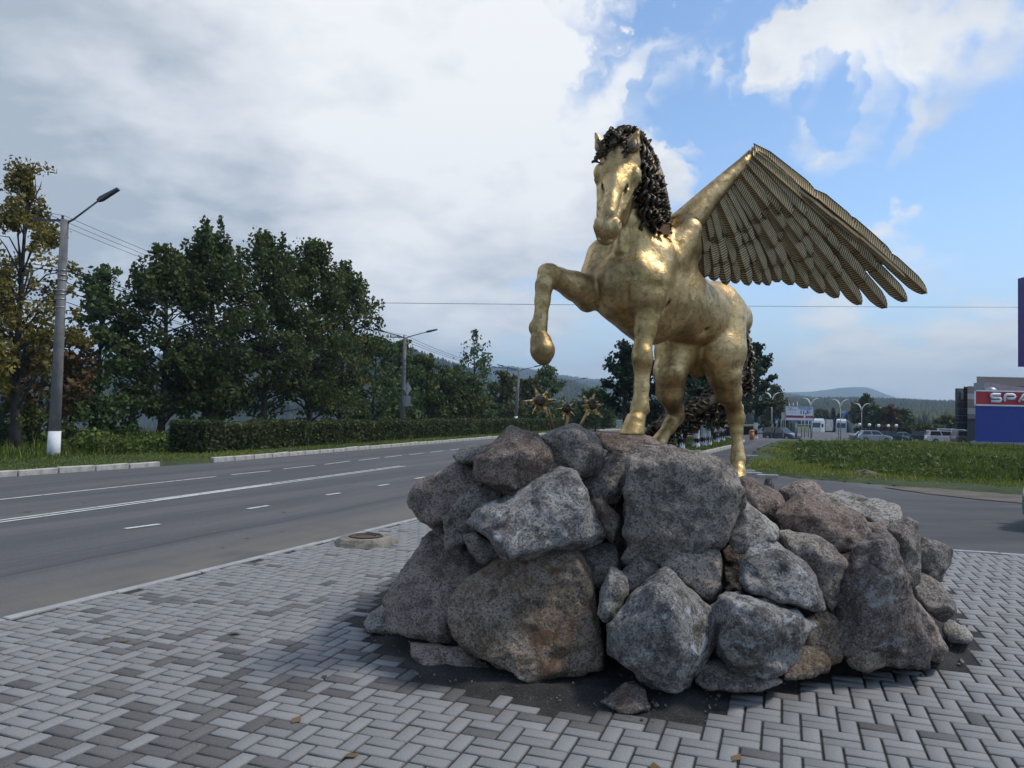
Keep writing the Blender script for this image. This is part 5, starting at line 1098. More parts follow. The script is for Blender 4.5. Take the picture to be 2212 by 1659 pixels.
# clipped hedge along the road
hy = np.arange(25.4, 84, .12); rg = np.random.default_rng(21); n = 52000
t = rg.random(n) ** 1.5; y = 25.4 + (84 - 25.4) * t; endf = rg.random(n) < .02; y = np.where(endf, 25.4, y); x0 = kx(y) - 2.2
wv = .10 * np.sin(y * 2.1) + .06 * np.sin(y * 5.3 + 1)
face = rg.random(n); hh = 1.02 + .05 * np.sin(y * 1.3) + .04 * np.sin(y * 3.7)
u = np.where(face < .62, .55 + wv * .4, np.where(face < .85, rg.uniform(-.55, .55, n), -.55)); z = np.where((face >= .62) & (face < .85), hh, rg.uniform(0.05, 1, n) * hh)
u = np.where(endf, rg.uniform(-.55, .55, n), u)
C = np.stack([x0 + u + rg.normal(0, .05, n), y + rg.normal(0, .05, n), z + rg.normal(0, .04, n)], -1)
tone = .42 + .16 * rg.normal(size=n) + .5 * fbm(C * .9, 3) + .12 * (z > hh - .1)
ho = thing('hedge', 'long clipped dark green hedge running along the far side of the road', 'hedge', (float(kx(25.4)) - 2.2, 25.4, 0)); hb = np.array(ho.location)
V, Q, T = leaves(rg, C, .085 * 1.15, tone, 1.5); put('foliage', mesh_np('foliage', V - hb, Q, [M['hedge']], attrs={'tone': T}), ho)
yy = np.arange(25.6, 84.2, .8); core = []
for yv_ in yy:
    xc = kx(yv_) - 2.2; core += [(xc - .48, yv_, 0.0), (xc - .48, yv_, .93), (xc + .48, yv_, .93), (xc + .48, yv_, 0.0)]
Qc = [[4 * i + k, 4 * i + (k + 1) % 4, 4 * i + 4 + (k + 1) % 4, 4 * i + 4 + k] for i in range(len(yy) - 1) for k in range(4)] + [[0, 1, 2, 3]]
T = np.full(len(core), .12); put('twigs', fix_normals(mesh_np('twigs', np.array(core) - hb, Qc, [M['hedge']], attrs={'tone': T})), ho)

# grass
def blades(rng, X, Y, Z, hgt, wid, tone, lean=.5):
    n = len(X); th = rng.uniform(0, 6.28, n); d = np.stack([np.cos(th), np.sin(th), 0 * th], -1); b = np.stack([X, Y, Z], -1); q = np.stack([-d[:, 1], d[:, 0], 0 * th], -1)
    l = rng.uniform(.1, lean, n)[:, None]; h_ = hgt[:, None]; w_ = wid[:, None]; up = np.array([0, 0, 1.0])
    V = np.stack([b - q * w_, b + q * w_, b + q * w_ * .75 + d * l * h_ * .35 + up * h_ * .6, b + d * l * h_ + up * h_ * np.sqrt(1 - .5 * l * l), b - q * w_ * .75 + d * l * h_ * .35 + up * h_ * .6], 1).reshape(-1, 3)
    i = np.arange(n)[:, None] * 5; Q = np.concatenate([i + [0, 1, 2, 4], i + [4, 2, 3, 3]], 0)
    F3 = (i + [4, 2, 3]); return V, Q, np.repeat(np.clip(tone, 0, 1), 5)
def blade_obj(name, *a):
    V, Q, T = blades(*a); n = len(V) // 5; i = np.arange(n)[:, None] * 5; tri = np.concatenate([i + [0, 1, 2], i + [0, 2, 4], i + [4, 2, 3]], 0)
    return V, tri, T
rg = np.random.default_rng(31)
n = 46000; y = 13 + 50 * rg.random(n) ** 1.7; o_ = rg.random(n) ** 1.2 * 6.5; x = kx(y) - .18 - o_; z = np.interp(-o_, offs[::-1], zz[::-1])
pn = np.stack([x, y, 0 * x], -1); patch = fbm(pn * .45, 3); hh = (.05 + .22 * ss(1.2, 4.5, o_)) * np.exp(rg.normal(0, .3, n)) * (1 + .9 * patch); dk = 0.5 + .15 * rg.normal(size=n) + .5 * patch - .15 * ss(2, 5, o_) + .35 * (rg.random(n) < .06)
V, Q, T = blade_obj('grass', rg, x, y, z, hh, .008 + .004 * (y / 20), dk)
tag(put('grass', mesh_np('grass', V, Q, [M['grass']], attrs={'tone': T})), kind='stuff')
# dry tall stalks left of the hedge
n = 2600; c = G(262, 958)[:2]; x = rg.normal(c[0] - .6, 1.1, n); y = rg.normal(c[1] - .6, 1.6, n); ok = (x < kx(y) - 1.2); x, y = x[ok], y[ok]
V, Q, T = blade_obj('dry_grass', rg, x, y, 0 * x + .05, .55 * np.exp(rg.normal(0, .3, len(x))), .008 + 0 * x, rg.random(len(x)))
tag(put('dry_grass', mesh_np('dry_grass', V, Q, [M['drygrass']], attrs={'tone': T})), kind='stuff')
# leafy weeds at the foot of the verge
n = 5200; y = 23.2 + 5 * rg.random(n); o_ = rg.uniform(2.6, 5.0, n); x = kx(y) - o_; z = .05 + rg.random(n) * (.55 + .9 * np.clip(fbm(np.stack([x, y, 0 * x], -1) * .8, 3), -.4, .6))
V, Q, T = leaves(rg, np.stack([x, y, z], -1), .09, .35 + .2 * rg.normal(size=n) + .15 * z); tag(put('weeds', mesh_np('weeds', V, Q, [M['weed']], attrs={'tone': T})), kind='stuff')

# ---- grassy mound beside the drive
mpx = [(1609, 1014), (1700, 1026), (1800, 1034), (1905, 1042), (2010, 1050), (2110, 1058), (2212, 1066), (2500, 1090)]
fr_ = [G(x, y)[:2] for x, y in mpx]; bk_ = [G(1622, 985)[:2], G(1642, 968)[:2], G(1668, 957)[:2], G(1692, 950)[:2]]
MO = np.array(fr_ + [np.array([44, 25.0]), np.array([46, 52.0]), np.array([24, 56.0])] + bk_[::-1])
xs = np.arange(6.5, 46, .45); ys = np.arange(14, 60, .45); X, Y = np.meshgrid(xs, ys); ins = in_poly(MO, X, Y); dist = edge_dist(MO, X, Y) * np.where(ins, 1, -1)
def mound_z(x, y, dist):
    pn = np.stack([x, y, 0 * x], -1)
    return RZ + .03 + .10 * ss(-.1, .5, dist) + (.10 + .22 * ss(20, 14, x)) * ss(2.2, 7.5, dist) * (1 - .9 * ss(19, 25, x)) + .11 * fbm(pn * .35, 3) * ss(.8, 4, dist)
Z = mound_z(X, Y, dist); Z = np.where(dist < -.2, RZ - .15, Z); i = np.arange(X.size).reshape(X.shape); Q = np.stack([i[:-1, :-1], i[:-1, 1:], i[1:, 1:], i[1:, :-1]], -1).reshape(-1, 4); kq = (dist > -.5).ravel()[Q].all(1)
Vs = np.stack([X, Y, Z], -1).reshape(-1, 3); used = np.unique(Q[kq]); remap = np.full(len(Vs), -1); remap[used] = np.arange(len(used))
tag(put('grass_mound', mesh_np('grass_mound', Vs[used], remap[Q[kq]], [M['earth']], True)), kind='structure')
n = 150000; x = rg.uniform(7, 34, n); y = 17 + 33 * rg.random(n) ** 1.35; ok = in_poly(MO, x, y) & (np.abs(x / y) < .72); x, y = x[ok], y[ok]; dd = edge_dist(MO, x, y); ok = dd > .15 * rg.random(len(x)); x, y, dd = x[ok], y[ok], dd[ok]
pn = np.stack([x, y, 0 * x], -1); patch = fbm(pn * .5, 3); front = ss(3.2, 1.4, dd + .8 * patch)
thin = (dd < 1.0) & (x > 9.5) & (rg.random(len(x)) < ss(1.1, .3, dd + .6 * patch)); x, y, dd, patch, front, pn = x[~thin], y[~thin], dd[~thin], patch[~thin], front[~thin], pn[~thin]
hh = (.06 + .10 * ss(1.2, 4.0, dd)) * np.exp(rg.normal(0, .35, len(x))) * (1 + .8 * patch); tone = .40 + .24 * front + .14 * rg.normal(size=len(x)) + .45 * patch + .3 * (rg.random(len(x)) < .05)
V, Q, T = blade_obj('grass', rg, x, y, mound_z(x, y, dd) - .01, hh, .008 + .00045 * y, tone); tag(put('mound_grass', mesh_np('mound_grass', V, Q, [M['grass']], attrs={'tone': T})), kind='stuff')
n = 30000; x = rg.uniform(8, 36, n); y = 19 + 28 * rg.random(n) ** 1.2; ok = in_poly(MO, x, y) & (np.abs(x / y) < .72); x, y = x[ok], y[ok]; dd = edge_dist(MO, x, y); pn = np.stack([x, y, 0 * x], -1); pt = fbm(pn * .55 + 4, 3)
ok = (dd > 1.6) & (pt > -.30 + .5 * ss(3.0, 1.4, dd)); x, y, dd, pt = x[ok], y[ok], dd[ok], pt[ok]; top = (.08 + .30 * np.clip(pt + .35, 0, .9)) * (1 - .45 * ss(17, 22, x)); z = mound_z(x, y, dd) + rg.random(len(x)) ** .7 * top
V, Q, T = leaves(rg, np.stack([x, y, z], -1), .085 + .0012 * y, .20 + .17 * rg.normal(size=len(x)) + .50 * (z - mound_z(x, y, dd)) + .45 * fbm(pn[ok] * .33 + 9, 2), 1.6); tag(put('mound_weeds', mesh_np('mound_weeds', V, Q, [M['weed']], attrs={'tone': T})), kind='stuff')
# bare dirt along the mound's foot at the right
dp = [G(1905, 1048), G(2000, 1048), G(2110, 1050), G(2300, 1056), G(2300, 1090), G(2110, 1074), G(2000, 1062)]
V = np.array([(p[0], p[1], RZ + .02) for p in dp]); tag(put('bare_dirt', mesh_np('bare_dirt', V, [list(range(len(V)))], [M['dirt']])), kind='structure')
# clods of earth with pale stones on the mound's foot
for i, (px, py, r, mt, lab) in enumerate(((1868, 1030, .34, 'dirt', 'larger heap of dug earth with a pale stone at the foot of the grass mound'), (1842, 1028, .2, 'dirt', 'small earth clod left of the larger heap on the mound foot'), (1790, 1026, .16, 'dirt', 'flat earth clod further left along the mound foot'))):
    c = G(px, py); rg2 = np.random.default_rng(200 + i); S = SDF((-.8, -.6, -.3), (.8, .6, .5), .04); S.ell((0, 0, 0), (r * 1.5, r, r * .62), np.eye(3), .05); sl, g = S._sub(S.org, S.org + S.h * S.n); S.F += .16 * fbm(g * 6 + i * 3, 3) * r * 2; V, Q = surface_nets(S.F, S.org, S.h)
    tag(put('earth_clod', mesh_np('earth_clod', V, Q, [M[mt]], True), None, (c[0], c[1], RZ + .05)), lab, 'earth heap', 'earth clods at the mound foot')
# grass strip under the whitewashed row, with its own white kerb
sp_ = [G(1395, 985), G(1495, 986), G(1530, 976), G(1580, 964), G(1606, 952), G(1560, 946), G(1500, 945), G(1420, 948), G(1380, 955)]
V = np.array([(p[0], p[1], .04) for p in sp_]); tag(put('grass_strip', mesh_np('grass_strip', V, [list(range(len(V)))], [M['earth']])), kind='structure')
SP = np.array([p[:2] for p in sp_]); n = 14000; x = rg.uniform(SP[:, 0].min(), SP[:, 0].max(), n); y = rg.uniform(SP[:, 1].min(), SP[:, 1].max(), n); ok = in_poly(SP, x, y); x, y = x[ok], y[ok]
V, Q, T = blade_obj('g', rg, x, y, 0 * x + .03, .10 * np.exp(rg.normal(0, .3, len(x))), .022 + 0 * x, .35 + .15 * rg.normal(size=len(x))); tag(put('strip_grass', mesh_np('strip_grass', V, Q, [M['grass']], attrs={'tone': T})), kind='stuff')
k2 = tag(thing('drive_kerb', None, None), kind='structure'); kp = [G(1395, 991)[:2], G(1495, 987)[:2], G(1530, 977)[:2], G(1580, 965)[:2], G(1607, 953)[:2]]
for a_, b_ in zip(kp[:-1], kp[1:]):
    L = np.linalg.norm(b_ - a_); m_ = max(1, int(L))
    for s in range(m_):
        p = a_ + (b_ - a_) * (s + .5) / m_; o = put('kerbstone', st, k2, (p[0], p[1], -.02 + random.uniform(-.01, .01))); o.rotation_euler = (0, 0, math.atan2((b_ - a_)[1], (b_ - a_)[0]) - math.pi / 2); o.scale = (1, L / m_ * .99, 1)
for px, py, L in ((1660, 1027, .6), (1630, 1022, .5), (1617, 1017, .45), (1626, 985, .5)):
    p = G(px, py); o = put('kerbstone', st, k2, (p[0] - .1, p[1] - .2, -.06)); o.rotation_euler = (0, 0, 1.35); o.scale = (1, L, .8)
# ------------------------------------------------------------------ street things
def arr(*a): return np.array(a, float)
def lamp_post(label, foot, H, r, arms, rz, tilt=(0, 0), bars=True, lamps=True, foot_white=1.15):
    "round concrete post; arms: list of (side, length, rise)"
    o = thing('lamp_post', label, 'lamp post', foot, rz, 'concrete lamp posts along the road'); ax = lambda t: arr(tilt[0] * t, tilt[1] * t, H * t)
    put('pole', MB().tube([ax(0), ax(.5), ax(1)], [r, r * .82, r * .64], 14).out('pole', M['concrete'], True), o)
    put('whitewashed_foot', MB().tube([ax(-.02), ax(foot_white / H)], [r * 1.05, r * 1.03], 14).out('whitewashed_foot', M['whitewash'], True), o)
    top = ax(1)
    for s, L, rise in arms:
        a = put('arm', MB().tube([top + arr(0, 0, -.12), top + arr(s * .25, 0, .02), top + arr(s * L, 0, rise)], [.032, .03, .024], 7).out('arm', M['iron'], True), o)
        if lamps:
            d = unit(arr(s * L, 0, rise)); e = top + arr(s * L, 0, rise); n_ = arr(-d[2] * s, 0, abs(d[0])) ; hb_ = MB(); y = arr(0, .085, 0)
            pts = [e - d * .08, e + d * .62]; V = []
            for p, w_, hgt in ((pts[0], .6, .035), (pts[0] + d * .12, 1, .06), (pts[1], .85, .035)):
                V += [p - y * w_ - n_ * hgt, p + y * w_ - n_ * hgt, p + y * w_ * .8 + n_ * hgt, p - y * w_ * .8 + n_ * hgt]
            hb_.add(V, [[0, 1, 2, 3], [11, 10, 9, 8]] + [[i * 4 + k, i * 4 + (k + 1) % 4, i * 4 + 4 + (k + 1) % 4, i * 4 + 4 + k] for i in range(2) for k in range(4)])
            put('lamp_head', fix_normals(hb_.out('lamp_head', M['iron'])), a)
    if bars:
        cb_ = put('crossbar', MB().box((-.42, 0, H * 1.0 - .02), (.92, .06, .06)).out('crossbar', M['iron']), o)
        for x in (-.82, -.42, -.02): put('insulator', MB().lathe((x, 0, H + .01), [(.02, 0), (.045, .03), (.03, .06), (.045, .09), (.02, .12), (.005, .13)], 8).out('insulator', M['insulator'], True), cb_)
    return o
b1 = G(115, 994); b1[2] = .02; H1 = P(135, 472, (b1 - CAM) @ _F)[2]
lp1 = lamp_post('nearest concrete lamp post with whitewashed foot and a single lamp arm, behind the far kerb', b1, H1, .165, [(1, 1.0, .62)], 0.0, (0.05, 0), foot_white=.82)
for z in (.785, .765, .745, .70, .685, .665, .63): put('steel_band', MB().tube([(0.05 * z, 0, H1 * z), (0.05 * z, 0, H1 * z + .03)], [.134, .134], 14).out('steel_band', M['galv'], True), lp1)
for z, s in ((.805, 1), (.70, 1), (.585, 1), (.885, -1)): put('hook', MB().tube([(0.05 * z + .1 * s, 0, H1 * z), (0.05 * z + .34 * s, .02, H1 * z + .01), (0.05 * z + .36 * s, .02, H1 * z - .05)], .014, 5).out('hook', M['iron']), lp1)
d2 = 46.0; b2 = P(868, 925, d2); b2[2] = .05; H2 = P(869, 729, d2)[2]
lp2 = lamp_post('second concrete lamp post with two lamp arms and signs seen from behind', b2, H2, .15, [(1, 1.36, .33), (-1, 1.36, .33)], -.1, (.05, 0), foot_white=.9)
d3 = 72.0; b3 = P(1113, 922, d3); b3[2] = .05; H3 = P(1119, 800, d3)[2]
lp3 = lamp_post('third concrete lamp post with two lamp arms, leaning a little, above the olive trees', b3, H3, .17, [(1, 1.5, .34), (-1, 1.5, .34)], -.1, (.25, 0))
d4 = 96.0; b4 = P(1226, 918, d4); b4[2] = .0; H4 = P(1228, 824, d4)[2]
lp4 = lamp_post('thin distant lamp post with two pale arms behind the metal flowers', b4, H4, .10, [(1, 1.8, .38), (-1, 1.8, .38)], -.1, foot_white=.6)
b5 = P(1317, 915, 150.0); b5[2] = 0; lamp_post('thin furthest lamp post just left of the dense dark poplar', b5, P(1317, 838, 150.0)[2], .1, [(1, 2.2, .4), (-1, 2.2, .4)], -.1, foot_white=.6)
# road signs on the second post, seen from the back
sg = thing('road_sign', 'grey backs of a diamond sign and an oblong plate fixed to the second lamp post', 'road sign', b2 + (.3, -.1, 0))
q1 = P(880, 839, d2) - b2 - (.3, -.1, 0); q2 = P(878, 866, d2) - b2 - (.3, -.1, 0)
dm = MB(); s_ = .42; dm.add([q1 + (0, 0, s_), q1 + (s_ * .55, .15, 0), q1 + (0, 0, -s_), q1 + (-s_ * .55, -.15, 0)] + [q1 + (0, .03, s_), q1 + (s_ * .55, .18, 0), q1 + (0, .03, -s_), q1 + (-s_ * .55, -.12, 0)], [[0, 1, 2, 3], [7, 6, 5, 4], [0, 4, 5, 1], [1, 5, 6, 2], [2, 6, 7, 3], [3, 7, 4, 0]])
put('diamond_plate', fix_normals(dm.out('diamond_plate', M['sign_back'])), sg)
put('oblong_plate', MB().box(q2, (.5, .03, .62), .25).out('oblong_plate', M['sign_back']), sg)
put('bracket', MB().box(q1 * .5 + q2 * .5 + (0, -.03, 0), (.05, .04, 1.5)).box(q1 + (-.25, -.04, 0), (.6, .03, .05)).out('bracket', M['galv']), sg)
# overhead lines
def sag(a, b, s=.35, n=14): return [a + (b - a) * t + arr(0, 0, -4 * s * t * (1 - t)) for t in np.linspace(0, 1, n)]
def cable(label, a, b, s=.35, r=.011, group='overhead wires'):
    a, b = np.asarray(a, float), np.asarray(b, float); base = a.copy()
    return tag(put('cable', MB().tube([p - base for p in sag(a, b, s)], r, 5, cap=False).out('cable', M['wire']), None, base), label, 'cable', group)
def on(bp, tilt, H, t, dx=0, dz=0): return bp + arr(tilt * t + dx, 0, H * t + dz)
for dx, k in ((-.82, 'outer left'), (-.42, 'middle'), (-.02, 'inner')):
    cable('thin top wire from the nearest lamp post to the second, %s insulator' % k, on(b1, .05, H1, 1, dx, .12), on(b2, .05, H2, 1, dx, .12), .45, .007)
    cable('thin top wire leaving the photo at the left, %s insulator' % k, on(b1, .05, H1, 1, dx, .12), on(b1, .05, H1, 1, dx - 12, .12) + arr(0, -25, 0), .45, .007)
    cable('thin wire from the second lamp post to the third, %s insulator' % k, on(b2, .05, H2, 1, dx, .12), on(b3, .25, H3, 1, dx, .12), .5, .012)
for i, (t, nm) in enumerate(((.80, 'uppermost'), (.785, 'second'), (.735, 'third'), (.70, 'fourth'), (.655, 'lowest'))):
    cable('%s black cable in the bundle between the nearest lamp post and the second' % nm, on(b1, .05, H1, t, .16), on(b2, .05, H2, t * .97, .16), .55 + .07 * i, .012 + .004 * (i % 2))
    cable('%s black cable running left out of the photo from the nearest lamp post' % nm, on(b1, .05, H1, t, -.12), on(b1, .05, H1, t, -12) + arr(0, -24, .1 * i), .4 + .05 * i, .012 + .004 * (i % 2))
cable('single long wire crossing the sky level behind the raised foreleg and the rump', P(700, 653, 33), P(2600, 663, 60), .10, .011)
cable('flat black cable from the nearest lamp post toward the slim dark tree', on(b1, .05, H1, .62, .16), P(420, 662, 31), .12, .012)

# three metal flowers behind the pile
def flower(label, center, foot, R, seed, face, petals=6):
    rng = np.random.default_rng(seed); o = thing('metal_flower', label, 'metal flower', foot, 0, 'golden metal flowers on stems'); c = center - foot; f = unit(face); u = unit(np.cross(f, (0, 0, 1))); v = np.cross(u, f)
    mid = c * .55 + arr(.02, 0, .04); put('stem', MB().tube([(0, 0, 0), mid, c + -f * .02], [.013, .012, .011], 8).out('stem', M['gold'], True), o)
    for layer in (0, 1):
        for k in range(petals):
            th = 2 * math.pi * (k + .5 * layer) / petals + rng.uniform(-.12, .12); d = u * math.cos(th) + v * math.sin(th); q = -u * math.sin(th) + v * math.cos(th); L = R * (rng.uniform(.85, 1.12) if layer == 0 else rng.uniform(.5, .75)); lift = (.15 + .35 * layer) + rng.uniform(-.1, .25); dd = unit(d + f * lift); nn = unit(np.cross(q, dd)); wd = L * .22
            V, Fc, nb = [], [], 7
            for i in range(nb + 1):
                t = i / nb; w_ = wd * (1 - t) * min(1, .55 + 2.2 * t) + .003; rdg = .012 * (i % 2)
                V += [c + dd * L * t - q * w_ + nn * (rdg - .012), c + dd * L * t + nn * (.022 * (1 - t) + rdg * .3), c + dd * L * t + q * w_ + nn * (rdg - .012)]
            Fc = [[i * 3 + j, i * 3 + j + 1, i * 3 + 4 + j, i * 3 + 3 + j] for i in range(nb) for j in range(2)]; n0 = len(V); V += [p - nn * .006 for p in V]; Fc += [[n0 + a for a in reversed(q_)] for q_ in Fc]
            put('petal', mesh_np('petal', np.array(V), Fc, [M['gold_bright']]), o)
    hub = MB()
    for k in range(5): a = rng.uniform(0, 6.28); p = c + f * .03 + (u * math.cos(a) + v * math.sin(a)) * R * .10; hub.lathe(p, [(.002, -.03), (.028, -.012), (.034, .008), (.018, .03), (.002, .034)], 8)
    put('flower_heart', hub.out('flower_heart', M['bronze']), o)
flower('tallest metal flower with striped golden petals, left of three behind the boulders', P(1167, 868, 5.9), P(1195, 935, 5.95), .125, 1, (-.25, -1, .15))
flower('smallest metal flower, facing the viewer between the two taller ones', P(1223, 884, 6.0), P(1219, 945, 6.0), .085, 2, (.1, -1, .2), 5)
flower('metal flower bending right on a slanting stem, nearest the standing foreleg', P(1275, 878, 5.9), P(1244, 938, 5.9), .125, 3, (.5, -.8, .45))

# ---- cars
def car(label, loc, yaw, L, Wd, Hh, paint, kind='hatch', group=None, tall=False):
    o = thing('parked_car', label, 'car', loc, yaw, group); pz = carpaint(label[:12], paint) if not isinstance(paint, str) else M[paint]
    r = .155 * min(L, 4.4) / 2; sill, belt = Hh * .16, Hh * (.60 if not tall else .58)
    prof = {'hatch': ((.0, .30), (.01, .52), (.10, .62), (.0, 0)), }
    hood = .24 if kind != 'van' else .14
    body = [(-L / 2 + .02, sill + .08), (-L / 2, belt * .72), (-L / 2 + .08, belt), (L / 2 - L * hood, belt + .02), (L / 2 - .25, belt * .86), (L / 2 - .04, belt * .70), (L / 2, sill + .16), (L / 2 - .08, sill), (-L / 2 + .10, sill)]
    if kind == 'sedan': body[2:4] = [(-L / 2 + .06, belt * .96), (-L / 2 + L * .16, belt), (L / 2 - L * hood, belt + .02)]
    m_ = MB(); n = len(body)
    ring = lambda f, dz: [(x, f * Wd / 2 * (1 - .10 * max(0, abs(x) / (L / 2) - .75) * 4), z + dz) for x, z in body]
    def shrink(k): cx_, cz_ = 0, sum(z for _, z in body) / n; return [(x * k, cz_ + (z - cz_) * k) for x, z in body]
    V = []
    for f, k in ((-1, .93), (-.90, 1.0), (.90, 1.0), (1, .93)):
        for x, z in shrink(k): V.append((x, f * Wd / 2 * (1 - .30 * max(0, abs(x) / (L / 2) - .72)), z))
    Fc = [list(range(n - 1, -1, -1)), [3 * n + i for i in range(n)]] + [[i_ * n + i, i_ * n + (i + 1) % n, (i_ + 1) * n + (i + 1) % n, (i_ + 1) * n + i] for i_ in range(3) for i in range(n)]
    m_.add(V, Fc); put('body', fix_normals(m_.out('body', pz, False)), o)
    x0, x1 = {'hatch': (-L / 2 + .10, L / 2 - L * .26), 'wagon': (-L / 2 + .06, L / 2 - L * .27), 'sedan': (-L / 2 + L * .17, L / 2 - L * .28), 'van': (-L / 2 + .03, L / 2 - L * .15)}[kind]
    t0, t1 = x0 + {'hatch': .35, 'wagon': .22, 'sedan': .55, 'van': .06}[kind], x1 - {'hatch': .75, 'wagon': .72, 'sedan': .8, 'van': .55}[kind]
    wb, wt = Wd / 2 * .90, Wd / 2 * .72
    G0 = [(x0, wb, belt), (x1, wb, belt), (t1, wt, Hh), (t0, wt, Hh)]; V = [(x, -y, z) for x, y, z in G0] + G0
    roofz = .06
    put('cabin', fix_normals(MB().add(V, [[0, 1, 2, 3], [7, 6, 5, 4], [0, 4, 5, 1], [1, 5, 6, 2], [2, 6, 7, 3], [3, 7, 4, 0]]).out('cabin', pz)), o)
    def lerp(p, q, t): return tuple(a + (b - a) * t for a, b in zip(p, q))
    for s in (-1, 1):                                  # side windows
        a, b_, c_, d_ = [(x, s * (y + .006), z) for x, y, z in G0]
        for u0, u1 in ((.06, .48), (.52, .95)):
            lo0, lo1 = lerp(a, b_, u0), lerp(a, b_, u1); hi0, hi1 = lerp(d_, c_, u0), lerp(d_, c_, u1)
            q_ = [lerp(lo0, hi0, .10), lerp(lo1, hi1, .10), lerp(lo1, hi1, .86), lerp(lo0, hi0, .86)]; put('side_window', MB().add(q_ + [(x, y - s * .004, z) for x, y, z in q_], [[0, 1, 2, 3], [7, 6, 5, 4], [0, 4, 5, 1], [1, 5, 6, 2], [2, 6, 7, 3], [3, 7, 4, 0]]).out('side_window', M['darkglass']), o)
    for nm, i0, i1, dx in (('windscreen', 1, 2, .01), ('rear_window', 0, 3, -.01)):
        a, b_ = G0[i0], G0[i1]; q_ = []
        for t, ss_ in ((.08, 1), (.08, -1), (.9, -1), (.9, 1)): p = lerp(a, b_, t); q_.append((p[0] + dx, ss_ * (p[1] - .08), p[2] + .004))
        put(nm, MB().add(q_, [[0, 1, 2, 3]]).out(nm, M['darkglass']), o)
    for sx in (-1, 1):
        for sy in (-1, 1):
            wx = sx * L * .305; wh = MB().tube([(wx, sy * (Wd / 2 - .20), r), (wx, sy * (Wd / 2 - .02), r), (wx, sy * (Wd / 2 + .005), r)], [r, r, r * .88], 16); w_ = put('wheel', wh.out('wheel', M['tyre']), o)
            put('rim', MB().tube([(wx, sy * (Wd / 2 - .02), r), (wx, sy * (Wd / 2 + .012), r)], [r * .64, r * .60], 12).out('rim', M['rim']), w_)
    for s in (-1, 1):
        put('headlight', MB().box((L / 2 - .10, s * Wd * .36, belt * .72), (.10, .26, .11)).out('headlight', M['lamp']), o)
        put('tail_light', MB().box((-L / 2 + .04, s * Wd * .39, belt * .84), (.10, .16, .22)).out('tail_light', M['redlamp']), o)
    put('bumper_trim', MB().box((L / 2 - .02, 0, sill + .10), (.10, Wd * .80, .12)).box((-L / 2 + .02, 0, sill + .12), (.08, Wd * .80, .12)).out('bumper_trim', M['trim']), o)
    put('mirror', MB().box((x1 - .18, Wd / 2 + .05, belt + .06), (.12, .16, .12)).box((x1 - .18, -Wd / 2 - .05, belt + .06), (.12, .16, .12)).out('mirror', pz), o)
    return o
def at(px, py, d): p = P(px, py, d); return p
def park(px, d, zb=None):
    p = P(px, 950, d); return arr(p[0], p[1], float(RZ + gz(p[0], p[1])) if zb is None else zb)
CG = 'cars in the parking lot'
car('silver hatchback, leftmost of the first group of parked cars above the mound', park(1890, 103), -.22, 4.1, 1.72, 1.56, (.46, .48, .51), 'hatch', CG)
car('older grey car mostly hidden behind the silver hatchback', park(1868, 107), -.3, 4.0, 1.68, 1.42, (.20, .21, .23), 'sedan', CG)
car('dark blue rounded hatchback right of the silver one', park(1927, 106), -.45, 4.2, 1.75, 1.52, (.030, .045, .075), 'hatch', CG)
car('pale greenish sedan at the right end of the first group', park(1955, 109), -.45, 4.3, 1.70, 1.42, (.36, .41, .42), 'sedan', CG)
car('large white off roader facing right, in the second group of parked cars', park(2042, 102), -.20, 4.75, 1.92, 1.72, (.74, .74, .73), 'wagon', CG, True)
car('black car mostly hidden behind the tail of the white off roader', park(2002, 107), -.5, 4.2, 1.75, 1.55, (.016, .017, .02), 'wagon', CG)
car('white panel van behind the front of the white off roader', park(2062, 112), -.35, 4.8, 1.85, 2.0, (.72, .73, .75), 'van', CG)
car('cream car between the white off roader and the white van', park(2060, 107), -.5, 4.1, 1.7, 1.5, (.60, .50, .42), 'hatch', CG)
car('grey off roader half hidden by the blue wall, its tail lamp red', park(2099, 95), -.05, 4.5, 1.80, 1.68, (.16, .15, .165), 'wagon', CG, True)
car('dark grey estate car on the side drive left of the mound', park(1688, 96), -.95, 4.5, 1.8, 1.6, (.045, .05, .06), 'wagon', None)
car('small white car far off on the main road, glimpsed between hoof and hind leg', park(1408, 120, 0.0), 2.4, 4.2, 1.7, 1.45, (.66, .67, .68), 'sedan', None)
tl = G(2190, 1150); car('teal car cut off by the right edge of the photo, on the asphalt', (tl[0] + 2.46, tl[1] + 1.35, RZ), math.pi + .72, 3.9, 1.60, 1.42, (.028, .145, .185), 'hatch', None)

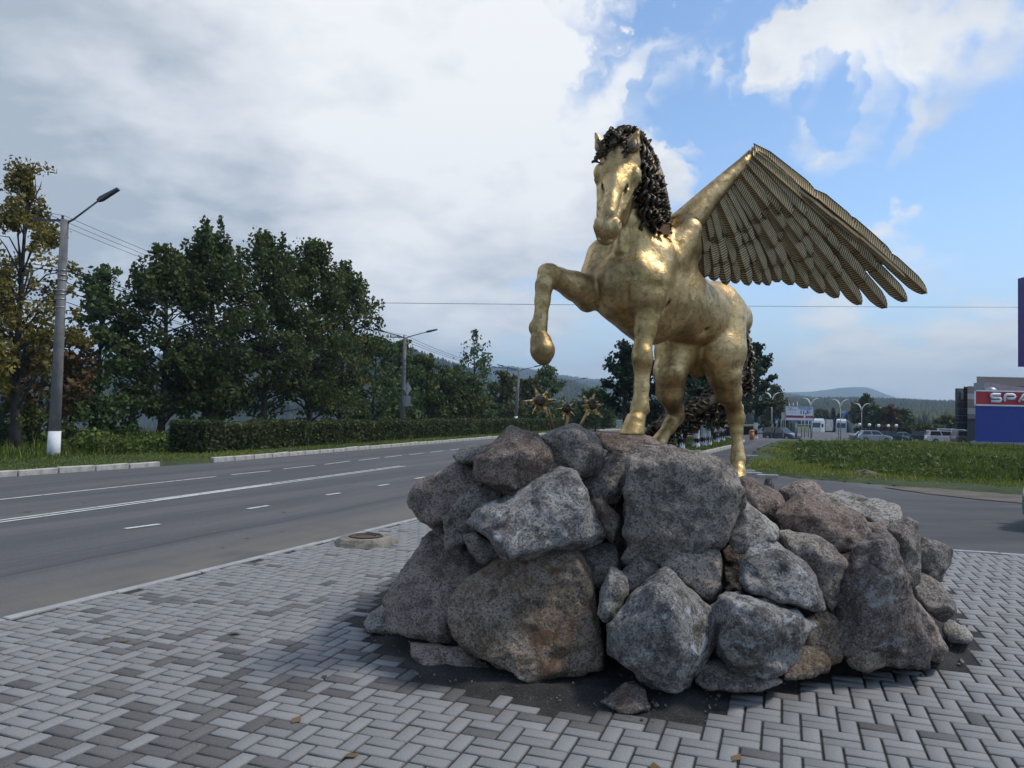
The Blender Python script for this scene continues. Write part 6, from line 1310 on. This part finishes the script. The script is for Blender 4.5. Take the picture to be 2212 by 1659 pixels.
# ---- lorries
def lorry(label, px, d, yaw, L, cabc, boxc, hoop=False):
    p = park(px, d, -2.58); o = thing('lorry', label, 'lorry', p, yaw, 'lorries beyond the parking lot'); cp = carpaint(label[:9], cabc)
    c = MB(); c.add([(L / 2 - 2.1, -1.2, .75), (L / 2, -1.2, .55), (L / 2, 1.2, .55), (L / 2 - 2.1, 1.2, .75), (L / 2 - 2.1, -1.2, 3.5), (L / 2 - .45, -1.15, 3.45), (L / 2 - .45, 1.15, 3.45), (L / 2 - 2.1, 1.2, 3.5), (L / 2 + .02, -1.2, 1.75), (L / 2 + .02, 1.2, 1.75)],
                   [[0, 3, 2, 1], [4, 5, 6, 7], [0, 4, 7, 3], [0, 1, 8, 5, 4], [3, 7, 6, 9, 2], [1, 2, 9, 8], [8, 9, 6, 5]]); put('cab', fix_normals(c.out('cab', cp)), o)
    put('windscreen', MB().add([(L / 2 + .03, -1.05, 1.85), (L / 2 + .03, 1.05, 1.85), (L / 2 - .30, 1.0, 3.0), (L / 2 - .30, -1.0, 3.0)], [[0, 1, 2, 3]]).out('windscreen', M['darkglass']), o)
    for s in (-1, 1): put('side_window', MB().box((L / 2 - .85, s * 1.205, 2.35), (.9, .02, .8)).out('side_window', M['darkglass']), o)
    put('air_deflector', MB().prism([(L / 2 - 2.0, 3.5), (L / 2 - .6, 3.48), (L / 2 - 1.4, 3.95), (L / 2 - 2.0, 4.0)], -1.05, 1.05).out('air_deflector', cp), o)
    b_ = put('box_body', MB().box((-1.25, 0, 2.45), (L - 2.7, 2.45, 2.7)).out('box_body', boxc), o)
    for i in range(5): put('body_rib', MB().box((-L / 2 + .3 + i * (L - 3.0) / 4, -1.24, 2.45), (.06, .05, 2.6)).out('body_rib', M['galv']), b_)
    put('chassis', MB().box((-.6, 0, .9), (L - 1.4, .9, .25)).out('chassis', M['trim']), o)
    for x in (L / 2 - 1.1, -L / 2 + 1.2, -L / 2 + 2.4):
        for s in (-1, 1): put('wheel', MB().tube([(x, s * .85, .5), (x, s * 1.18, .5)], [.5, .5], 14).out('wheel', M['tyre']), o)
    return o
lorry('white lorry with a roof deflector and streaked box, behind the left end of the mound', 1776, 185, math.pi + .75, 6.6, (.66, .68, .68), plain('streaked lorry box', (.28, .29, .33), .7, 0, .35, .8))
l2 = lorry('white lorry facing the viewer, right of the streaked one', 1818, 188, -math.pi / 2 - .45, 6.0, (.6, .62, .63), plain('dull lorry box', (.25, .25, .25), .7, 0, .25, .8))
tr_ = thing('box_trailer', 'grey box trailer with a white basketball board painted on its end', 'trailer', park(1839, 186, -2.58), 0.0)
put('box_body', MB().box((0, 0, 2.3), (1.75, 5.0, 2.6)).out('box_body', plain('grey trailer box', (.23, .225, .22), .7, 0, .2, 1.5)), tr_)
put('board', MB().box((-.05, -2.51, 2.95), (1.05, .04, .75)).out('board', M['panel_light']), tr_)
put('board_square', MB().box((-.05, -2.54, 2.88), (.36, .02, .03)).box((-.05, -2.54, 3.12), (.36, .02, .03)).box((-.22, -2.54, 3.0), (.03, .02, .21)).box((.12, -2.54, 3.0), (.03, .02, .21)).out('board_square', M['print_black']), tr_)
for x in (-.75, .75): put('wheel', MB().tube([(x - .12, -1.2, .45), (x + .12, -1.2, .45)], [.45, .45], 12).out('wheel', M['tyre']), tr_)
put('chassis', MB().box((0, 0, .85), (1.5, 4.6, .3)).out('chassis', M['trim']), tr_)

# ---- white branching lamp posts of the parking lot
def branch_lamp(label, px, top_py, d, spread=2.2, zb=-1.5):
    p = P(px, 930, d); p[2] = zb if d > 90 else float(gz(p[0], p[1])); tp2 = P(px, top_py, d); H = tp2[2] - p[2]; dx = tp2[0] - p[0]; o = thing('branching_lamp_post', label, 'lamp post', p, 0, 'branching lamp posts of the parking lot')
    put('pole', MB().tube([(0, 0, 0), (dx * .8, 0, H - 1.2)], [.07, .05], 8).out('pole', M['galv'], True), o)
    fk = arr(dx * .8, 0, H - 1.25)
    for s, yq in ((-1, 0), (1, 0), (-.28, .9)):
        e = fk + arr(s * spread, yq, H - fk[2]); a = put('arm', MB().tube([fk, fk + arr(s * spread * .18, yq * .2, .6), fk + arr(s * spread * .5, yq * .5, 1.02), e], [.075, .07, .06, .04], 7).out('arm', M['cream'], True), o)
        put('lamp_head', MB().tube([e - arr(.05 * s, 0, 0), e + arr(.28 * s, yq * .15, .01)], [.05, .035], 6, squash=.6).out('lamp_head', M['white']), a)
for i, (px, top, d, lab) in enumerate(((1668, 848, 96, 'leftmost white branching lamp post, before the rounded olive tree'), (1752, 860, 106, 'white branching lamp post rising behind the billboard'), (1816, 863, 112, 'white branching lamp post right of the billboard, above the lorries'),
                                        (1862, 871, 118, 'white branching lamp post above the silver hatchback'), (1912, 880, 122, 'shortest white branching lamp post, above the dark blue hatchback'))):
    branch_lamp(lab, px, top, d, [.75, .85, .9, .95, .95][i])
for i, (px, py, lab) in enumerate(((1812, 909, 'white lamp globe in front of the second lorry'), (1857, 917, 'white lamp globe above the tail of the silver hatchback'), (1878, 918, 'white lamp globe above the roof of the silver hatchback'), (1898, 919.5, 'white lamp globe just left of the shortest branching lamp post'), (1919, 920, 'white lamp globe above the dark blue hatchback'), (1936, 919.5, 'white lamp globe above the pale greenish sedan'))):
    c = P(px, py, 114); o = thing('globe_lamp', lab, 'lamp', (c[0], c[1], -1.5), 0, 'white globe lamps behind the parked cars'); H = c[2] + 1.5
    put('pole', MB().tube([(0, 0, 0), (0, 0, H - .15)], .045, 6).out('pole', M['iron']), o); put('globe', MB().lathe((0, 0, H), [(.01, -.24), (.15, -.19), (.23, -.05), (.23, .07), (.15, .19), (.01, .24)], 14).out('globe', M['globe'], True), o)
# flag poles
for i, (px, top, bot) in enumerate(((1678, 908, 936), (1687, 906, 936), (1696, 908, 937), (1705, 872, 938), (1713, 870, 938), (1722, 868, 940), (1731, 905, 939), (1738, 908, 938), (1746, 909, 938), (1754, 908, 939))):
    b_ = P(px, bot, 104); t_ = P(px + .4, top, 104); b_[2] = -1.0
    tag(put('flagpole', MB().tube([(0, 0, 0), t_ - b_], [.065, .045], 6).out('flagpole', M['galv'], True), None, b_), 'bare grey flagpole, %s in the row by the billboard' % ('leftmost', 'second from the left', 'third from the left', 'fourth and tall', 'fifth and tall', 'sixth and tall', 'fourth from the right', 'third from the right', 'second from the right', 'rightmost')[i], 'flagpole', 'bare flagpoles under the billboard')
# blue kiosks
for px, wpx, lab in ((1684, 16, 'left blue roofed kiosk behind the flagpoles'), (1706, 14, 'right blue roofed kiosk behind the flagpoles'), (1832, 22, 'teal blue roof of a building behind the spruces')):
    py = 914 if px < 1800 else 893; dd = 125 if px < 1800 else 235; c = P(px, py, dd); w_ = wpx / F_PX * dd; o = thing('kiosk', lab, 'kiosk', (c[0], c[1], -1.5 if px < 1800 else -2.6), 0, None); h_ = c[2] + (1.5 if px < 1800 else 2.6)
    put('wall', MB().box((0, 0, h_ / 2), (w_ * .85, 2.5, h_)).out('wall', plain('kiosk wall', (.12, .14, .14) if px < 1800 else (.07, .20, .22), .7)), o)
    put('roof', MB().prism([(-w_ / 2, h_), (w_ / 2, h_), (w_ * .40, h_ + .75), (-w_ * .40, h_ + .75)], -1.6, 1.6).out('roof', M['blue_roof']), o)
    put('window', MB().box((0, -1.27, h_ * .6), (w_ * .5, .04, h_ * .3)).out('window', M['darkglass']), o)
# orange bollard
p = G(1624, 950); bl = thing('litter_bin', 'orange litter bin beside the side drive, left of the dark estate car', 'litter bin', (p[0], p[1], RZ))
put('bucket', MB().lathe((0, 0, 0), [(.14, 0.06), (.17, .62), (.155, .62), (.13, .10)], 14).out('bucket', M['orange'], True), bl); put('hood', MB().lathe((0, 0, .66), [(.19, 0), (.18, .05), (.10, .11), (.01, .12)], 14).out('hood', M['orange'], True), bl); put('post', MB().tube([(0, .17, 0), (0, .17, .72)], .025, 6).out('post', M['iron']), bl)

# ---- text
def text_mesh(s, size, mat, bold=0.0):
    cu = bpy.data.curves.new('lettering', 'FONT'); cu.body = s; cu.size = size; cu.offset = bold; cu.extrude = .004; cu.align_x = 'LEFT'; cu.resolution_u = 3
    ob = bpy.data.objects.new('tmp', cu); COL.objects.link(ob); bpy.context.view_layer.update(); dg = bpy.context.evaluated_depsgraph_get()
    me = bpy.data.meshes.new_from_object(ob.evaluated_get(dg)); bpy.data.objects.remove(ob); me.materials.clear(); me.materials.append(M[mat]); me.name = 'lettering'; return me
def text_on(parent, s, x, z, size, mat, y, name='lettering', width=None, bold=0.0):
    me = text_mesh(s, size, mat, bold); xs_ = [v.co.x for v in me.vertices]; sc = 1.0 if width is None else width / (max(xs_) - min(xs_))
    o = put(name, me, parent, (x, y, z)); o.rotation_euler = (math.pi / 2, 0, 0); o.scale = (sc, 1, 1); return o
# ---- billboard
dB = 82.0; c00, c10, c01 = P(1697.5, 907, dB), P(1756.5, 909, dB), P(1699.5, 877.5, dB); bw, bh = np.linalg.norm(c10 - c00), np.linalg.norm(c01 - c00)
bb = thing('billboard', 'white bank billboard on a post with blue and dark red print beside the side drive', 'billboard', (c00[0], c00[1], -.55)); bz = c00[2] + .55; bb.rotation_euler = (0, 0, 0)
put('panel', MB().box((bw / 2, .10, bz + bh / 2), (bw, .20, bh)).out('panel', M['white']), bb)
put('post', MB().tube([(bw * .40, .15, 0), (bw * .40, .15, bz)], .13, 8).out('post', M['galv'], True), bb)
put('frame', MB().box((bw / 2, .06, bz - .03), (bw + .1, .24, .06)).box((bw / 2, .06, bz + bh + .03), (bw + .1, .24, .06)).box((-.03, .06, bz + bh / 2), (.06, .24, bh)).box((bw + .03, .06, bz + bh / 2), (.06, .24, bh)).out('frame', M['galv']), bb)
put('red_band', MB().box((bw / 2, -.006, bz + bh * .25), (bw * .985, .012, bh * .17)).out('red_band', M['print_red']), bb)
text_on(bb, 'ВКЛАДЫ', bw * .455, bz + bh * .76, bh * .26, 'print_blue', -.012, width=bw * .48, bold=.012)
text_on(bb, '11,5', bw * .505, bz + bh * .47, bh * .32, 'print_maroon', -.012, width=bw * .30, bold=.018)
text_on(bb, '%', bw * .83, bz + bh * .53, bh * .19, 'print_grey', -.012, width=bw * .085, bold=.004)
text_on(bb, 'Пора', bw * .06, bz + bh * .83, bh * .12, 'print_black', -.012, width=bw * .17)
text_on(bb, 'стартовать!', bw * .06, bz + bh * .70, bh * .12, 'print_black', -.012, width=bw * .31)
text_on(bb, 'на срок до года', bw * .07, bz + bh * .54, bh * .06, 'print_grey', -.012, width=bw * .29)
put('print_mark', MB().box((bw * .68, -.016, bz + bh * .25), (bw * .07, .008, bh * .13)).out('print_mark', M['white']), bb)
text_on(bb, 'банк', bw * .74, bz + bh * .225, bh * .08, 'white', -.018, width=bw * .18)
sb = thing('small_sign', 'small beige board at the left edge of the billboard', 'sign', (P(1692, 940, 86)[0], P(1692, 940, 86)[1], -.6)); q0, q1_ = P(1688, 908, 86), P(1697, 891, 86)
put('board', MB().box((0, 0, (q0[2] + q1_[2]) / 2 + .6), (q1_[0] - q0[0], .08, q1_[2] - q0[2])).out('board', M['panel_light']), sb); put('post', MB().tube([(0, .05, 0), (0, .05, q0[2] + .6)], .05, 6).out('post', M['galv']), sb)

# ---- supermarket box with red sign
def skew(root, k, y0=0.0):
    for ch in list(root.children) + [c for ch in root.children for c in ch.children]:
        for v in ch.data.vertices: v.co.x += k * (v.co.y - y0)
dS = 60.0; s0 = P(2107, 955, dS); z0 = -.15; ztop = P(2107, 843, dS)[2]; zred = P(2107, 876, dS)[2]; x0 = s0[0]; zpl = P(2107, 954, dS)[2]; Wb = 16.0
shop = thing('supermarket', 'blue clad supermarket wall with a red white-edged sign band at the right edge', 'shop', (x0, s0[1], z0)); zz_ = lambda z: z - z0
put('wall', MB().box((Wb / 2, 6, zz_(zpl) + (zred - zpl) / 2), (Wb, 12, zred - zpl)).out('wall', M['sign_blue']), shop)
for i in range(16): put('cladding_board', MB().box((Wb / 2, -.012, zz_(zpl) + (i + .5) * (zred - zpl) / 16), (Wb, .024, (zred - zpl) / 16 - .02)).out('cladding_board', M['sign_blue']), shop)
put('sign_band', MB().box((Wb / 2, 6, zz_(zred) + (ztop - zred) / 2), (Wb, 12.04, ztop - zred)).out('sign_band', M['sign_red']), shop)
put('sign_border', MB().box((Wb / 2, -.05, zz_(zred) + .05), (Wb + .1, .10, .11)).box((Wb / 2, -.05, zz_(ztop) - .02), (Wb + .1, .10, .11)).box((-.02, -.05, zz_((zred + ztop) / 2)), (.11, .10, ztop - zred + .06)).out('sign_border', M['white']), shop)
put('plinth', MB().box((Wb / 2 - .15, 5.8, zz_(zpl) - .35), (Wb + .5, 12.6, .70)).out('plinth', M['concrete_grey']), shop)
put('step', MB().box((Wb / 2 + 1.0, -1.4, zz_(zpl) - .55), (Wb - .5, 2.0, .30)).out('step', M['concrete_grey']), shop)
def letter(strokes, x, z, sc, nm='letter'):
    m_ = MB()
    for s in strokes: m_.tube([(x + a * sc, -.10, z + b * sc) for a, b in s], .115 * sc / .56, 7)
    put('letter', m_.out('letter', M['white'], True), shop)
hgt = (ztop - zred) * .46; zl = zz_(zred) + (ztop - zred) * .30; k = P(2143, 860, dS)[0] - x0
LS = [[(1.4, 1), (.35, 1), (.1, .93), (0, .75), (.1, .57), (.35, .5), (1.1, .5), (1.35, .43), (1.45, .25), (1.35, .07), (1.1, 0), (0, 0)]]
LP = [[(0, -.02), (0, .62), (.08, .88), (.3, 1), (1.1, 1), (1.35, .93), (1.45, .73), (1.35, .52), (1.1, .45), (.3, .45)]]
LA = [[(0, -.02), (.62, .92), (.78, 1), (.94, .92), (1.56, -.02)], [(.45, .3), (1.2, .3)]]
LR = [[(0, -.02), (0, 1), (1.1, 1), (1.35, .93), (1.45, .73), (1.35, .52), (1.1, .45), (.2, .45)], [(.85, .45), (1.45, -.02)]]
adv = (P(2173, 860, dS)[0] - P(2143, 860, dS)[0])
for j, Ls in enumerate((LS, LP, LA, LR)): letter(Ls, k + adv * j * 1.0, zl, hgt)
skew(shop, .68)
# mall behind
dM = 78.0; m0 = P(2080, 950, dM); mall = thing('mall_building', 'taupe panelled mall with a dark glass corner tower behind the blue supermarket', 'mall', (m0[0], m0[1], -1.2)); mz = lambda py, px=2105: P(px, py, dM)[2] + 1.2; mx = lambda px, py=900: P(px, py, dM)[0] - m0[0]
zt = mz(834); bands = [(834, 850, 'panel_brown'), (850, 863, 'panel_light'), (863, 881, 'panel_brown'), (881, 895, 'panel_light'), (895, 905, 'panel_brown')]
for a_, b_, mt in bands: put('facade_panel', MB().box((mx(2091) + 8, 7, (mz(a_) + mz(b_)) / 2), (16, 14, mz(a_) - mz(b_) - .03)).out('facade_panel', M[mt]), mall)
put('ground_floor', MB().box((mx(2090) + 8, 7.1, mz(905) / 2), (16, 13.8, mz(905))).out('ground_floor', M['panel_grey']), mall)
put('core', MB().box((mx(2091) + 8.03, 7.05, (mz(905) + mz(836)) / 2), (15.9, 13.8, mz(836) - mz(905))).out('core', M['panel_grey']), mall)
put('upper_storey', MB().box((mx(2106) + 9, 10, (mz(808) + mz(828)) / 2), (18, 12, mz(808) - mz(828))).out('upper_storey', M['panel_brown']), mall)
put('roof_strip', MB().box((mx(2106) + 9, 10, (mz(828) + mz(834)) / 2), (17.8, 11.8, mz(828) - mz(834))).out('roof_strip', M['darkglass']), mall)
tw_ = put('glass_tower', MB().lathe((mx(2080), 1.2, 0), [(.85, mz(928)), (.85, mz(839))], 18).out('glass_tower', M['darkglass']), mall)
for i in range(1, 6): put('floor_band', MB().lathe((mx(2080), 1.2, mz(928) + (mz(839) - mz(928)) * i / 6), [(.87, -.03), (.87, .03)], 18).out('floor_band', M['panel_grey']), tw_)
put('tower_side', MB().box((mx(2087), 1.6, (mz(835) + mz(928)) / 2), (.5, 2, mz(835) - mz(928))).out('tower_side', M['panel_grey']), mall)
skew(mall, .66)
cn = thing('canopy', 'grey sheet canopy sloping above the red sign band', 'canopy', (x0, s0[1] + 5, ztop + z0 * 0)); pc = [P(2126, 826, 66), P(2135, 826, 66), P(2300, 850, 66), P(2126, 841, 66)]; ob_ = np.array(cn.location)
put('sheet', MB().add([p - ob_ for p in pc] + [p - ob_ + arr(0, 1.5, 0) for p in pc], [[0, 1, 2, 3], [7, 6, 5, 4], [0, 4, 5, 1], [1, 5, 6, 2], [2, 6, 7, 3], [3, 7, 4, 0]]).out('sheet', M['canopy']), cn)
put('vent', MB().lathe(P(2141, 843, 65.5) - ob_, [(.5, -.3), (.45, .05), (.25, .22), (.01, .28)], 14).out('vent', M['galv'], True), cn)
# lit-box sign at the right edge, on a mast outside the photo
dP = 22.0; a_, b_ = P(2206, 600, dP), P(2203.5, 792, dP); pw = 2.2; hgt_ = a_[2] - b_[2]
pz = thing('pylon_sign', 'white sign panel with violet edge reaching in at the upper right edge', 'sign', (a_[0] + pw / 2, a_[1], 0)); pc = arr(0, 0, (a_[2] + b_[2]) / 2)
put('panel', MB().box(pc, (pw, .30, hgt_)).out('panel', M['purple']), pz); put('face', MB().box(pc + arr(.02, -.16, 0), (pw - .12, .02, hgt_ - .10)).out('face', M['white']), pz)
put('mast', MB().tube([(.3, .1, RZ), (.3, .1, b_[2])], .11, 10).out('mast', M['galv'], True), pz)

# low guard rail behind the cars
gr = thing('guard_rail', 'long low grey rail behind the parked cars', 'guard rail', park(1960, 111)); put('rail', MB().box((0, 0, 1.0), (14, .06, .10)).box((0, 0, .6), (14, .06, .06)).out('rail', M['galv']), gr)
for i in range(8): put('post', MB().box((-6.8 + i * 1.94, .05, .5), (.07, .07, 1.0)).out('post', M['galv']), gr)

# ------------------------------------------------------------------ hills, forest, air
def hill(name, pts, D, near, foot_z=-2.6, wig=1.0, seed=0, dens=0, size=7, tmat='forest', back=1.35):
    px = np.array([p[0] for p in pts], float); py = np.array([p[1] for p in pts], float); n = 220; x = np.linspace(px[0], px[-1], n); y = np.interp(x, px, py)
    rid = np.array([P(a, b, D) for a, b in zip(x, y)]); rid[:, 2] -= size * .8 if dens else 0; rows = []; K = 16
    for k in range(K + 1):
        t = k / K; f = near + (1 - near) * t; r = rid * [f, f, 1]; r[:, 2] = foot_z + (rid[:, 2] - foot_z) * (t * t * (3 - 2 * t)); rows.append(r)
    r = rid * [back, back, 1]; r[:, 2] = foot_z; rows.append(r)
    R = np.array(rows); 
    nz = fbm(R * (6.0 / D) * 4 + seed, 4); R[1:-1, :, 2] += (nz[1:-1] * .10 * (rid[:, 2].max() - foot_z)) * np.linspace(.2, .5, K)[:, None] * wig
    tag(grid_sheet(name, R[..., 0], R[..., 1], R[..., 2], M['hill']), kind='structure')
    if dens:
        rg = np.random.default_rng(seed + 1); u = rg.uniform(0, K - .01, dens) ** 1.0; v = rg.uniform(0, n - 1.01, dens); u[: dens // 4] = K - rg.random(dens // 4) * 1.2
        i, j = u.astype(int), v.astype(int); fu, fv = (u - i)[:, None], (v - j)[:, None]
        B = (R[i, j] * (1 - fu) + R[i + 1, j] * fu) * (1 - fv) + (R[i, j + 1] * (1 - fu) + R[i + 1, j + 1] * fu) * fv
        hs = size * rg.uniform(.6, 1.25, dens); ws = hs * rg.uniform(.20, .40, dens); rnd = rg.random(dens) < .55
        V = []; 
        a = np.linspace(0, 2 * math.pi, 6)[:-1]
        for k in range(5): V.append(np.stack([B[:, 0] + ws * math.cos(a[k]), B[:, 1] + ws * math.sin(a[k]), B[:, 2] + hs * np.where(rnd, .35, .12)], -1))
        V.append(B + np.stack([0 * hs, 0 * hs, hs], -1)); V.append(B - np.stack([0 * hs, 0 * hs, hs * .1], -1)); V = np.stack(V, 1).reshape(-1, 3)
        b = np.arange(dens)[:, None] * 7; T = np.concatenate([b + [k, (k + 1) % 5, 5] for k in range(5)] + [b + [(k + 1) % 5, k, 6] for k in range(5)], 0)
        tn = np.repeat(np.clip(.42 + .2 * rg.normal(size=dens) + .9 * fbm(B * (10 / D), 3), 0, 1), 7)
        tag(put(name + '_forest', mesh_np(name + '_forest', V, T, [M[tmat]], False, attrs={'tone': tn})), kind='stuff')
hill('lake_hill', [(-900, 800), (-300, 790), (200, 782), (500, 760), (760, 738), (860, 748), (930, 772), (985, 790), (1030, 806), (1080, 836), (1120, 870), (1150, 900)], 900, .55, -2.2, seed=3, dens=9000, size=9)
hill('far_ridge', [(900, 800), (1000, 800), (1060, 796), (1100, 795), (1160, 803), (1200, 812), (1260, 819), (1330, 826), (1420, 836), (1500, 850), (1600, 880)], 2300, .5, -2.6, seed=5, dens=8000, size=13)
hill('near_ridge', [(1080, 838), (1150, 822), (1190, 819), (1230, 824), (1270, 838), (1310, 855), (1360, 872), (1420, 884), (1500, 898)], 1000, .5, -2.6, seed=8, dens=7000, size=8)
hill('forest_ridge', [(1480, 890), (1560, 876), (1640, 868), (1720, 862), (1780, 864), (1840, 863), (1900, 865), (1960, 867), (2020, 870), (2080, 871), (2200, 874), (2400, 876), (2700, 880)], 1000, .35, -2.6, seed=12, dens=16000, size=8, wig=.5)
hill('second_ridge', [(1500, 856), (1600, 848), (1690, 851), (1730, 856), (1770, 864), (1800, 872), (1830, 885)], 1900, .6, -2.6, seed=15, dens=4000, size=12)
hill('blue_mountain', [(1350, 872), (1500, 862), (1600, 851), (1690, 848.5), (1750, 847), (1785, 843), (1815, 838.5), (1850, 837.5), (1872, 838), (1890, 843), (1915, 853), (1945, 862), (1990, 870), (2100, 876), (2300, 884)], 4200, .6, -2.6, seed=18, wig=.35)

# a few fallen leaves on the road and the paving
rg = np.random.default_rng(77); n = 150; x = rg.uniform(-12, 6, n); y = rg.uniform(3.5, 26, n); ok = ~in_poly(SOIL, x, y); x, y = x[ok], y[ok]; z = np.where(in_plaza(x, y, 0.0), .006, RZ + .012)
C = np.stack([x, y, z], -1); s_ = .022 * rg.uniform(.7, 1.5, len(x))[:, None]; a = rg.uniform(0, 6.28, len(x)); d = np.stack([np.cos(a), np.sin(a), .15 * rg.normal(size=len(x))], -1); q = np.stack([-np.sin(a), np.cos(a), .15 * rg.normal(size=len(x))], -1)
V = np.stack([C - d * s_ * 1.4, C - q * s_, C + d * s_ * 1.4, C + q * s_], 1).reshape(-1, 3); V[:, 2] = np.maximum(V[:, 2], np.repeat(z, 4) - .001)
tag(put('fallen_leaves', mesh_np('fallen_leaves', V, np.arange(4 * len(x)).reshape(-1, 4), [M['drygrass']], attrs={'tone': np.repeat(rg.random(len(x)), 4)})), kind='stuff')
# the air between: one even closed box of haze
hz = MB().box((0, 2350, 147.0), (9000, 5500, 302)).out('haze', [])
hm = bpy.data.materials.new('thin air haze'); hm.use_nodes = True; t = hm.node_tree; t.nodes.clear()
pv = N(t, 'ShaderNodeVolumePrincipled'); pv.inputs['Color'].default_value = (0.58, 0.80, 1.0, 1); pv.inputs['Density'].default_value = 0.00028; pv.inputs['Anisotropy'].default_value = 0.0
ou = N(t, 'ShaderNodeOutputMaterial'); t.links.new(pv.outputs[0], ou.inputs['Volume']); hz.materials.append(hm)
tag(put('haze', hz), kind='stuff')
